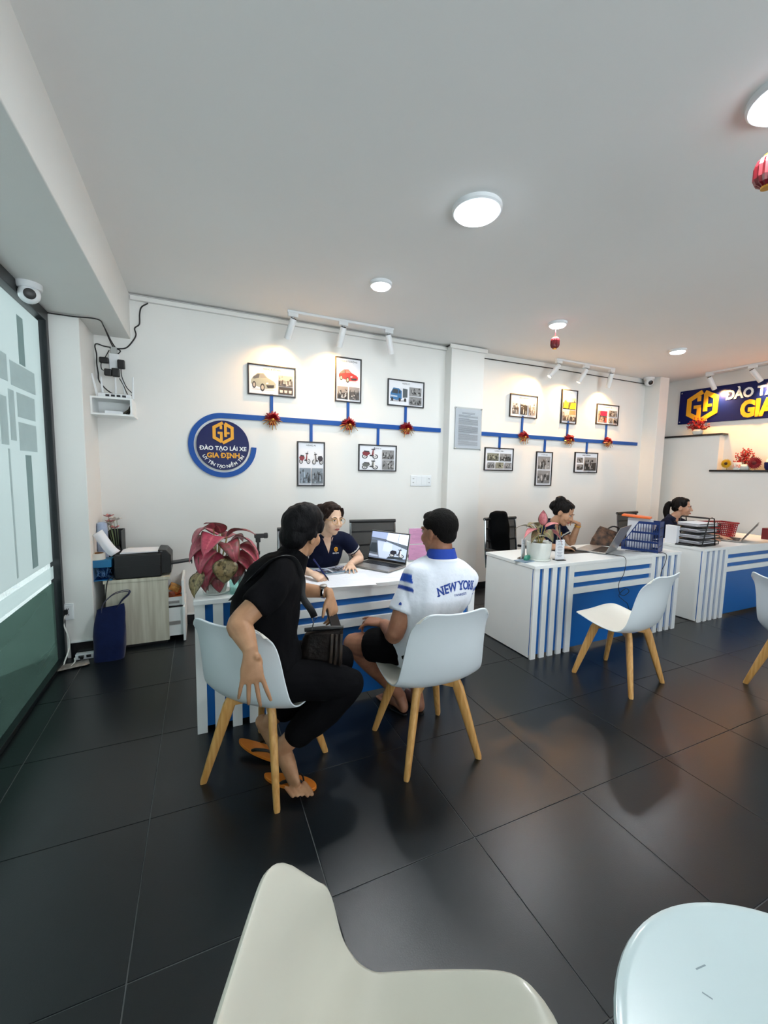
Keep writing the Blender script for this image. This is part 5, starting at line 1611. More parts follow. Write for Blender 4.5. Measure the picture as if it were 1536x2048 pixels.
# ------------------------------------------------------------------ far desk
dt = thing('document_tray', 'black wire document trays stacked on the farthest desk', 'document tray', (4.80, 2.585, DZ), 0.0)
for k in range(4):
    z = 0.012 + 0.062 * k
    mb = MB()
    x0, x1, y0, y1 = -0.16, 0.17, -0.13, 0.13
    sl = 0.0
    mb.tube([(x0, y0, z), (x1, y0, z), (x1, y1, z), (x0, y1, z), (x0, y0, z)], 0.004, 6)
    mb.tube([(x0 - 0.02, y0, z + 0.03), (x1, y0, z + 0.03), (x1, y1, z + 0.03), (x0 - 0.02, y1, z + 0.03)], 0.0035, 6)
    mb.b2((x0, y0, z - 0.001), (x1, y1, z + 0.001))
    for q in range(5):
        y = y0 + (y1 - y0) * q / 4
        mb.tube([(x1, y, z), (x1, y, z + 0.03)], 0.003, 6)
    mb.build('tray', M['blackm'], dt, smooth=0)
for s in (-1, 1):
    yy = s * 0.135
    MB().tube([(-0.13, yy, 0.004), (-0.045, yy, 0.285), (0.0, yy, 0.295), (0.04, yy, 0.285), (0.10, yy, 0.004), (-0.13, yy, 0.004)], 0.0055, 8).build('side_frame', M['blackm'], dt)
for k in range(2):
    MB().tube([(-0.045 + 0.085 * k, -0.135, 0.285), (-0.045 + 0.085 * k, 0.135, 0.285)], 0.005, 8).build('top_bar', M['blackm'], dt)
rr = random.Random(5)
for k in range(4):
    z = DZ + 0.0155 + 0.062 * k
    t = thing('paper_stack', ['papers in the lowest black document tray', 'papers in the second black document tray from below', 'papers in the third black document tray from below', 'papers in the topmost black document tray'][k], 'papers', (4.80 + rr.uniform(-0.01, 0.03), 2.585, z), rr.uniform(-0.08, 0.08), 'papers in the document trays')
    for q in range(4):
        MB().box((rr.uniform(-0.012, 0.012), rr.uniform(-0.006, 0.006), 0.004 + 0.008 * q), (0.30, 0.21, 0.007), 0, Matrix.Rotation(rr.uniform(-0.05, 0.05), 3, 'Z')).build('papers', M['paper'] if q % 2 else mat('paper_grey_%d%d' % (k, q), '#b9b6ba', 0.8, var=0.1), t, smooth=0)
pw = thing('paper_block', 'white block standing left of the black document trays', 'paper block', (4.63, 2.72, DZ))
MB().b2((-0.03, -0.06, 0), (0.02, 0.06, 0.19)).build('block', M['paper'], pw, smooth=0, bev=0.002)
ph2 = thing('phone', 'black phone lying at the left end of the farthest desk', 'phone', (4.60, 2.58, DZ), 0.4)
MB().b2((-0.036, -0.075, 0), (0.036, 0.075, 0.012)).build('body', M['black'], ph2, bev=0.004)
rb = thing('red_basket', 'red perforated plastic basket on the back of the farthest desk', 'basket', (5.70, 2.875, DZ), -0.2)
mb = MB()
cols = 14
for face in range(4):
    R = Matrix.Rotation(face * pi / 2, 3, 'Z')
    hw, hd = (0.20, 0.09) if face % 2 == 0 else (0.09, 0.20)
    for r in range(6):
        z0 = 0.02 + r * 0.024
        ex = 1 + 0.12 * z0 / 0.16
        mb.box(R @ V((0, -hd * ex, z0)), (2 * hw * ex, 0.004, 0.010), 0, R)
    nn = 16 if face % 2 == 0 else 8
    for k in range(nn + 1):
        x = -hw + 2 * hw * k / nn
        mb.tube([R @ V((x, -hd, 0.005)), R @ V((x * 1.12, -hd * 1.12, 0.16))], 0.0045, 5)
mb.b2((-0.20, -0.09, 0), (0.20, 0.09, 0.006))
mb.build('basket', mat('red_plastic', '#a3222c', 0.4, var=0.1), rb, smooth=0)
mb = MB()
mb.tube([(-0.23, -0.105, 0.166), (0.23, -0.105, 0.166), (0.23, 0.105, 0.166), (-0.23, 0.105, 0.166), (-0.23, -0.105, 0.166)], 0.009, 8)
mb.build('rim', mat('red_plastic_rim', '#931c26', 0.35, var=0.1), rb)
for k, (px_, py_) in enumerate(((5.42, 2.70), (5.50, 2.78))):
    pass
mg = thing('red_box', 'dark red box at the right edge on the farthest desk', 'box', (6.08, 2.50, DZ))
MB().b2((-0.06, -0.05, 0), (0.06, 0.05, 0.13)).build('box', mat('dark_red_card', '#6a1420', 0.5, var=0.15), mg, bev=0.004)
bt = thing('cable_clips', 'small black ring bound notebook between the trays and red basket', 'notebook', (5.12, 2.66, DZ), 0.2)
MB().b2((-0.06, -0.08, 0), (0.06, 0.08, 0.016)).build('cover', M['black'], bt, bev=0.002)
for k in range(6):
    MB().tube([(0.06 + 0.012 * cos(a), -0.06 + k * 0.024, 0.01 + 0.012 * sin(a)) for a in [2 * pi * q / 8 for q in range(9)]], 0.0015, 5).build('ring', M['steel'], bt)

# ------------------------------------------------------------------ vases on the ledges
def berry_vase(loc, label, h, spread, seed, pot):
    t = thing('berry_arrangement', label, 'flower arrangement', loc)
    rr = random.Random(seed)
    if pot:
        MB().lathe([(0.045, 0), (0.06, 0.02), (0.065, 0.05), (0.05, 0.075), (0.045, 0.07), (0.02, 0.068)], 24).build('vase', M['pot'], t)
    st_, be = MB(), MB()
    for k in range(26):
        a, e = rr.uniform(0, 2 * pi), rr.uniform(0.15, 1.35)
        L = h * rr.uniform(0.7, 1.05)
        p2_ = V((cos(a) * cos(e) * 0.055, sin(a) * cos(e) * spread, 0.06 + sin(e) * L))
        st_.tube([(0, 0, 0.05), tuple(p2_ * 0.55 + V((0, 0, 0.02))), tuple(p2_)], 0.0022, 5, sub=3)
        for q in range(9):
            s = 0.4 + 0.6 * q / 8
            c = V((0, 0, 0.05)).lerp(p2_, s) + V((rr.uniform(-1, 1), rr.uniform(-1, 1), rr.uniform(-1, 1))) * 0.016
            be.lathe([(0.002, -0.008), (0.0085, 0.0), (0.002, 0.009)], 6, c)
    st_.build('stems', mat('twig_%d' % seed, '#5a2a22', 0.7, var=0.2), t)
    o = be.build('berries', M['redb'], t)
    o['kind'] = 'stuff'
    return t
M['redb'] = mat('red_berry', '#b5121c', 0.3, var=0.2, vscale=30)
berry_vase((6.535, 3.62, 2.070), 'spray of red berries in a white vase on the upper ledge under the banner', 0.21, 0.16, 3, True)
t5 = berry_vase((6.54, 3.02, 1.570), 'arrangement of red berries on the lower ledge between two flowers', 0.25, 0.13, 5, True)
def gerbera(parent_name, label, loc, r, col, centre, n=22):
    t = thing(parent_name, label, 'flower', loc)
    R = Matrix(((0, 0, -1), (-1, 0, 0), (0, 1, 0)))
    mb = MB()
    for ring in range(2):
        for k in range(n):
            a = 2 * pi * k / n + ring * pi / n
            L = r * (1 - 0.18 * ring)
            d, s = V((cos(a), sin(a), 0)), V((-sin(a), cos(a), 0))
            z = 0.004 + 0.006 * ring
            w = L * 0.15
            mb.add([R @ (d * L * 0.15 + V((0, 0, z))), R @ (d * L * 0.6 - s * w + V((0, 0, z + 0.005))), R @ (d * L + V((0, 0, z - 0.004))), R @ (d * L * 0.6 + s * w + V((0, 0, z + 0.005)))], [(0, 1, 2, 3)])
    mb.build('petals', mat(parent_name + '_petal', col, 0.5, var=0.15), t, smooth=0)
    MB().lathe([(r * 0.30, 0.008), (r * 0.26, 0.018), (r * 0.08, 0.022)], 18, R=R).build('centre', mat(parent_name + '_centre', centre, 0.7, var=0.3, vscale=40), t)
    MB().tube([(0.01, 0, 0), (0.02, 0, -loc[2] + 1.572)], 0.004, 6).build('stem', M['stem'], t)
gerbera('yellow_flower', 'yellow gerbera flower at the left of the lower ledge', (6.505, 3.215, 1.655), 0.068, '#e8b81e', '#4a2a12')
gerbera('maroon_flower', 'dark red round flower on the lower ledge right of the berries', (6.50, 2.90, 1.66), 0.085, '#8e1020', '#5a0a14')
cn = thing('decorated_jar', 'small white jar with a red print in front of the berries', 'jar', (6.505, 3.085, 1.570))
MB().lathe([(0.042, 0), (0.046, 0.01), (0.048, 0.09), (0.044, 0.10), (0.038, 0.098), (0.01, 0.09)], 24).build('jar', M['pot'], cn)
MB().lathe([(0.0485, 0.03), (0.0490, 0.035), (0.0492, 0.065), (0.0488, 0.07)], 24).build('printed_band', mat('jar_print', '#c8552e', 0.5, col2='#efe6d8', vscale=50), cn)
bp_ = thing('blue_planter', 'blue and white pot cut by the right edge on the lower ledge', 'pot', (6.55, 2.74, 1.570))
MB().lathe([(0.06, 0), (0.075, 0.03), (0.08, 0.09), (0.074, 0.10), (0.07, 0.095), (0.01, 0.09)], 28).build('pot', M['navy'], bp_)
MB().lathe([(0.07, 0.09), (0.055, 0.14), (0.02, 0.17), (0.002, 0.175)], 16).build('white_pebbles', M['pot'], bp_)

lc = thing('low_cabinet', 'low white cabinet against the wall between the nearest and the middle desk', 'cabinet', (2.36, 3.60, 0.0))
MB().b2((-0.25, 0, 0.03), (0.36, 0.40, 0.36)).build('body', M['white'], lc, smooth=0, bev=0.002)
MB().b2((-0.26, -0.012, 0.36), (0.37, 0.41, 0.38)).build('top_board', M['white'], lc, smooth=0, bev=0.002)
MB().b2((-0.23, 0.02, 0.0), (0.34, 0.38, 0.03)).build('plinth', M['black'], lc, smooth=0)
for k in range(2):
    dr = MB().b2((-0.245 + 0.30 * k, -0.014, 0.045), (0.050 + 0.30 * k, 0.0, 0.35)).build('door', M['white'], lc, smooth=0, bev=0.002)
    MB().tube([(0.02 + 0.075 * k, -0.022, 0.16), (0.02 + 0.075 * k, -0.022, 0.24)], 0.005, 8).build('handle', M['chrome'], dr)
bd = thing('cloth_bundle', 'beige folded cloth bundle on top of the low white cabinet', 'cloth', (2.42, 3.78, 0.38))
# ------------------------------------------------------------------ people
def ellipsoid(c, r, R=None, seg=20, rings=12):
    vs, fs = [], []
    for i in range(1, rings):
        th = pi * i / rings
        for k in range(seg):
            a = 2 * pi * k / seg
            p = V((r[0] * sin(th) * cos(a), r[1] * sin(th) * sin(a), r[2] * cos(th)))
            vs.append((R @ p if R is not None else p) + V(c))
    t, b = V((0, 0, r[2])), V((0, 0, -r[2]))
    vs += [(R @ t if R is not None else t) + V(c), (R @ b if R is not None else b) + V(c)]
    nt = len(vs) - 2
    for i in range(rings - 2):
        for k in range(seg):
            k2 = (k + 1) % seg
            fs.append((i * seg + k, (i + 1) * seg + k, (i + 1) * seg + k2, i * seg + k2))
    for k in range(seg):
        fs.append((nt, k, (k + 1) % seg))
        o = (rings - 2) * seg
        fs.append((nt + 1, o + (k + 1) % seg, o + k))
    return vs, fs

def fuse(name, parts, voxel, smooth, mt, parent=None, deform=None, paint=None, push=None):
    """union of closed lofts into one continuous skin"""
    mb = MB()
    for vs, fs in parts:
        mb.add(vs, fs)
    tmp = mb.build('tmp', [], None, smooth=0) if False else None
    me = bpy.data.meshes.new(name)
    me.from_pydata(mb.v, [], mb.f)
    bm = bmesh.new()
    bm.from_mesh(me)
    bmesh.ops.recalc_face_normals(bm, faces=bm.faces)
    bm.to_mesh(me)
    bm.free()
    o = bpy.data.objects.new(name, me)
    COL.objects.link(o)
    rm = o.modifiers.new('remesh', 'REMESH')
    rm.mode = 'VOXEL'
    rm.voxel_size = voxel
    if smooth:
        sm = o.modifiers.new('smooth', 'SMOOTH')
        sm.factor = 0.5
        sm.iterations = smooth
    dg = bpy.context.evaluated_depsgraph_get()
    me2 = bpy.data.meshes.new_from_object(o.evaluated_get(dg))
    o.modifiers.clear()
    o.data = me2
    bpy.data.meshes.remove(me)
    me2.name = name
    n = len(me2.vertices)
    co = np.empty(n * 3, dtype=np.float32)
    me2.vertices.foreach_get('co', co)
    co = co.reshape(-1, 3)
    if deform:
        no = np.empty(n * 3, dtype=np.float32)
        me2.vertices.foreach_get('normal', no)
        co = deform(co, no.reshape(-1, 3)).astype(np.float32)
        me2.vertices.foreach_set('co', co.ravel())
    if paint:
        c = paint(co)
        at = me2.color_attributes.new('Col', 'FLOAT_COLOR', 'POINT')
        at.data.foreach_set('color', np.concatenate([c, np.ones((n, 1))], 1).astype(np.float32).ravel())
    me2.materials.clear()
    me2.materials.append(mt)
    me2.polygons.foreach_set('use_smooth', [True] * len(me2.polygons))
    me2.update()
    o.parent = parent
    return o

def wrinkle(amp, freq, seed=0.0):
    def f(co, no):
        d = np.array([noise.noise(V((p[0] * freq + seed, p[1] * freq, p[2] * freq * 0.55))) for p in co])
        return co + no * (d * amp)[:, None]
    return f

def hand_parts(Wp, f, n, ts, curls, spread=0.10, thumb=(0.75, 0.65, -0.25), s=1.0, tcurl=0.2, fl=1.0):
    """wrist point, finger direction, back-of-hand normal, thumb side sign"""
    f = V(f).normalized()
    n = V(n)
    n = (n - f * n.dot(f)).normalized()
    l = f.cross(n) * ts
    Wp = V(Wp)
    out = [tube([Wp - f * 0.02 * s, Wp + f * 0.015 * s, Wp + f * 0.05 * s, Wp + f * 0.085 * s, Wp + f * 0.096 * s],
                [(0.026 * s, 0.019 * s), (0.029 * s, 0.018 * s), (0.039 * s, 0.0165 * s), (0.041 * s, 0.0135 * s), (0.037 * s, 0.009 * s)], 16, 3, lat=[tuple(l)] * 5, cap='round')]
    lens = ((0.040, 0.024, 0.020), (0.045, 0.028, 0.021), (0.041, 0.026, 0.020), (0.032, 0.019, 0.018))
    for k, (lx, ln) in enumerate(zip((0.0295, 0.0100, -0.0100, -0.0285), lens)):
        p = Wp + f * (0.080 - 0.004 * abs(k - 1) ** 1.3) * s + l * lx * s
        d0 = (f + l * spread * (1.5 - k) * 0.9).normalized()
        ang = 0
        pts, rad = [p - d0 * 0.02 * s], [0.0085 * s]
        pts.append(p)
        rad.append(0.0092 * s)
        c = curls[k] if isinstance(curls[0], (list, tuple)) else curls
        for q, (L, a) in enumerate(zip(ln, c)):
            ang += a
            d = d0 * cos(ang) - n * sin(ang)
            p = p + d * L * s * fl
            pts.append(p)
            rad.append((0.0086, 0.0078, 0.0062)[q] * s * (0.92 if k == 3 else 1))
        out.append(tube(pts, rad, 12, 3, lat=[tuple(l)] * len(pts), cap='round'))
    tb_ = Wp + f * 0.022 * s + l * 0.022 * s
    d = (f * thumb[0] + l * thumb[1] + n * thumb[2]).normalized()
    d2 = (f * (thumb[0] + tcurl) + l * (thumb[1] - tcurl * 1.5) + n * thumb[2]).normalized()
    out.append(tube([tb_ - d * 0.012 * s, tb_ + d * 0.020 * s, tb_ + d * 0.042 * s, tb_ + d * 0.042 * s + d2 * 0.028 * s, tb_ + d * 0.042 * s + d2 * 0.052 * s],
                    [0.014 * s, 0.0145 * s, 0.0112 * s, 0.0100 * s, 0.0072 * s], 12, 3, cap='round'))
    return out

class Head:
    def __init__(s, c, face, upv, sc=1.0, fem=False):
        s.c, s.s, s.fem = V(c), sc, fem
        f = V(face).normalized()
        u = V(upv)
        u = (u - f * u.dot(f)).normalized()
        r = f.cross(u)
        s.R = Matrix((r, f, u)).transposed()
    def P(s, x, y, z):
        return s.c + s.R @ (V((x, y, z)) * s.s)
    def E(s, c, r, rot=None):
        return ellipsoid(s.P(*c), [q * s.s for q in r], s.R if rot is None else s.R @ rot)
    def T(s, pts, rad, seg=10, sub=3):
        return tube([s.P(*p) for p in pts], [x * s.s for x in rad], seg, sub, cap='round')
    def parts(s):
        jw = 0.9 if s.fem else 1.0
        o = [s.E((0, -0.014, 0.032), (0.074, 0.092, 0.088)), s.E((0, 0.024, -0.022), (0.063 * (0.97 if s.fem else 1), 0.066, 0.090)),
             s.E((0, 0.050, -0.092), (0.030 * jw, 0.030, 0.026)), s.E((0, 0.030, -0.078), (0.050 * jw, 0.045, 0.034))]
        o.append(s.T([(0, 0.082, 0.020), (0, 0.093, -0.004), (0, 0.103, -0.026)], [0.008, 0.009, 0.0118]))
        for q in (-1, 1):
            o.append(s.E((q * 0.011, 0.094, -0.031), (0.009, 0.010, 0.008)))
            o.append(s.E((q * 0.037, 0.056, -0.030), (0.025, 0.026, 0.030)))
            o.append(s.E((q * 0.030, 0.074, 0.022), (0.024, 0.014, 0.009)))
            o.append(s.E((q * 0.074, -0.006, -0.012), (0.009, 0.020, 0.031), Matrix.Rotation(q * 0.25, 3, 'Z')))
        o.append(s.E((0, 0.083, -0.062), (0.022, 0.012, 0.012)))
        return o
    def extras(s, parent, skin_dark, lip=True):
        for q in (-1, 1):
            mb = MB()
            vs, fs = s.E((q * 0.030, 0.0775, 0.003), (0.0145, 0.0085, 0.0062))
            mb.add(vs, fs, 0, (0.75, 0.72, 0.70))
            vs, fs = s.E((q * 0.031, 0.0835, 0.003), (0.0062, 0.0040, 0.0056))
            mb.add(vs, fs, 0, (0.02, 0.012, 0.01))
            mb.build('eye', M['eye'], parent, smooth=80, col=True)
            MB().tube([s.P(q * 0.013, 0.087, 0.022), s.P(q * 0.030, 0.0885, 0.028), s.P(q * 0.047, 0.079, 0.023)], [0.0022 * s.s, 0.0030 * s.s, 0.0012 * s.s], 6, sub=4).build('eyebrow', M['brow'], parent)
            MB().tube([s.P(q * 0.017, 0.0835, 0.007), s.P(q * 0.030, 0.0865, 0.0102), s.P(q * 0.045, 0.0765, 0.006)], [0.0012 * s.s, 0.0016 * s.s, 0.0012 * s.s], 6, sub=4).build('eyelid', M['brow'], parent)
        if lip:
            mb = MB()
            mb.tube([s.P(-0.021, 0.088, -0.0625), s.P(-0.007, 0.0955, -0.0590), s.P(0, 0.0955, -0.0605), s.P(0.007, 0.0955, -0.0590), s.P(0.021, 0.088, -0.0625)], [0.0016 * s.s, 0.0036 * s.s, 0.0032 * s.s, 0.0036 * s.s, 0.0016 * s.s], 8, sub=3)
            mb.tube([s.P(-0.019, 0.088, -0.0645), s.P(0, 0.0945, -0.0680), s.P(0.019, 0.088, -0.0645)], [0.0018 * s.s, 0.0046 * s.s, 0.0018 * s.s], 8, sub=4)
            mb.build('lips', M['lip'], parent)

def limb(pts, rad, seg=16, sub=4, lat=None):
    return tube([tuple(p) for p in pts], rad, seg, sub, lat=lat, cap='round')

def lerp(a, b, t):
    return V(a).lerp(V(b), t)

def torso_parts(spine, lats, sizes):
    return tube([tuple(p) for p in spine], sizes, 24, 4, lat=[tuple(l) for l in lats], cap='round')

def decal(parent, bvh, tris, T, m, name, nrm, off=0.0016, col=None):
    """wrap flat print on cloth: T maps XY drawing to space in front of the cloth, nrm looks out of the cloth"""
    vs, fs = tris
    bm = bmesh.new()
    bv = [bm.verts.new(T @ V((v[0], v[1], 0))) for v in vs]
    for f in fs:
        try:
            bm.faces.new([bv[i] for i in f])
        except ValueError:
            pass
    for _ in range(3):
        el = [e for e in bm.edges if e.calc_length() > 0.008]
        if not el:
            break
        bmesh.ops.subdivide_edges(bm, edges=el, cuts=1)
        bmesh.ops.triangulate(bm, faces=[f for f in bm.faces if len(f.verts) > 4])
    nrm = V(nrm).normalized()
    for v in bm.verts:
        h = bvh.ray_cast(v.co + nrm * 0.25, -nrm, 0.6)
        if h[0] is not None:
            v.co = h[0] + nrm * off
    me = bpy.data.meshes.new(name)
    bm.to_mesh(me)
    bm.free()
    me.materials.append(m)
    o = bpy.data.objects.new(name, me)
    COL.objects.link(o)
    o.parent = parent
    return o

def bvh_of(o):
    return BVHTree.FromPolygons([v.co for v in o.data.vertices], [tuple(p.vertices) for p in o.data.polygons])

def collar(parent, neck, upv, fwd, r0, r1, h, gap, mt, drop=0.02, name='collar'):
    """folded shirt collar round the neck, open in front by gap radians"""
    u = V(upv).normalized()
    f = V(fwd)
    f = (f - u * f.dot(u)).normalized()
    s = f.cross(u)
    n = 36
    vs, fs = [], []
    for i in range(n + 1):
        a = pi / 2 + gap / 2 + (2 * pi - gap) * i / n
        d = s * cos(a) + f * sin(a)
        fr = max(0, sin(a))
        for r, z in ((r1 - 0.004, 0.0), (r1, h), (r1 + 0.006, h + 0.003), (r0 + 0.012, -drop - 0.035 * fr ** 2), (r0 + 0.006, -drop - 0.035 * fr ** 2)):
            vs.append(V(neck) + d * r + u * (z - 0.022 * fr))
    for i in range(n):
        for k in range(4):
            a = i * 5 + k
            fs.append((a, a + 1, a + 6, a + 5))
    o = MB().add(vs, fs).build(name, mt, parent, smooth=50)
    o.modifiers.new('solid', 'SOLIDIFY').thickness = 0.002
    return o

def skin(name, col, dark):
    return mat(name, col, 0.5, col2=dark, vscale=18, bump=0.06, bscale=350, spec=0.35)
def hair_mat(name, col, col2):
    return mat(name, col, 0.5, col2=col2, vscale=30, bump=0.4, bscale=90, stretch=(3, 3, 0.6), spec=0.12)
def hair_fuzz(amp, c, freq=60):
    c = np.array(c)
    def f(co, no):
        d = np.array([noise.noise(V((p[0] * freq, p[1] * freq, p[2] * freq * 0.25))) for p in co])
        return co + no * (d * amp)[:, None]
    return f

def person(label, parts, voxel, smooth, mt):
    o = fuse('person', parts, voxel, smooth, mt)
    tag(o, label, 'person')
    return o
UP = V((0, 0, 1))
# ---- man in black shirt, sitting sideways, right arm over the chair back
def man_black():
    sk = skin('skin_tan', '#b98d6b', '#a87c5c')
    cl = mat('black_cotton', '#08080b', 0.9, var=0.2, vscale=20, bump=0.25, bscale=35, spec=0.12)
    pel, wai, che, upc, nek = V((0.285, 1.885, 0.545)), V((0.250, 1.885, 0.70)), V((0.270, 1.89, 0.86)), V((0.322, 1.895, 0.98)), V((0.392, 1.905, 1.055))
    H = Head((0.437, 1.918, 1.165), (0.80, 0.58, -0.12), (0.26, 0.02, 1), 1.02)
    latp, latc = V((-0.05, 1, 0)), V((0.16, 0.98, 0.02))
    shR, shL = V((0.285, 1.735, 0.975)), V((0.40, 2.07, 0.995))
    elR, wrR = V((0.128, 1.672, 0.848)), V((0.158, 1.585, 0.780))
    elL, wrL = V((0.43, 2.20, 0.815)), V((0.600, 2.065, 0.815))
    hiR, hiL = pel + V((0.02, -0.09, -0.03)), pel + V((0.02, 0.09, -0.03))
    knR, knL = V((0.628, 1.765, 0.448)), V((0.65, 1.98, 0.47))
    anR, anL = V((0.330, 1.815, 0.185)), V((0.285, 2.00, 0.20))
    P = H.parts()
    P.append(limb([upc, nek, H.P(0, -0.012, -0.07)], [0.07, 0.056, 0.056]))
    P.append(torso_parts([pel, wai, che, upc, nek], [latp, latp, latc, latc, latc], [(0.13, 0.09), (0.12, 0.085), (0.14, 0.09), (0.13, 0.08), (0.06, 0.055)]))
    P.append(limb([shR, lerp(shR, elR, 0.5), elR, lerp(elR, wrR, 0.35), wrR], [0.054, 0.050, 0.046, 0.046, 0.031]))
    P.append(limb([shL, lerp(shL, elL, 0.5), elL, lerp(elL, wrL, 0.35), wrL], [0.052, 0.047, 0.041, 0.041, 0.029]))
    P += hand_parts(wrR + V((0.002, -0.012, -0.018)), (0.03, -0.18, -0.97), (-0.15, -0.95, 0.22), -1, ((0.05, 0.12, 0.15), (0.08, 0.16, 0.2), (0.1, 0.2, 0.2), (0.08, 0.15, 0.2)), 0.20, s=1.08, fl=1.28, thumb=(0.75, 0.12, -0.7))
    P += hand_parts(wrL + V((0.012, -0.020, -0.010)), (0.14, -0.30, -0.95), (0.55, -0.72, 0.3), 1, ((0.35, 0.5, 0.35),) * 4, 0.05, s=1.0)
    # lower legs and feet
    P.append(limb([lerp(knR, anR, 0.55), anR, anR + V((-0.005, 0.02, -0.035))], [0.050, 0.041, 0.040]))
    P.append(limb([anR + V((-0.012, 0.035, -0.02)), anR + V((0.008, -0.03, -0.07)), anR + V((0.028, -0.095, -0.135))], [(0.038, 0.038), (0.043, 0.036), (0.049, 0.018)]))
    ball = anR + V((0.028, -0.095, -0.137))
    for k in range(5):
        b = ball + V((-0.040 + 0.020 * k, -0.012 + 0.004 * abs(k - 3), 0.0))
        P.append(limb([b, b + V((0.012, -0.032, -0.006)), b + V((0.020, -0.060 if k > 2 else -0.050, -0.010))], [0.0085, 0.0085, 0.0075] if k < 4 else [0.012, 0.012, 0.010], 10, 2))
    P.append(limb([lerp(knL, anL, 0.55), anL, anL + V((-0.01, 0.02, -0.03))], [0.046, 0.035, 0.032]))
    P.append(limb([anL + V((-0.03, 0.02, 0.0)), anL + V((0.01, -0.03, -0.07)), anL + V((0.05, -0.08, -0.15))], [(0.032, 0.034), (0.038, 0.03), (0.045, 0.016)]))
    o = person('man in a black shirt sitting sideways with his arm over the chair back', P, 0.0042, 5, sk)
    H.extras(o, None)
    # shirt
    S = [torso_parts([pel + V((0.0, 0, -0.03)), pel + V((-0.01, 0, 0.05)), wai, che, upc, nek - V((0.01, 0, 0.005))], [latp, latp, latp, latc, latc, latc],
                     [(0.165, 0.130), (0.170, 0.142), (0.170, 0.148), (0.182, 0.150), (0.165, 0.118), (0.066, 0.062)])]
    for sh, el in ((shR, elR), (shL, elL)):
        S.append(limb([nek + (sh - nek) * 0.2 - V((0, 0, 0.02)), lerp(nek, sh, 0.62) + V((-0.01, 0, 0.008)), sh], [0.058, 0.066, 0.066], sub=3))
        S.append(tube([tuple(sh), tuple(lerp(sh, el, 0.3)), tuple(lerp(sh, el, 0.62))], [0.068, 0.066, 0.065], 20, 4))
    sh_ = fuse('shirt', S, 0.006, 5, cl, o, wrinkle(0.011, 15, 2.0))
    collar(o, nek + V((0.004, 0, 0.0)), (0.42, 0.02, 1), (1, -0.1, -0.3), 0.066, 0.058, 0.036, 0.5, cl, 0.012)
    # trousers
    T = [ellipsoid(pel + V((0, 0, -0.01)), (0.135, 0.165, 0.10))]
    for hi, kn, an in ((hiR, knR, anR), (hiL, knL, anL)):
        T.append(limb([hi, lerp(hi, kn, 0.5) + V((0, 0, 0.012)), kn], [0.100, 0.090, 0.074]))
        T.append(limb([kn, lerp(kn, an, 0.35) + V((-0.005, 0, -0.012)), lerp(kn, an, 0.78)], [0.074, 0.078, 0.068]))
    fuse('trousers', T, 0.006, 5, mat('black_trousers', '#07070a', 0.92, spec=0.12, var=0.2, vscale=18, bump=0.25, bscale=35), o, wrinkle(0.008, 14, 5.0))
    # hair
    Hh = [H.E((0, -0.020, 0.044), (0.085, 0.100, 0.090)), H.E((0, -0.055, -0.012), (0.074, 0.058, 0.072)), H.E((0, 0.045, 0.085), (0.062, 0.045, 0.034)), H.E((0.012, -0.012, 0.075), (0.078, 0.085, 0.070)),
          H.E((0.074, -0.02, 0.012), (0.013, 0.036, 0.036)), H.E((-0.074, -0.02, 0.012), (0.013, 0.036, 0.036)), H.E((0.066, 0.035, 0.045), (0.018, 0.03, 0.035)), H.E((-0.066, 0.035, 0.045), (0.018, 0.03, 0.035))]
    fuse('hair', Hh, 0.0055, 2, hair_mat('hair_black', '#070709', '#0f0e10'), o, hair_fuzz(0.004, H.c, 55))
    # watch
    d = (wrL - elL).normalized()
    wp = lerp(elL, wrL, 0.93)
    q = d.to_track_quat('Z', 'Y').to_matrix()
    w = MB().lathe([(0.031, -0.009), (0.034, -0.006), (0.034, 0.006), (0.031, 0.009)], 20, wp, 0, q).build('wristwatch', M['chrome'], o)
    up_ = (V((0.2, -0.35, 0.9)) - d * d.dot(V((0.2, -0.35, 0.9)))).normalized()
    q2 = up_.to_track_quat('Z', 'Y').to_matrix()
    MB().lathe([(0.017, 0.0), (0.019, 0.003), (0.019, 0.008), (0.016, 0.010)], 20, wp + up_ * 0.031, 0, q2).build('watch_case', M['steel'], w)
    # belt sliver
    return o, sh_, dict(wrL=wrL, anR=anR, anL=anL, ball=ball)
P1, SHIRT1, J1 = man_black()

# flip-flops
def flipflop(loc, rotz, tilt, label):
    t = thing('flip_flop', label, 'sandal', loc, rotz)
    n = 40
    out = []
    for k in range(n):
        a = 2 * pi * k / n
        x, y = 0.135 * cos(a), 0.040 * sin(a)
        y *= 1 + 0.22 * (x / 0.135)
        y += 0.006 * sin(x * 18)
        out.append((x, y))
    R = Matrix.Rotation(tilt, 4, 'Y')
    lift = 0.135 * sin(abs(tilt))
    MB().prism(out, 0.017, Matrix.Translation((0, 0, lift)) @ R).build('sole', M['sandal'], t, bev=0.003)
    T = Matrix.Translation((0, 0, lift)) @ R
    for s in (-1, 1):
        MB().tube([T @ V((0.075, 0.0, 0.018)), T @ V((0.055, s * 0.018, 0.042)), T @ V((0.0, s * 0.036, 0.036)), T @ V((-0.03, s * 0.035, 0.016))], [(0.004, 0.004), (0.007, 0.004), (0.008, 0.004), (0.007, 0.004)], 8, sub=4).build('strap', M['black'], t)
    return t
flipflop((0.350, 1.800, 0.0), -0.735, 0.0, 'orange flip-flop under the near foot of the man in black')
flipflop((0.250, 2.045, 0.0), -0.80, 0.16, 'orange flip-flop with lifted heel on the far foot of the man in black')

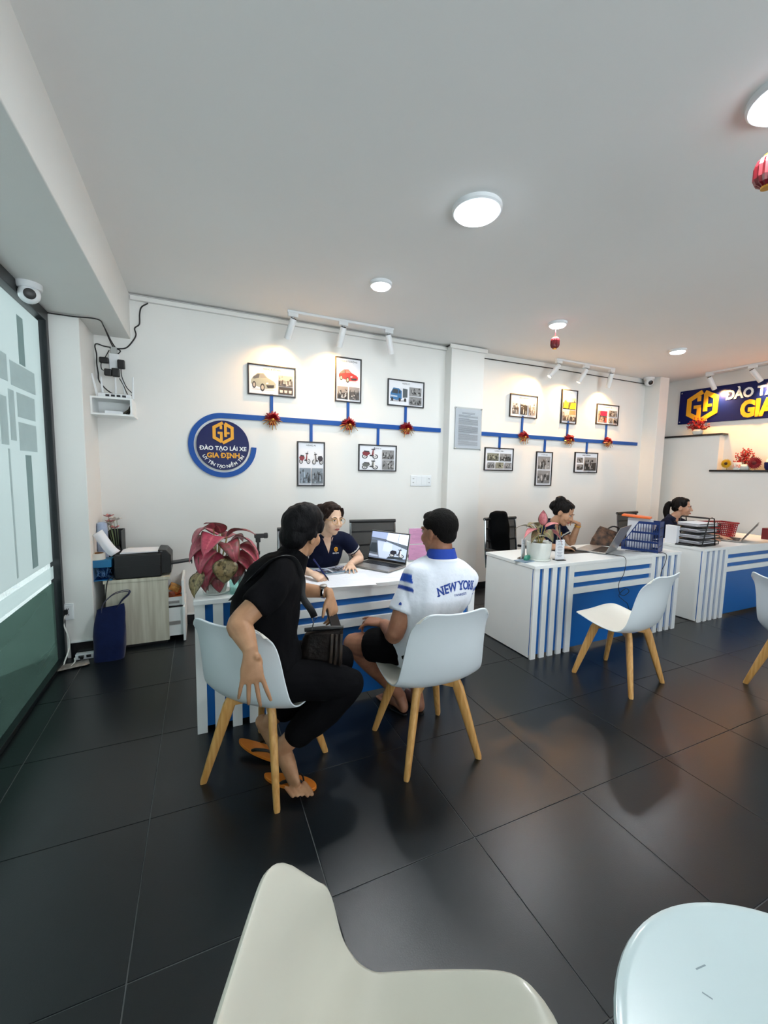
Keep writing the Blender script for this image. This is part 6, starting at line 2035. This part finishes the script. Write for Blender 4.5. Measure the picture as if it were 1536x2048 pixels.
# shoulder bag on his lap
bgm = mat('dark_leather', '#0d0b0a', 0.5, spec=0.25, col2='#1d1613', vscale=16, bump=0.3, bscale=60)
t = thing('shoulder_bag', 'black and brown shoulder bag on the lap of the man in black', 'bag', (0, 0, 0))
vs, fs = [], []
B0, bx_, by_, bz_ = V((0.500, 1.855, 0.540)), V((0.90, -0.32, -0.05)).normalized(), V((0.32, 0.9, 0.1)).normalized(), V((0.12, -0.15, 1)).normalized()
n = 24
for i in range(8):
    s = i / 7
    for k in range(n):
        a = 2 * pi * k / n
        x = math.copysign(abs(cos(a)) ** 0.6, cos(a)) * (0.115 - 0.03 * s)
        y = math.copysign(abs(sin(a)) ** 0.7, sin(a)) * (0.050 - 0.022 * s)
        p = B0 + bx_ * (x + 0.008 * noise.noise(V((a, s * 3, 1)))) + by_ * (y + 0.010 * noise.noise(V((a * 2, s * 3, 7)))) + bz_ * (0.165 * s + (0.02 * cos(a) * s))
        vs.append(p)
for i in range(7):
    for k in range(n):
        fs.append((i * n + k, i * n + (k + 1) % n, (i + 1) * n + (k + 1) % n, (i + 1) * n + k))
fs += [tuple(range(n)), tuple(range(7 * n, 8 * n))]
MB().add(vs, fs).build('bag_body', bgm, t, smooth=50)
MB().tube([B0 + bx_ * -0.09 + bz_ * 0.165, B0 + bz_ * 0.178, B0 + bx_ * 0.09 + bz_ * 0.185], [0.010, 0.012, 0.010], 8, sub=4).build('top_seam', M['black'], t)
for k in range(3):
    MB().tube([B0 + bx_ * (0.04 + 0.022 * k) - by_ * 0.028 + bz_ * 0.165, B0 + bx_ * (0.05 + 0.022 * k) - by_ * 0.055 + bz_ * 0.09, B0 + bx_ * (0.055 + 0.022 * k) - by_ * 0.055 + bz_ * 0.02], 0.008, 8, sub=4).build('pleat', mat('brown_leather_%d' % k, '#3b2d22', 0.45, col2='#17120f', vscale=20), t)
ring = B0 + bx_ * -0.055 + bz_ * 0.205 - by_ * 0.01
bv = bvh_of(SHIRT1)
cp_ = []
for p in (V((0.14, 1.93, 0.86)), V((0.20, 1.80, 0.99)), V((0.27, 1.77, 1.075)), V((0.36, 1.80, 1.06)), V((0.425, 1.82, 0.97)), V((0.45, 1.82, 0.88))):
    h = bv.find_nearest(p)
    cp_.append(h[0] + h[1] * 0.005)
cp_.append(lerp(cp_[-1], ring, 0.55) + V((0.01, -0.01, 0.01)))
cp_.append(ring + bz_ * 0.035)
MB().tube(cp_, [(0.003, 0.017)] * len(cp_), 10, sub=5).build('strap', M['black'], t)
MB().tube([ring + bz_ * 0.033 + bx_ * -0.012, ring + bz_ * 0.033 + bx_ * 0.012, ring + bz_ * 0.005, ring + bz_ * 0.033 + bx_ * -0.012], 0.003, 8).tube([ring + bz_ * 0.006, ring - bz_ * 0.035], 0.0028, 8).build('buckle', M['chrome'], t)
# phone in his hanging hand
phn = thing('phone', 'black phone held in the hanging hand of the man in black', 'phone', (0.622, 2.005, 0.685))
R = (V((0.25, -0.35, -0.95)).to_track_quat('X', 'Z')).to_matrix()
MB().box((0, 0, 0), (0.145, 0.070, 0.008), 0, R).build('body', M['black'], phn, bev=0.003)
# ---- man in white polo, seen from behind
def man_polo():
    sk = skin('skin_brown', '#a5745a', '#8f6049')
    pel, wai, che, upc, nek = V((1.05, 1.835, 0.55)), V((1.055, 1.80, 0.70)), V((1.092, 1.765, 0.86)), V((1.115, 1.76, 0.965)), V((1.122, 1.772, 1.035))
    H = Head((1.118, 1.800, 1.152), (-0.32, 0.93, -0.08), (0.02, 0.12, 1), 0.98)
    latp, latc = V((1, 0.10, 0)), V((0.985, -0.17, 0.03))
    shL, shR = V((0.985, 1.805, 0.940)), V((1.285, 1.765, 0.905))
    elL, wrL = V((0.862, 1.760, 0.665)), V((0.905, 1.985, 0.625))
    elR, wrR = V((1.305, 1.90, 0.70)), V((1.16, 2.06, 0.63))
    hiL, hiR = pel + V((-0.09, 0.01, -0.01)), pel + V((0.09, 0.01, -0.01))
    knL, knR = V((0.770, 2.10, 0.490)), V((1.16, 2.24, 0.505))
    anL, anR = V((1.085, 2.13, 0.10)), V((1.19, 2.10, 0.10))
    P = H.parts()
    P.append(limb([upc, nek, H.P(0, -0.016, -0.065)], [0.07, 0.060, 0.059]))
    P.append(torso_parts([pel, wai, che, upc, nek], [latp, latp, latc, latc, latc], [(0.13, 0.09), (0.12, 0.085), (0.14, 0.09), (0.13, 0.08), (0.06, 0.055)]))
    for sh, el, wr in ((shL, elL, wrL), (shR, elR, wrR)):
        P.append(limb([sh, lerp(sh, el, 0.5), el, lerp(el, wr, 0.35), wr], [0.052, 0.049, 0.045, 0.043, 0.030]))
    P += hand_parts(wrL + V((-0.006, 0.012, 0.0)), (-0.62, 0.72, 0.02), (-0.15, -0.1, 1), 1, ((0.25, 0.15, 0.1), (0.5, 0.6, 0.4), (0.55, 0.6, 0.4), (0.35, 0.3, 0.2)), 0.22)
    P += hand_parts(wrR + V((-0.01, 0.01, 0)), (-0.7, 0.6, -0.1), (0.2, 0.3, 0.9), -1, ((0.3, 0.5, 0.4),) * 4, 0.08)
    for hi, kn, an in ((hiL, knL, anL), (hiR, knR, anR)):
        P.append(limb([hi, lerp(hi, kn, 0.5), kn], [0.08, 0.074, 0.060]))
        P.append(limb([kn, lerp(kn, an, 0.3) + (V((0, -0.015, 0))), lerp(kn, an, 0.7), an], [0.058, 0.059, 0.042, 0.035]))
        ft = V((-0.03, 0.12, 0)) if an is anL else V((0.0, 0.12, 0))
        h = an + V((0, 0, -0.062)) - ft * 0.28
        P.append(limb([an, h + V((0, 0, 0.008))], [0.036, 0.031]))
        P.append(limb([h, lerp(h, an + V((0, 0, -0.045)) + ft, 0.5), an + V((0, 0, -0.075)) + ft * 1.1], [(0.031, 0.030), (0.037, 0.028), (0.044, 0.020)]))
        for k in range(5):
            side = V((-ft.y, ft.x, 0)).normalized()
            b = an + V((0, 0, -0.082)) + ft * 1.15 + side * (0.017 * (k - 2))
            P.append(limb([b, b + ft.normalized() * 0.04], [0.011, 0.010], 10, 2))
    o = person('man in a white polo shirt seen from behind, black shorts and sandals', P, 0.0042, 5, sk)
    H.extras(o, None)
    # polo shirt
    S = [torso_parts([pel + V((0, 0, -0.03)), pel + V((0, -0.01, 0.06)), wai, che, upc, nek - V((0, 0, 0.008))], [latp, latp, latp, latc, latc, latc],
                     [(0.165, 0.125), (0.168, 0.13), (0.170, 0.125), (0.193, 0.120), (0.172, 0.103), (0.070, 0.066)])]
    ends = []
    for sh, el in ((shL, elL), (shR, elR)):
        S.append(limb([nek + (sh - nek) * 0.2 - V((0, 0, 0.02)), lerp(nek, sh, 0.62) + V((0, 0, -0.004)), sh], [0.054, 0.058, 0.058], sub=3))
        S.append(tube([tuple(sh), tuple(lerp(sh, el, 0.3)), tuple(lerp(sh, el, 0.64))], [0.058, 0.062, 0.066], 20, 4))
        ends.append((np.array(sh), np.array(lerp(sh, el, 0.64))))
    WHT, BLU, NAV = np.array(lin('#e3e8f2')), np.array(lin('#1f55c0')), np.array(lin('#1c3f92'))
    cc = np.array(che)
    def paint(co):
        c = np.tile(WHT, (len(co), 1))
        for a, b in ends:
            ax = (b - a) / np.linalg.norm(b - a)
            L = np.linalg.norm(b - a)
            t = (co - a) @ ax / L
            rad = np.linalg.norm((co - a) - np.outer((co - a) @ ax, ax), axis=1)
            ow = a - np.array(upc)
            ow[2] = 0
            ow /= np.linalg.norm(ow)
            out = (rad < 0.085) & ((co - a) @ ow > (-0.022 if ow[0] < 0 else 0.015))
            for t0, t1, kc in ((0.06, 0.27, BLU), (0.37, 0.475, NAV)):
                w = np.clip((t - t0) / 0.02 + 0.5, 0, 1) * np.clip((t1 - t) / 0.02 + 0.5, 0, 1) * out
                c = c * (1 - w)[:, None] + kc * w[:, None]
        return c
    cl = mat('white_polo_cloth', '#ffffff', 0.85, attr='Col', bump=0.2, bscale=40)
    sh_ = fuse('polo_shirt', S, 0.0055, 4, cl, o, wrinkle(0.009, 13, 9.0), paint)
    bcl = mat('blue_collar', '#1e44a8', 0.8, var=0.1, bump=0.1)
    collar(o, nek + V((0.0, 0.002, 0.0)), (0.02, 0.10, 1), (-0.1, 1, 0), 0.072, 0.064, 0.036, 0.3, bcl, 0.014)
    collar(o, nek + V((0.0, 0.0, -0.017)), (0.02, 0.10, 1), (-0.1, 1, 0), 0.079, 0.078, 0.004, 0.3, mat('white_piping', '#eef0f4', 0.8), 0.004, 'collar_piping')
    bv = bvh_of(sh_)
    # lettering on the back, arched
    nrm = V((0.10, -0.985, 0.12))
    rx = V((0.985, 0.10, 0.03)).normalized()
    uy = rx.cross(nrm) * -1
    if uy.z < 0:
        uy = -uy
    org = V((1.155, 1.62, 0.890))
    lm = mat('navy_print', '#1c3f92', 0.7)
    word = 'NEW YORK'
    ad = {'N': 0.83, 'E': 0.76, 'W': 1.10, ' ': 0.42, 'Y': 0.80, 'O': 0.86, 'R': 0.82, 'K': 0.84}
    Sx = sum(ad[c] for c in word)
    x = -Sx / 2
    size = 0.056
    k_ = 0.0345
    allv, allf = [], []
    for ch in word:
        xm = x + ad[ch] / 2
        x += ad[ch]
        if ch == ' ':
            continue
        vs, fs = text_geo(ch, size, 0.03)
        th = -(xm / (Sx / 2)) * 0.26
        off = len(allv)
        for v in vs:
            vx, vy = v[0] * 0.80, v[1] * 1.12
            px_ = xm * k_ + vx * cos(th) - vy * sin(th)
            py_ = -0.020 * (xm / (Sx / 2)) ** 2 + vx * sin(th) + vy * cos(th)
            allv.append((px_, py_, 0))
        allf += [tuple(i + off for i in f) for f in fs]
        # slab serifs
        foot = {'N': ((-0.30, 0), (0.27, 1)), 'E': (), 'W': ((-0.42, 1), (0.42, 1)), 'Y': ((-0.30, 1), (0.30, 1), (0, 0)), 'O': (), 'R': ((-0.2, 0), (0.28, 0)), 'K': ((-0.22, 0), (0.30, 0), (-0.22, 1), (0.28, 1))}[ch]
        for fx_, top in foot:
            y0 = (0.715 * 1.12 * size - 0.006) if top else 0.0
            q = [(fx_ * size * 0.80 - 0.008, y0), (fx_ * size * 0.80 + 0.008, y0), (fx_ * size * 0.80 + 0.008, y0 + 0.006), (fx_ * size * 0.80 - 0.008, y0 + 0.006)]
            off = len(allv)
            for vx, vy in q:
                allv.append((xm * k_ + vx * cos(th) - vy * sin(th), -0.020 * (xm / (Sx / 2)) ** 2 + vx * sin(th) + vy * cos(th), 0))
            allf.append((off, off + 1, off + 2, off + 3))
    T = Matrix((( rx.x, uy.x, nrm.x, org.x), (rx.y, uy.y, nrm.y, org.y), (rx.z, uy.z, nrm.z, org.z), (0, 0, 0, 1)))
    l_ = decal(o, bv, (allv, allf), T, lm, 'lettering', nrm)
    l_['label'] = 'navy arched lettering NEW YORK on the shirt back'
    vs, fs = text_geo("YANKEE'S", 0.0175, 0.012)
    decal(o, bv, (vs, fs), Matrix.Translation(uy * -0.030 + rx * 0.008) @ T, lm, 'lettering', nrm)['label'] = "small navy lettering YANKEE'S on the shirt back"
    # small flag mark on the sleeve
    vs = [(-0.007, -0.006, 0), (0.008, -0.006, 0), (0.008, 0.002, 0), (0.003, 0.009, 0), (-0.007, 0.003, 0)]
    n2 = V((-0.75, -0.65, 0.1)).normalized()
    r_ = V((0.65, -0.75, 0)).normalized()
    p = lerp(shL, elL, 0.46) + n2 * 0.05
    T2 = Matrix(((r_.x, 0, n2.x, p.x), (r_.y, 0, n2.y, p.y), (r_.z, 1, n2.z, p.z), (0, 0, 0, 1)))
    decal(o, bv, (vs, [(0, 1, 2, 3, 4)]), T2, lm, 'sleeve_mark', n2)
    # shorts
    T_ = [ellipsoid(pel + V((0, 0, -0.01)), (0.17, 0.135, 0.10))]
    for hi, kn in ((hiL, knL), (hiR, knR)):
        T_.append(tube([tuple(hi), tuple(lerp(hi, kn, 0.45) + V((0, 0, 0.006))), tuple(lerp(hi, kn, 0.66))], [0.095, 0.094, 0.088], 20, 4))
    shs = fuse('shorts', T_, 0.006, 4, mat('black_shorts', '#08080a', 0.9, spec=0.12, var=0.2, vscale=18, bump=0.2, bscale=40), o, wrinkle(0.008, 13, 3.0))
    vs = [(-0.008, -0.004, 0), (0.008, -0.004, 0), (0.008, 0.004, 0), (-0.008, 0.004, 0)]
    # hair: short crop
    Hh = [H.E((0, -0.022, 0.042), (0.080, 0.094, 0.088)), H.E((0, -0.058, -0.002), (0.060, 0.045, 0.056)), H.E((0, 0.038, 0.080), (0.060, 0.046, 0.034)),
          H.E((0.070, -0.028, 0.030), (0.010, 0.030, 0.028)), H.E((-0.070, -0.028, 0.030), (0.010, 0.030, 0.028)), H.E((0.062, 0.026, 0.050), (0.015, 0.026, 0.028)), H.E((-0.062, 0.026, 0.050), (0.015, 0.026, 0.028))]
    fuse('hair', Hh, 0.005, 3, mat('hair_crop', '#0e0b09', 0.75, spec=0.15, col2='#0c0a09', vscale=60, bump=0.6, bscale=220), o, hair_fuzz(0.002, H.c, 120))
    # sandals belong to the feet
    for an, ft in ((anL, V((-0.03, 0.12, 0))), (anR, V((0.0, 0.12, 0)))):
        c = an + V((0, 0, -0.097)) + ft * 0.45
        a = atan2(ft.y, ft.x)
        out = [(0.125 * cos(2 * pi * k / 28), 0.044 * sin(2 * pi * k / 28)) for k in range(28)]
        MB().prism(out, 0.014, Matrix.Translation((c.x, c.y, 0.0)) @ Matrix.Rotation(a, 4, 'Z')).build('sandal', M['black'], o, bev=0.003)
    return o
P2 = man_polo()
# ---- women behind the desks
NAVY = lin('#0a1128')
def sleeve_piping(ends, base, pip):
    ends = [(np.array(a), np.array(b)) for a, b in ends]
    def paint(co):
        c = np.tile(np.array(base), (len(co), 1))
        for a, b in ends:
            ax = (b - a) / np.linalg.norm(b - a)
            L = np.linalg.norm(b - a)
            t = (co - a) @ ax
            rad = np.linalg.norm((co - a) - np.outer(t, ax), axis=1)
            k = (rad < 0.085) & (t > L - 0.020) & (t < L - 0.011)
            c[k] = pip
        return c
    return paint

def seated_woman(label, pel, nek, H, sho, elb, wri, hands, skn, hairp, hairm, hairamp=0.006, lean=0.0, sleeve=0.58, s=0.92, logo=True, collar_f=(0, -1, 0)):
    pel, nek = V(pel), V(nek)
    lat = (V(sho[0]) - V(sho[1]))          # towards the figure's right
    lat.z *= 0.5
    lat.normalize()
    fwd = UP.cross(lat)                    # facing
    ax = (nek - pel)
    wai, che, upc = lerp(pel, nek, 0.32) - fwd * 0.01, lerp(pel, nek, 0.66) + fwd * 0.015, lerp(pel, nek, 0.88) + fwd * 0.005
    P = H.parts()
    P.append(limb([upc, nek, H.P(0, -0.012, -0.065)], [0.058 * s, 0.051 * s, 0.050 * s]))
    P.append(torso_parts([pel, wai, che, upc, nek], [lat] * 5, [(0.11, 0.08), (0.095, 0.07), (0.11, 0.075), (0.11, 0.065), (0.05, 0.046)]))
    for sh, el, wr in zip(sho, elb, wri):
        P.append(limb([sh, lerp(sh, el, 0.5), el, lerp(el, wr, 0.35), wr], [0.043 * s, 0.040 * s, 0.036 * s, 0.036 * s, 0.025 * s]))
    for hp in hands:
        P += hand_parts(**hp)
    # legs under the desk
    for sd in (1, -1):
        hi = pel + lat * 0.085 * sd
        kn = hi + fwd * 0.36 + V((0, 0, -0.04))
        an = kn + fwd * 0.02 + V((0, 0, -0.40))
        P.append(limb([an + V((0, 0, 0.02)), V((an.x, an.y, 0.055)), V((an.x, an.y, 0.04)) + fwd * 0.10], [0.036, 0.036, 0.030]))
    o = person(label, P, 0.0038, 4, skn)
    H.extras(o, None)
    S = [torso_parts([pel + V((0, 0, -0.04)), pel + V((0, 0, 0.06)), wai, che, upc, nek - V((0, 0, 0.012))], [lat] * 6,
                     [(0.155, 0.115), (0.148, 0.11), (0.135, 0.10), (0.150, 0.112), (0.140, 0.088), (0.062, 0.056)])]
    for sd in (1, -1):
        S.append(ellipsoid(che + fwd * 0.062 + lat * 0.062 * sd + V((0, 0, 0.0)), (0.062, 0.055, 0.062)))
    ends = []
    for sh, el in zip(sho, elb):
        S.append(limb([nek + (V(sh) - nek) * 0.2 - V((0, 0, 0.02)), lerp(nek, sh, 0.62) + V((0, 0, 0.004)), V(sh)], [0.048, 0.054, 0.056], sub=3))
        S.append(tube([tuple(sh), tuple(lerp(sh, el, 0.3)), tuple(lerp(sh, el, sleeve))], [0.057, 0.056, 0.054], 20, 4))
        ends.append((sh, lerp(sh, el, sleeve)))
    cl = mat('navy_polo', '#ffffff', 0.85, spec=0.15, attr='Col', bump=0.15, bscale=50)
    sh_ = fuse('polo_shirt', S, 0.0055, 4, cl, o, wrinkle(0.006, 16, pel.x), sleeve_piping(ends, NAVY, lin('#d9d6cf')))
    ncl = mat('navy_collar', '#0c1530', 0.85, var=0.1)
    upn = (H.c - nek).normalized()
    collar(o, nek + V((0, 0, 0.002)), (upn + UP) * 0.5, collar_f, 0.062, 0.055, 0.030, 0.9, ncl, 0.020)
    T_ = [ellipsoid(pel + V((0, 0, -0.02)), (0.15, 0.13, 0.09))]
    for sd in (1, -1):
        hi = pel + lat * 0.085 * sd
        kn = hi + fwd * 0.36 + V((0, 0, -0.04))
        an = kn + fwd * 0.02 + V((0, 0, -0.40))
        T_.append(limb([hi, lerp(hi, kn, 0.5), kn], [0.08, 0.075, 0.058]))
        T_.append(limb([kn, an + V((0, 0, 0.02))], [0.058, 0.045]))
    fuse('trousers', T_, 0.008, 3, mat('dark_trousers', '#15161c', 0.9, var=0.15), o)
    bv = bvh_of(sh_)
    # open placket: skin shows between the collar ends
    nf = (fwd + V((0, 0, 0.5))).normalized()
    rx = lat * -1
    uy = nf.cross(rx)
    p = nek + fwd * 0.06
    T = Matrix(((rx.x, uy.x, nf.x, p.x), (rx.y, uy.y, nf.y, p.y), (rx.z, uy.z, nf.z, p.z), (0, 0, 0, 1)))
    decal(o, bv, ([(-0.040, 0.0, 0), (-0.018, -0.050, 0), (0.0, -0.105, 0), (0.018, -0.050, 0), (0.040, 0.0, 0), (0, 0.02, 0)], [(0, 1, 2, 3, 4, 5)]), T, skn, 'neck_opening', nf, 0.0025)
    if logo:
        nrm = (fwd + lat * -0.25 + V((0, 0, 0.35))).normalized()
        rx = (lat * -1 - nrm * nrm.dot(lat * -1)).normalized()
        uy = nrm.cross(rx)
        p = che + fwd * 0.12 - lat * 0.065 + V((0, 0, 0.055))
        T = Matrix(((rx.x, uy.x, nrm.x, p.x), (rx.y, uy.y, nrm.y, p.y), (rx.z, uy.z, nrm.z, p.z), (0, 0, 0, 1)))
        vs, fs = [], []
        for q in MONO:
            i = len(vs)
            vs += [(x * 0.018, y * 0.018, 0) for x, y in q]
            fs.append((i, i + 1, i + 2, i + 3))
        decal(o, bv, (vs, fs), T, M['yellow'], 'shirt_badge', nrm)
        vs, fs = text_geo('GIA ĐỊNH', 0.012, 0.02)
        decal(o, bv, (vs, fs), Matrix.Translation(uy * -0.030) @ T, M['paper'], 'lettering', nrm)
    if hairp:
        fuse('hair', hairp, 0.005, 2, hairm, o, hair_fuzz(hairamp, H.c, 60))
    return o, lat, fwd, sh_

def woman_hair(H, extra):
    return [H.E((0, -0.024, 0.042), (0.079, 0.095, 0.086)), H.E((0, -0.055, -0.005), (0.068, 0.052, 0.060)), H.E((0, 0.022, 0.090), (0.056, 0.046, 0.026)),
            H.E((0.064, 0.018, 0.044), (0.015, 0.038, 0.040)), H.E((-0.064, 0.018, 0.044), (0.015, 0.038, 0.040)), H.E((0.071, -0.02, 0.018), (0.009, 0.03, 0.036)), H.E((-0.071, -0.02, 0.018), (0.009, 0.03, 0.036))] + extra

# woman 1: glasses, writing
H3 = Head((0.842, 2.785, 1.122), (0.30, -0.94, -0.12), (0.10, -0.20, 1), 0.93, True)
hp3 = woman_hair(H3, [H3.T([(0.045, 0.062, 0.085), (0.066, 0.045, 0.05), (0.074, 0.02, 0.01), (0.073, 0.0, -0.03)], [0.012, 0.014, 0.012, 0.006]), H3.T([(-0.045, 0.062, 0.085), (-0.066, 0.045, 0.05), (-0.074, 0.02, 0.01), (-0.073, 0.0, -0.03)], [0.012, 0.014, 0.012, 0.006]), H3.E((0.035, -0.105, 0.055), (0.045, 0.040, 0.040)), H3.E((0.075, -0.125, 0.045), (0.035, 0.03, 0.035)), H3.E((0.105, -0.125, 0.025), (0.028, 0.025, 0.035)), H3.E((0.115, -0.12, -0.005), (0.02, 0.02, 0.03))])
rwr, lwr = V((0.635, 2.565, 0.800)), V((0.985, 2.765, 0.790))
W3, lat3, fwd3, sh3 = seated_woman('woman with round glasses and tied brown hair, writing at the nearest desk', (0.80, 3.10, 0.55), (0.822, 2.865, 0.985), H3,
    [V((0.665, 2.845, 0.930)), V((0.985, 2.870, 0.945))], [V((0.585, 2.72, 0.80)), V((1.095, 2.88, 0.800))], [rwr, lwr],
    [dict(Wp=rwr + V((0.008, -0.012, -0.002)), f=(0.55, -0.72, -0.22), n=(-0.15, -0.25, 0.95), ts=-1, curls=((0.5, 0.7, 0.4), (0.6, 0.8, 0.5), (0.7, 0.9, 0.5), (0.8, 0.9, 0.5)), s=0.86, thumb=(0.9, 0.45, -0.35)),
     dict(Wp=lwr + V((-0.010, -0.012, -0.004)), f=(-0.25, -0.95, -0.10), n=(0.0, -0.1, 1), ts=1, curls=((0.12, 0.12, 0.1),) * 4, s=0.88, spread=0.2)],
    skin('skin_fair', '#e3bfa4', '#d8ae92'), hp3, hair_mat('hair_brown', '#2c1d17', '#1c1310'), 0.003)
# glasses
gm3 = MB()
for q in (-1, 1):
    pts = []
    for k in range(17):
        a = 2 * pi * k / 16
        pts.append(H3.P(q * 0.033 + 0.024 * cos(a), 0.102 - 0.004 * abs(cos(a)), 0.000 + 0.0225 * sin(a)))
    gm3.tube(pts, 0.0012, 6)
    gm3.tube([H3.P(q * 0.056, 0.100, 0.006), H3.P(q * 0.074, 0.06, 0.006), H3.P(q * 0.078, 0.0, 0.004)], 0.0012, 6)
gm3.tube([H3.P(-0.010, 0.104, 0.004), H3.P(0, 0.107, 0.007), H3.P(0.010, 0.104, 0.004)], 0.0012, 6)
gm3.build('glasses', M['gold'], W3)
MB().tube([H3.P(0.03, -0.095, 0.02), H3.P(0.055, -0.10, 0.03), H3.P(0.062, -0.105, 0.055)], 0.006, 8, sub=3).build('hair_clip', M['white_p'], W3)
pn = thing('pen', 'dark blue pen in the writing hand over the white form', 'pen', (0, 0, 0))
MB().tube([(0.735, 2.475, DZ + 0.004), (0.728, 2.485, DZ + 0.018), (0.655, 2.560, DZ + 0.135)], [0.001, 0.0045, 0.0048], 10).build('barrel', M['navy'], pn)
MB().tube([(0.7305, 2.4815, DZ + 0.0138), (0.722, 2.491, DZ + 0.028)], [0.0049, 0.0052], 10).build('grip', M['black'], pn)

# woman 2: bun, chin on hand
H4 = Head((3.150, 2.845, 1.103), (0.34, -0.86, -0.42), (0.26, -0.36, 0.9), 0.96, True)
hp4 = woman_hair(H4, [H4.E((0, -0.085, 0.085), (0.058, 0.050, 0.050)), H4.E((0, -0.115, 0.020), (0.050, 0.042, 0.055)), H4.E((0.02, -0.07, 0.11), (0.04, 0.04, 0.03))])
fp4 = H4.P(-0.050, 0.078, -0.038)
rw4, lw4 = V((3.05, 2.765, 0.790)), fp4 + V((0.082, -0.022, -0.040))
el4 = V((lw4.x + 0.015, lw4.y + 0.085, 0.798))
W4, lat4, fwd4, sh4 = seated_woman('woman with a dark bun resting her chin on her hand at the middle desk', (3.08, 3.13, 0.55), (3.108, 2.93, 0.985), H4,
    [V((2.955, 2.925, 0.925)), V((3.255, 2.985, 0.955))], [V((2.90, 2.84, 0.795)), el4], [rw4, lw4],
    [dict(Wp=rw4 + V((0.012, -0.006, 0.0)), f=(0.93, -0.28, -0.12), n=(0.0, 0.0, 1), ts=-1, curls=((0.2, 0.3, 0.2),) * 4, s=0.88),
     dict(Wp=lw4 + V((-0.010, 0.0, 0.008)), f=tuple(fp4 - lw4), n=(0.35, -0.3, 0.85), ts=1, curls=((0.75, 0.9, 0.6),) * 4, s=0.86, thumb=(0.7, 0.3, -0.6))],
    skin('skin_warm', '#b98e70', '#a87c60'), hp4, hair_mat('hair_dark', '#120e0d', '#070606'), 0.007)
d = (lw4 - el4).normalized()
MB().lathe([(0.027, -0.007), (0.030, -0.005), (0.030, 0.005), (0.027, 0.007)], 18, lerp(el4, lw4, 0.92), 0, d.to_track_quat('Z', 'Y').to_matrix()).build('wristwatch', M['gold'], W4)
bv4 = bvh_of(sh4)
mb = MB()
for xo in (-0.03, 0.045):
    pts = []
    for k in range(7):
        p = V((3.108, 2.93, 0.985)) + lat4 * -xo * (1 - k * 0.13) + fwd4 * 0.25 + V((0, 0, -0.01 - 0.045 * k))
        h = bv4.ray_cast(p, -fwd4, 0.4)
        if h[0] is not None:
            pts.append(h[0] + fwd4 * 0.005)
    if len(pts) > 2:
        mb.tube(pts, [(0.010, 0.002)] * len(pts), 8, sub=3, lat=[tuple(lat4)] * len(pts))
mb.build('lanyard', mat('olive_lanyard', '#4b4a2a', 0.7, col2='#8a8a80', vscale=60), W4)
# jacket over the middle office chair
jk = thing('jacket', 'dark jacket hung over the back of the mesh chair at the middle desk', 'jacket', (0, 0, 0))
J = [tube([(2.955, 3.545, 1.02), (2.96, 3.54, 0.90), (2.97, 3.535, 0.72), (2.985, 3.53, 0.56)], [(0.11, 0.045), (0.135, 0.05), (0.14, 0.05), (0.13, 0.045)], 20, 4, lat=[(1, -0.1, 0)] * 4, cap='round')]
fuse('cloth', J, 0.008, 3, mat('dark_jacket', '#07080a', 0.95, var=0.2, bump=0.2, spec=0.1), jk, wrinkle(0.014, 12, 1.0))

# woman 3: ponytail, in profile
H5 = Head((5.275, 3.020, 1.100), (0.42, -0.90, -0.05), (0.10, -0.10, 1), 0.97, True)
hp5 = woman_hair(H5, [H5.T([(0, -0.10, 0.045), (0, -0.14, 0.025), (0, -0.155, -0.05), (0, -0.14, -0.14), (0, -0.12, -0.21)], [0.026, 0.034, 0.036, 0.03, 0.012])])
rw5, lw5 = V((5.20, 2.70, 0.790)), V((5.42, 2.68, 0.790))
W5, lat5, fwd5, sh5 = seated_woman('woman with a black ponytail in profile at the farthest desk', (5.20, 3.24, 0.55), (5.225, 3.085, 0.965), H5,
    [V((5.065, 3.06, 0.905)), V((5.385, 3.09, 0.905))], [V((5.04, 2.90, 0.790)), V((5.49, 2.90, 0.790))], [rw5, lw5],
    [dict(Wp=rw5 + V((0.008, -0.010, 0.0)), f=(0.7, -0.7, -0.1), n=(0, 0, 1), ts=-1, curls=((0.2, 0.3, 0.2),) * 4, s=0.88),
     dict(Wp=lw5 + V((0.004, -0.012, 0.0)), f=(0.3, -0.95, -0.1), n=(0, 0, 1), ts=1, curls=((0.2, 0.3, 0.2),) * 4, s=0.88)],
    skin('skin_medium', '#c79a80', '#b5876c'), hp5, bpy.data.materials['hair_dark'], 0.006)
MB().lathe([(0.026, -0.008), (0.030, 0.0), (0.026, 0.008)], 14, H5.P(0, -0.112, 0.044), 0, H5.R @ Matrix.Rotation(pi / 2, 3, 'X')).build('hair_tie', M['white_p'], W5)

# beige bundle on the low cabinet
fuse('cloth', [tube([(-0.17, 0, 0.06), (0, 0.01, 0.075), (0.17, 0, 0.06)], [(0.12, 0.055), (0.14, 0.072), (0.12, 0.055)], 20, 4, lat=[(0, 1, 0)] * 3, cap='round')], 0.008, 2, mat('beige_cloth', '#cdbfae', 0.9, var=0.1, bump=0.2, spec=0.1), bd, wrinkle(0.012, 14, 4.0))
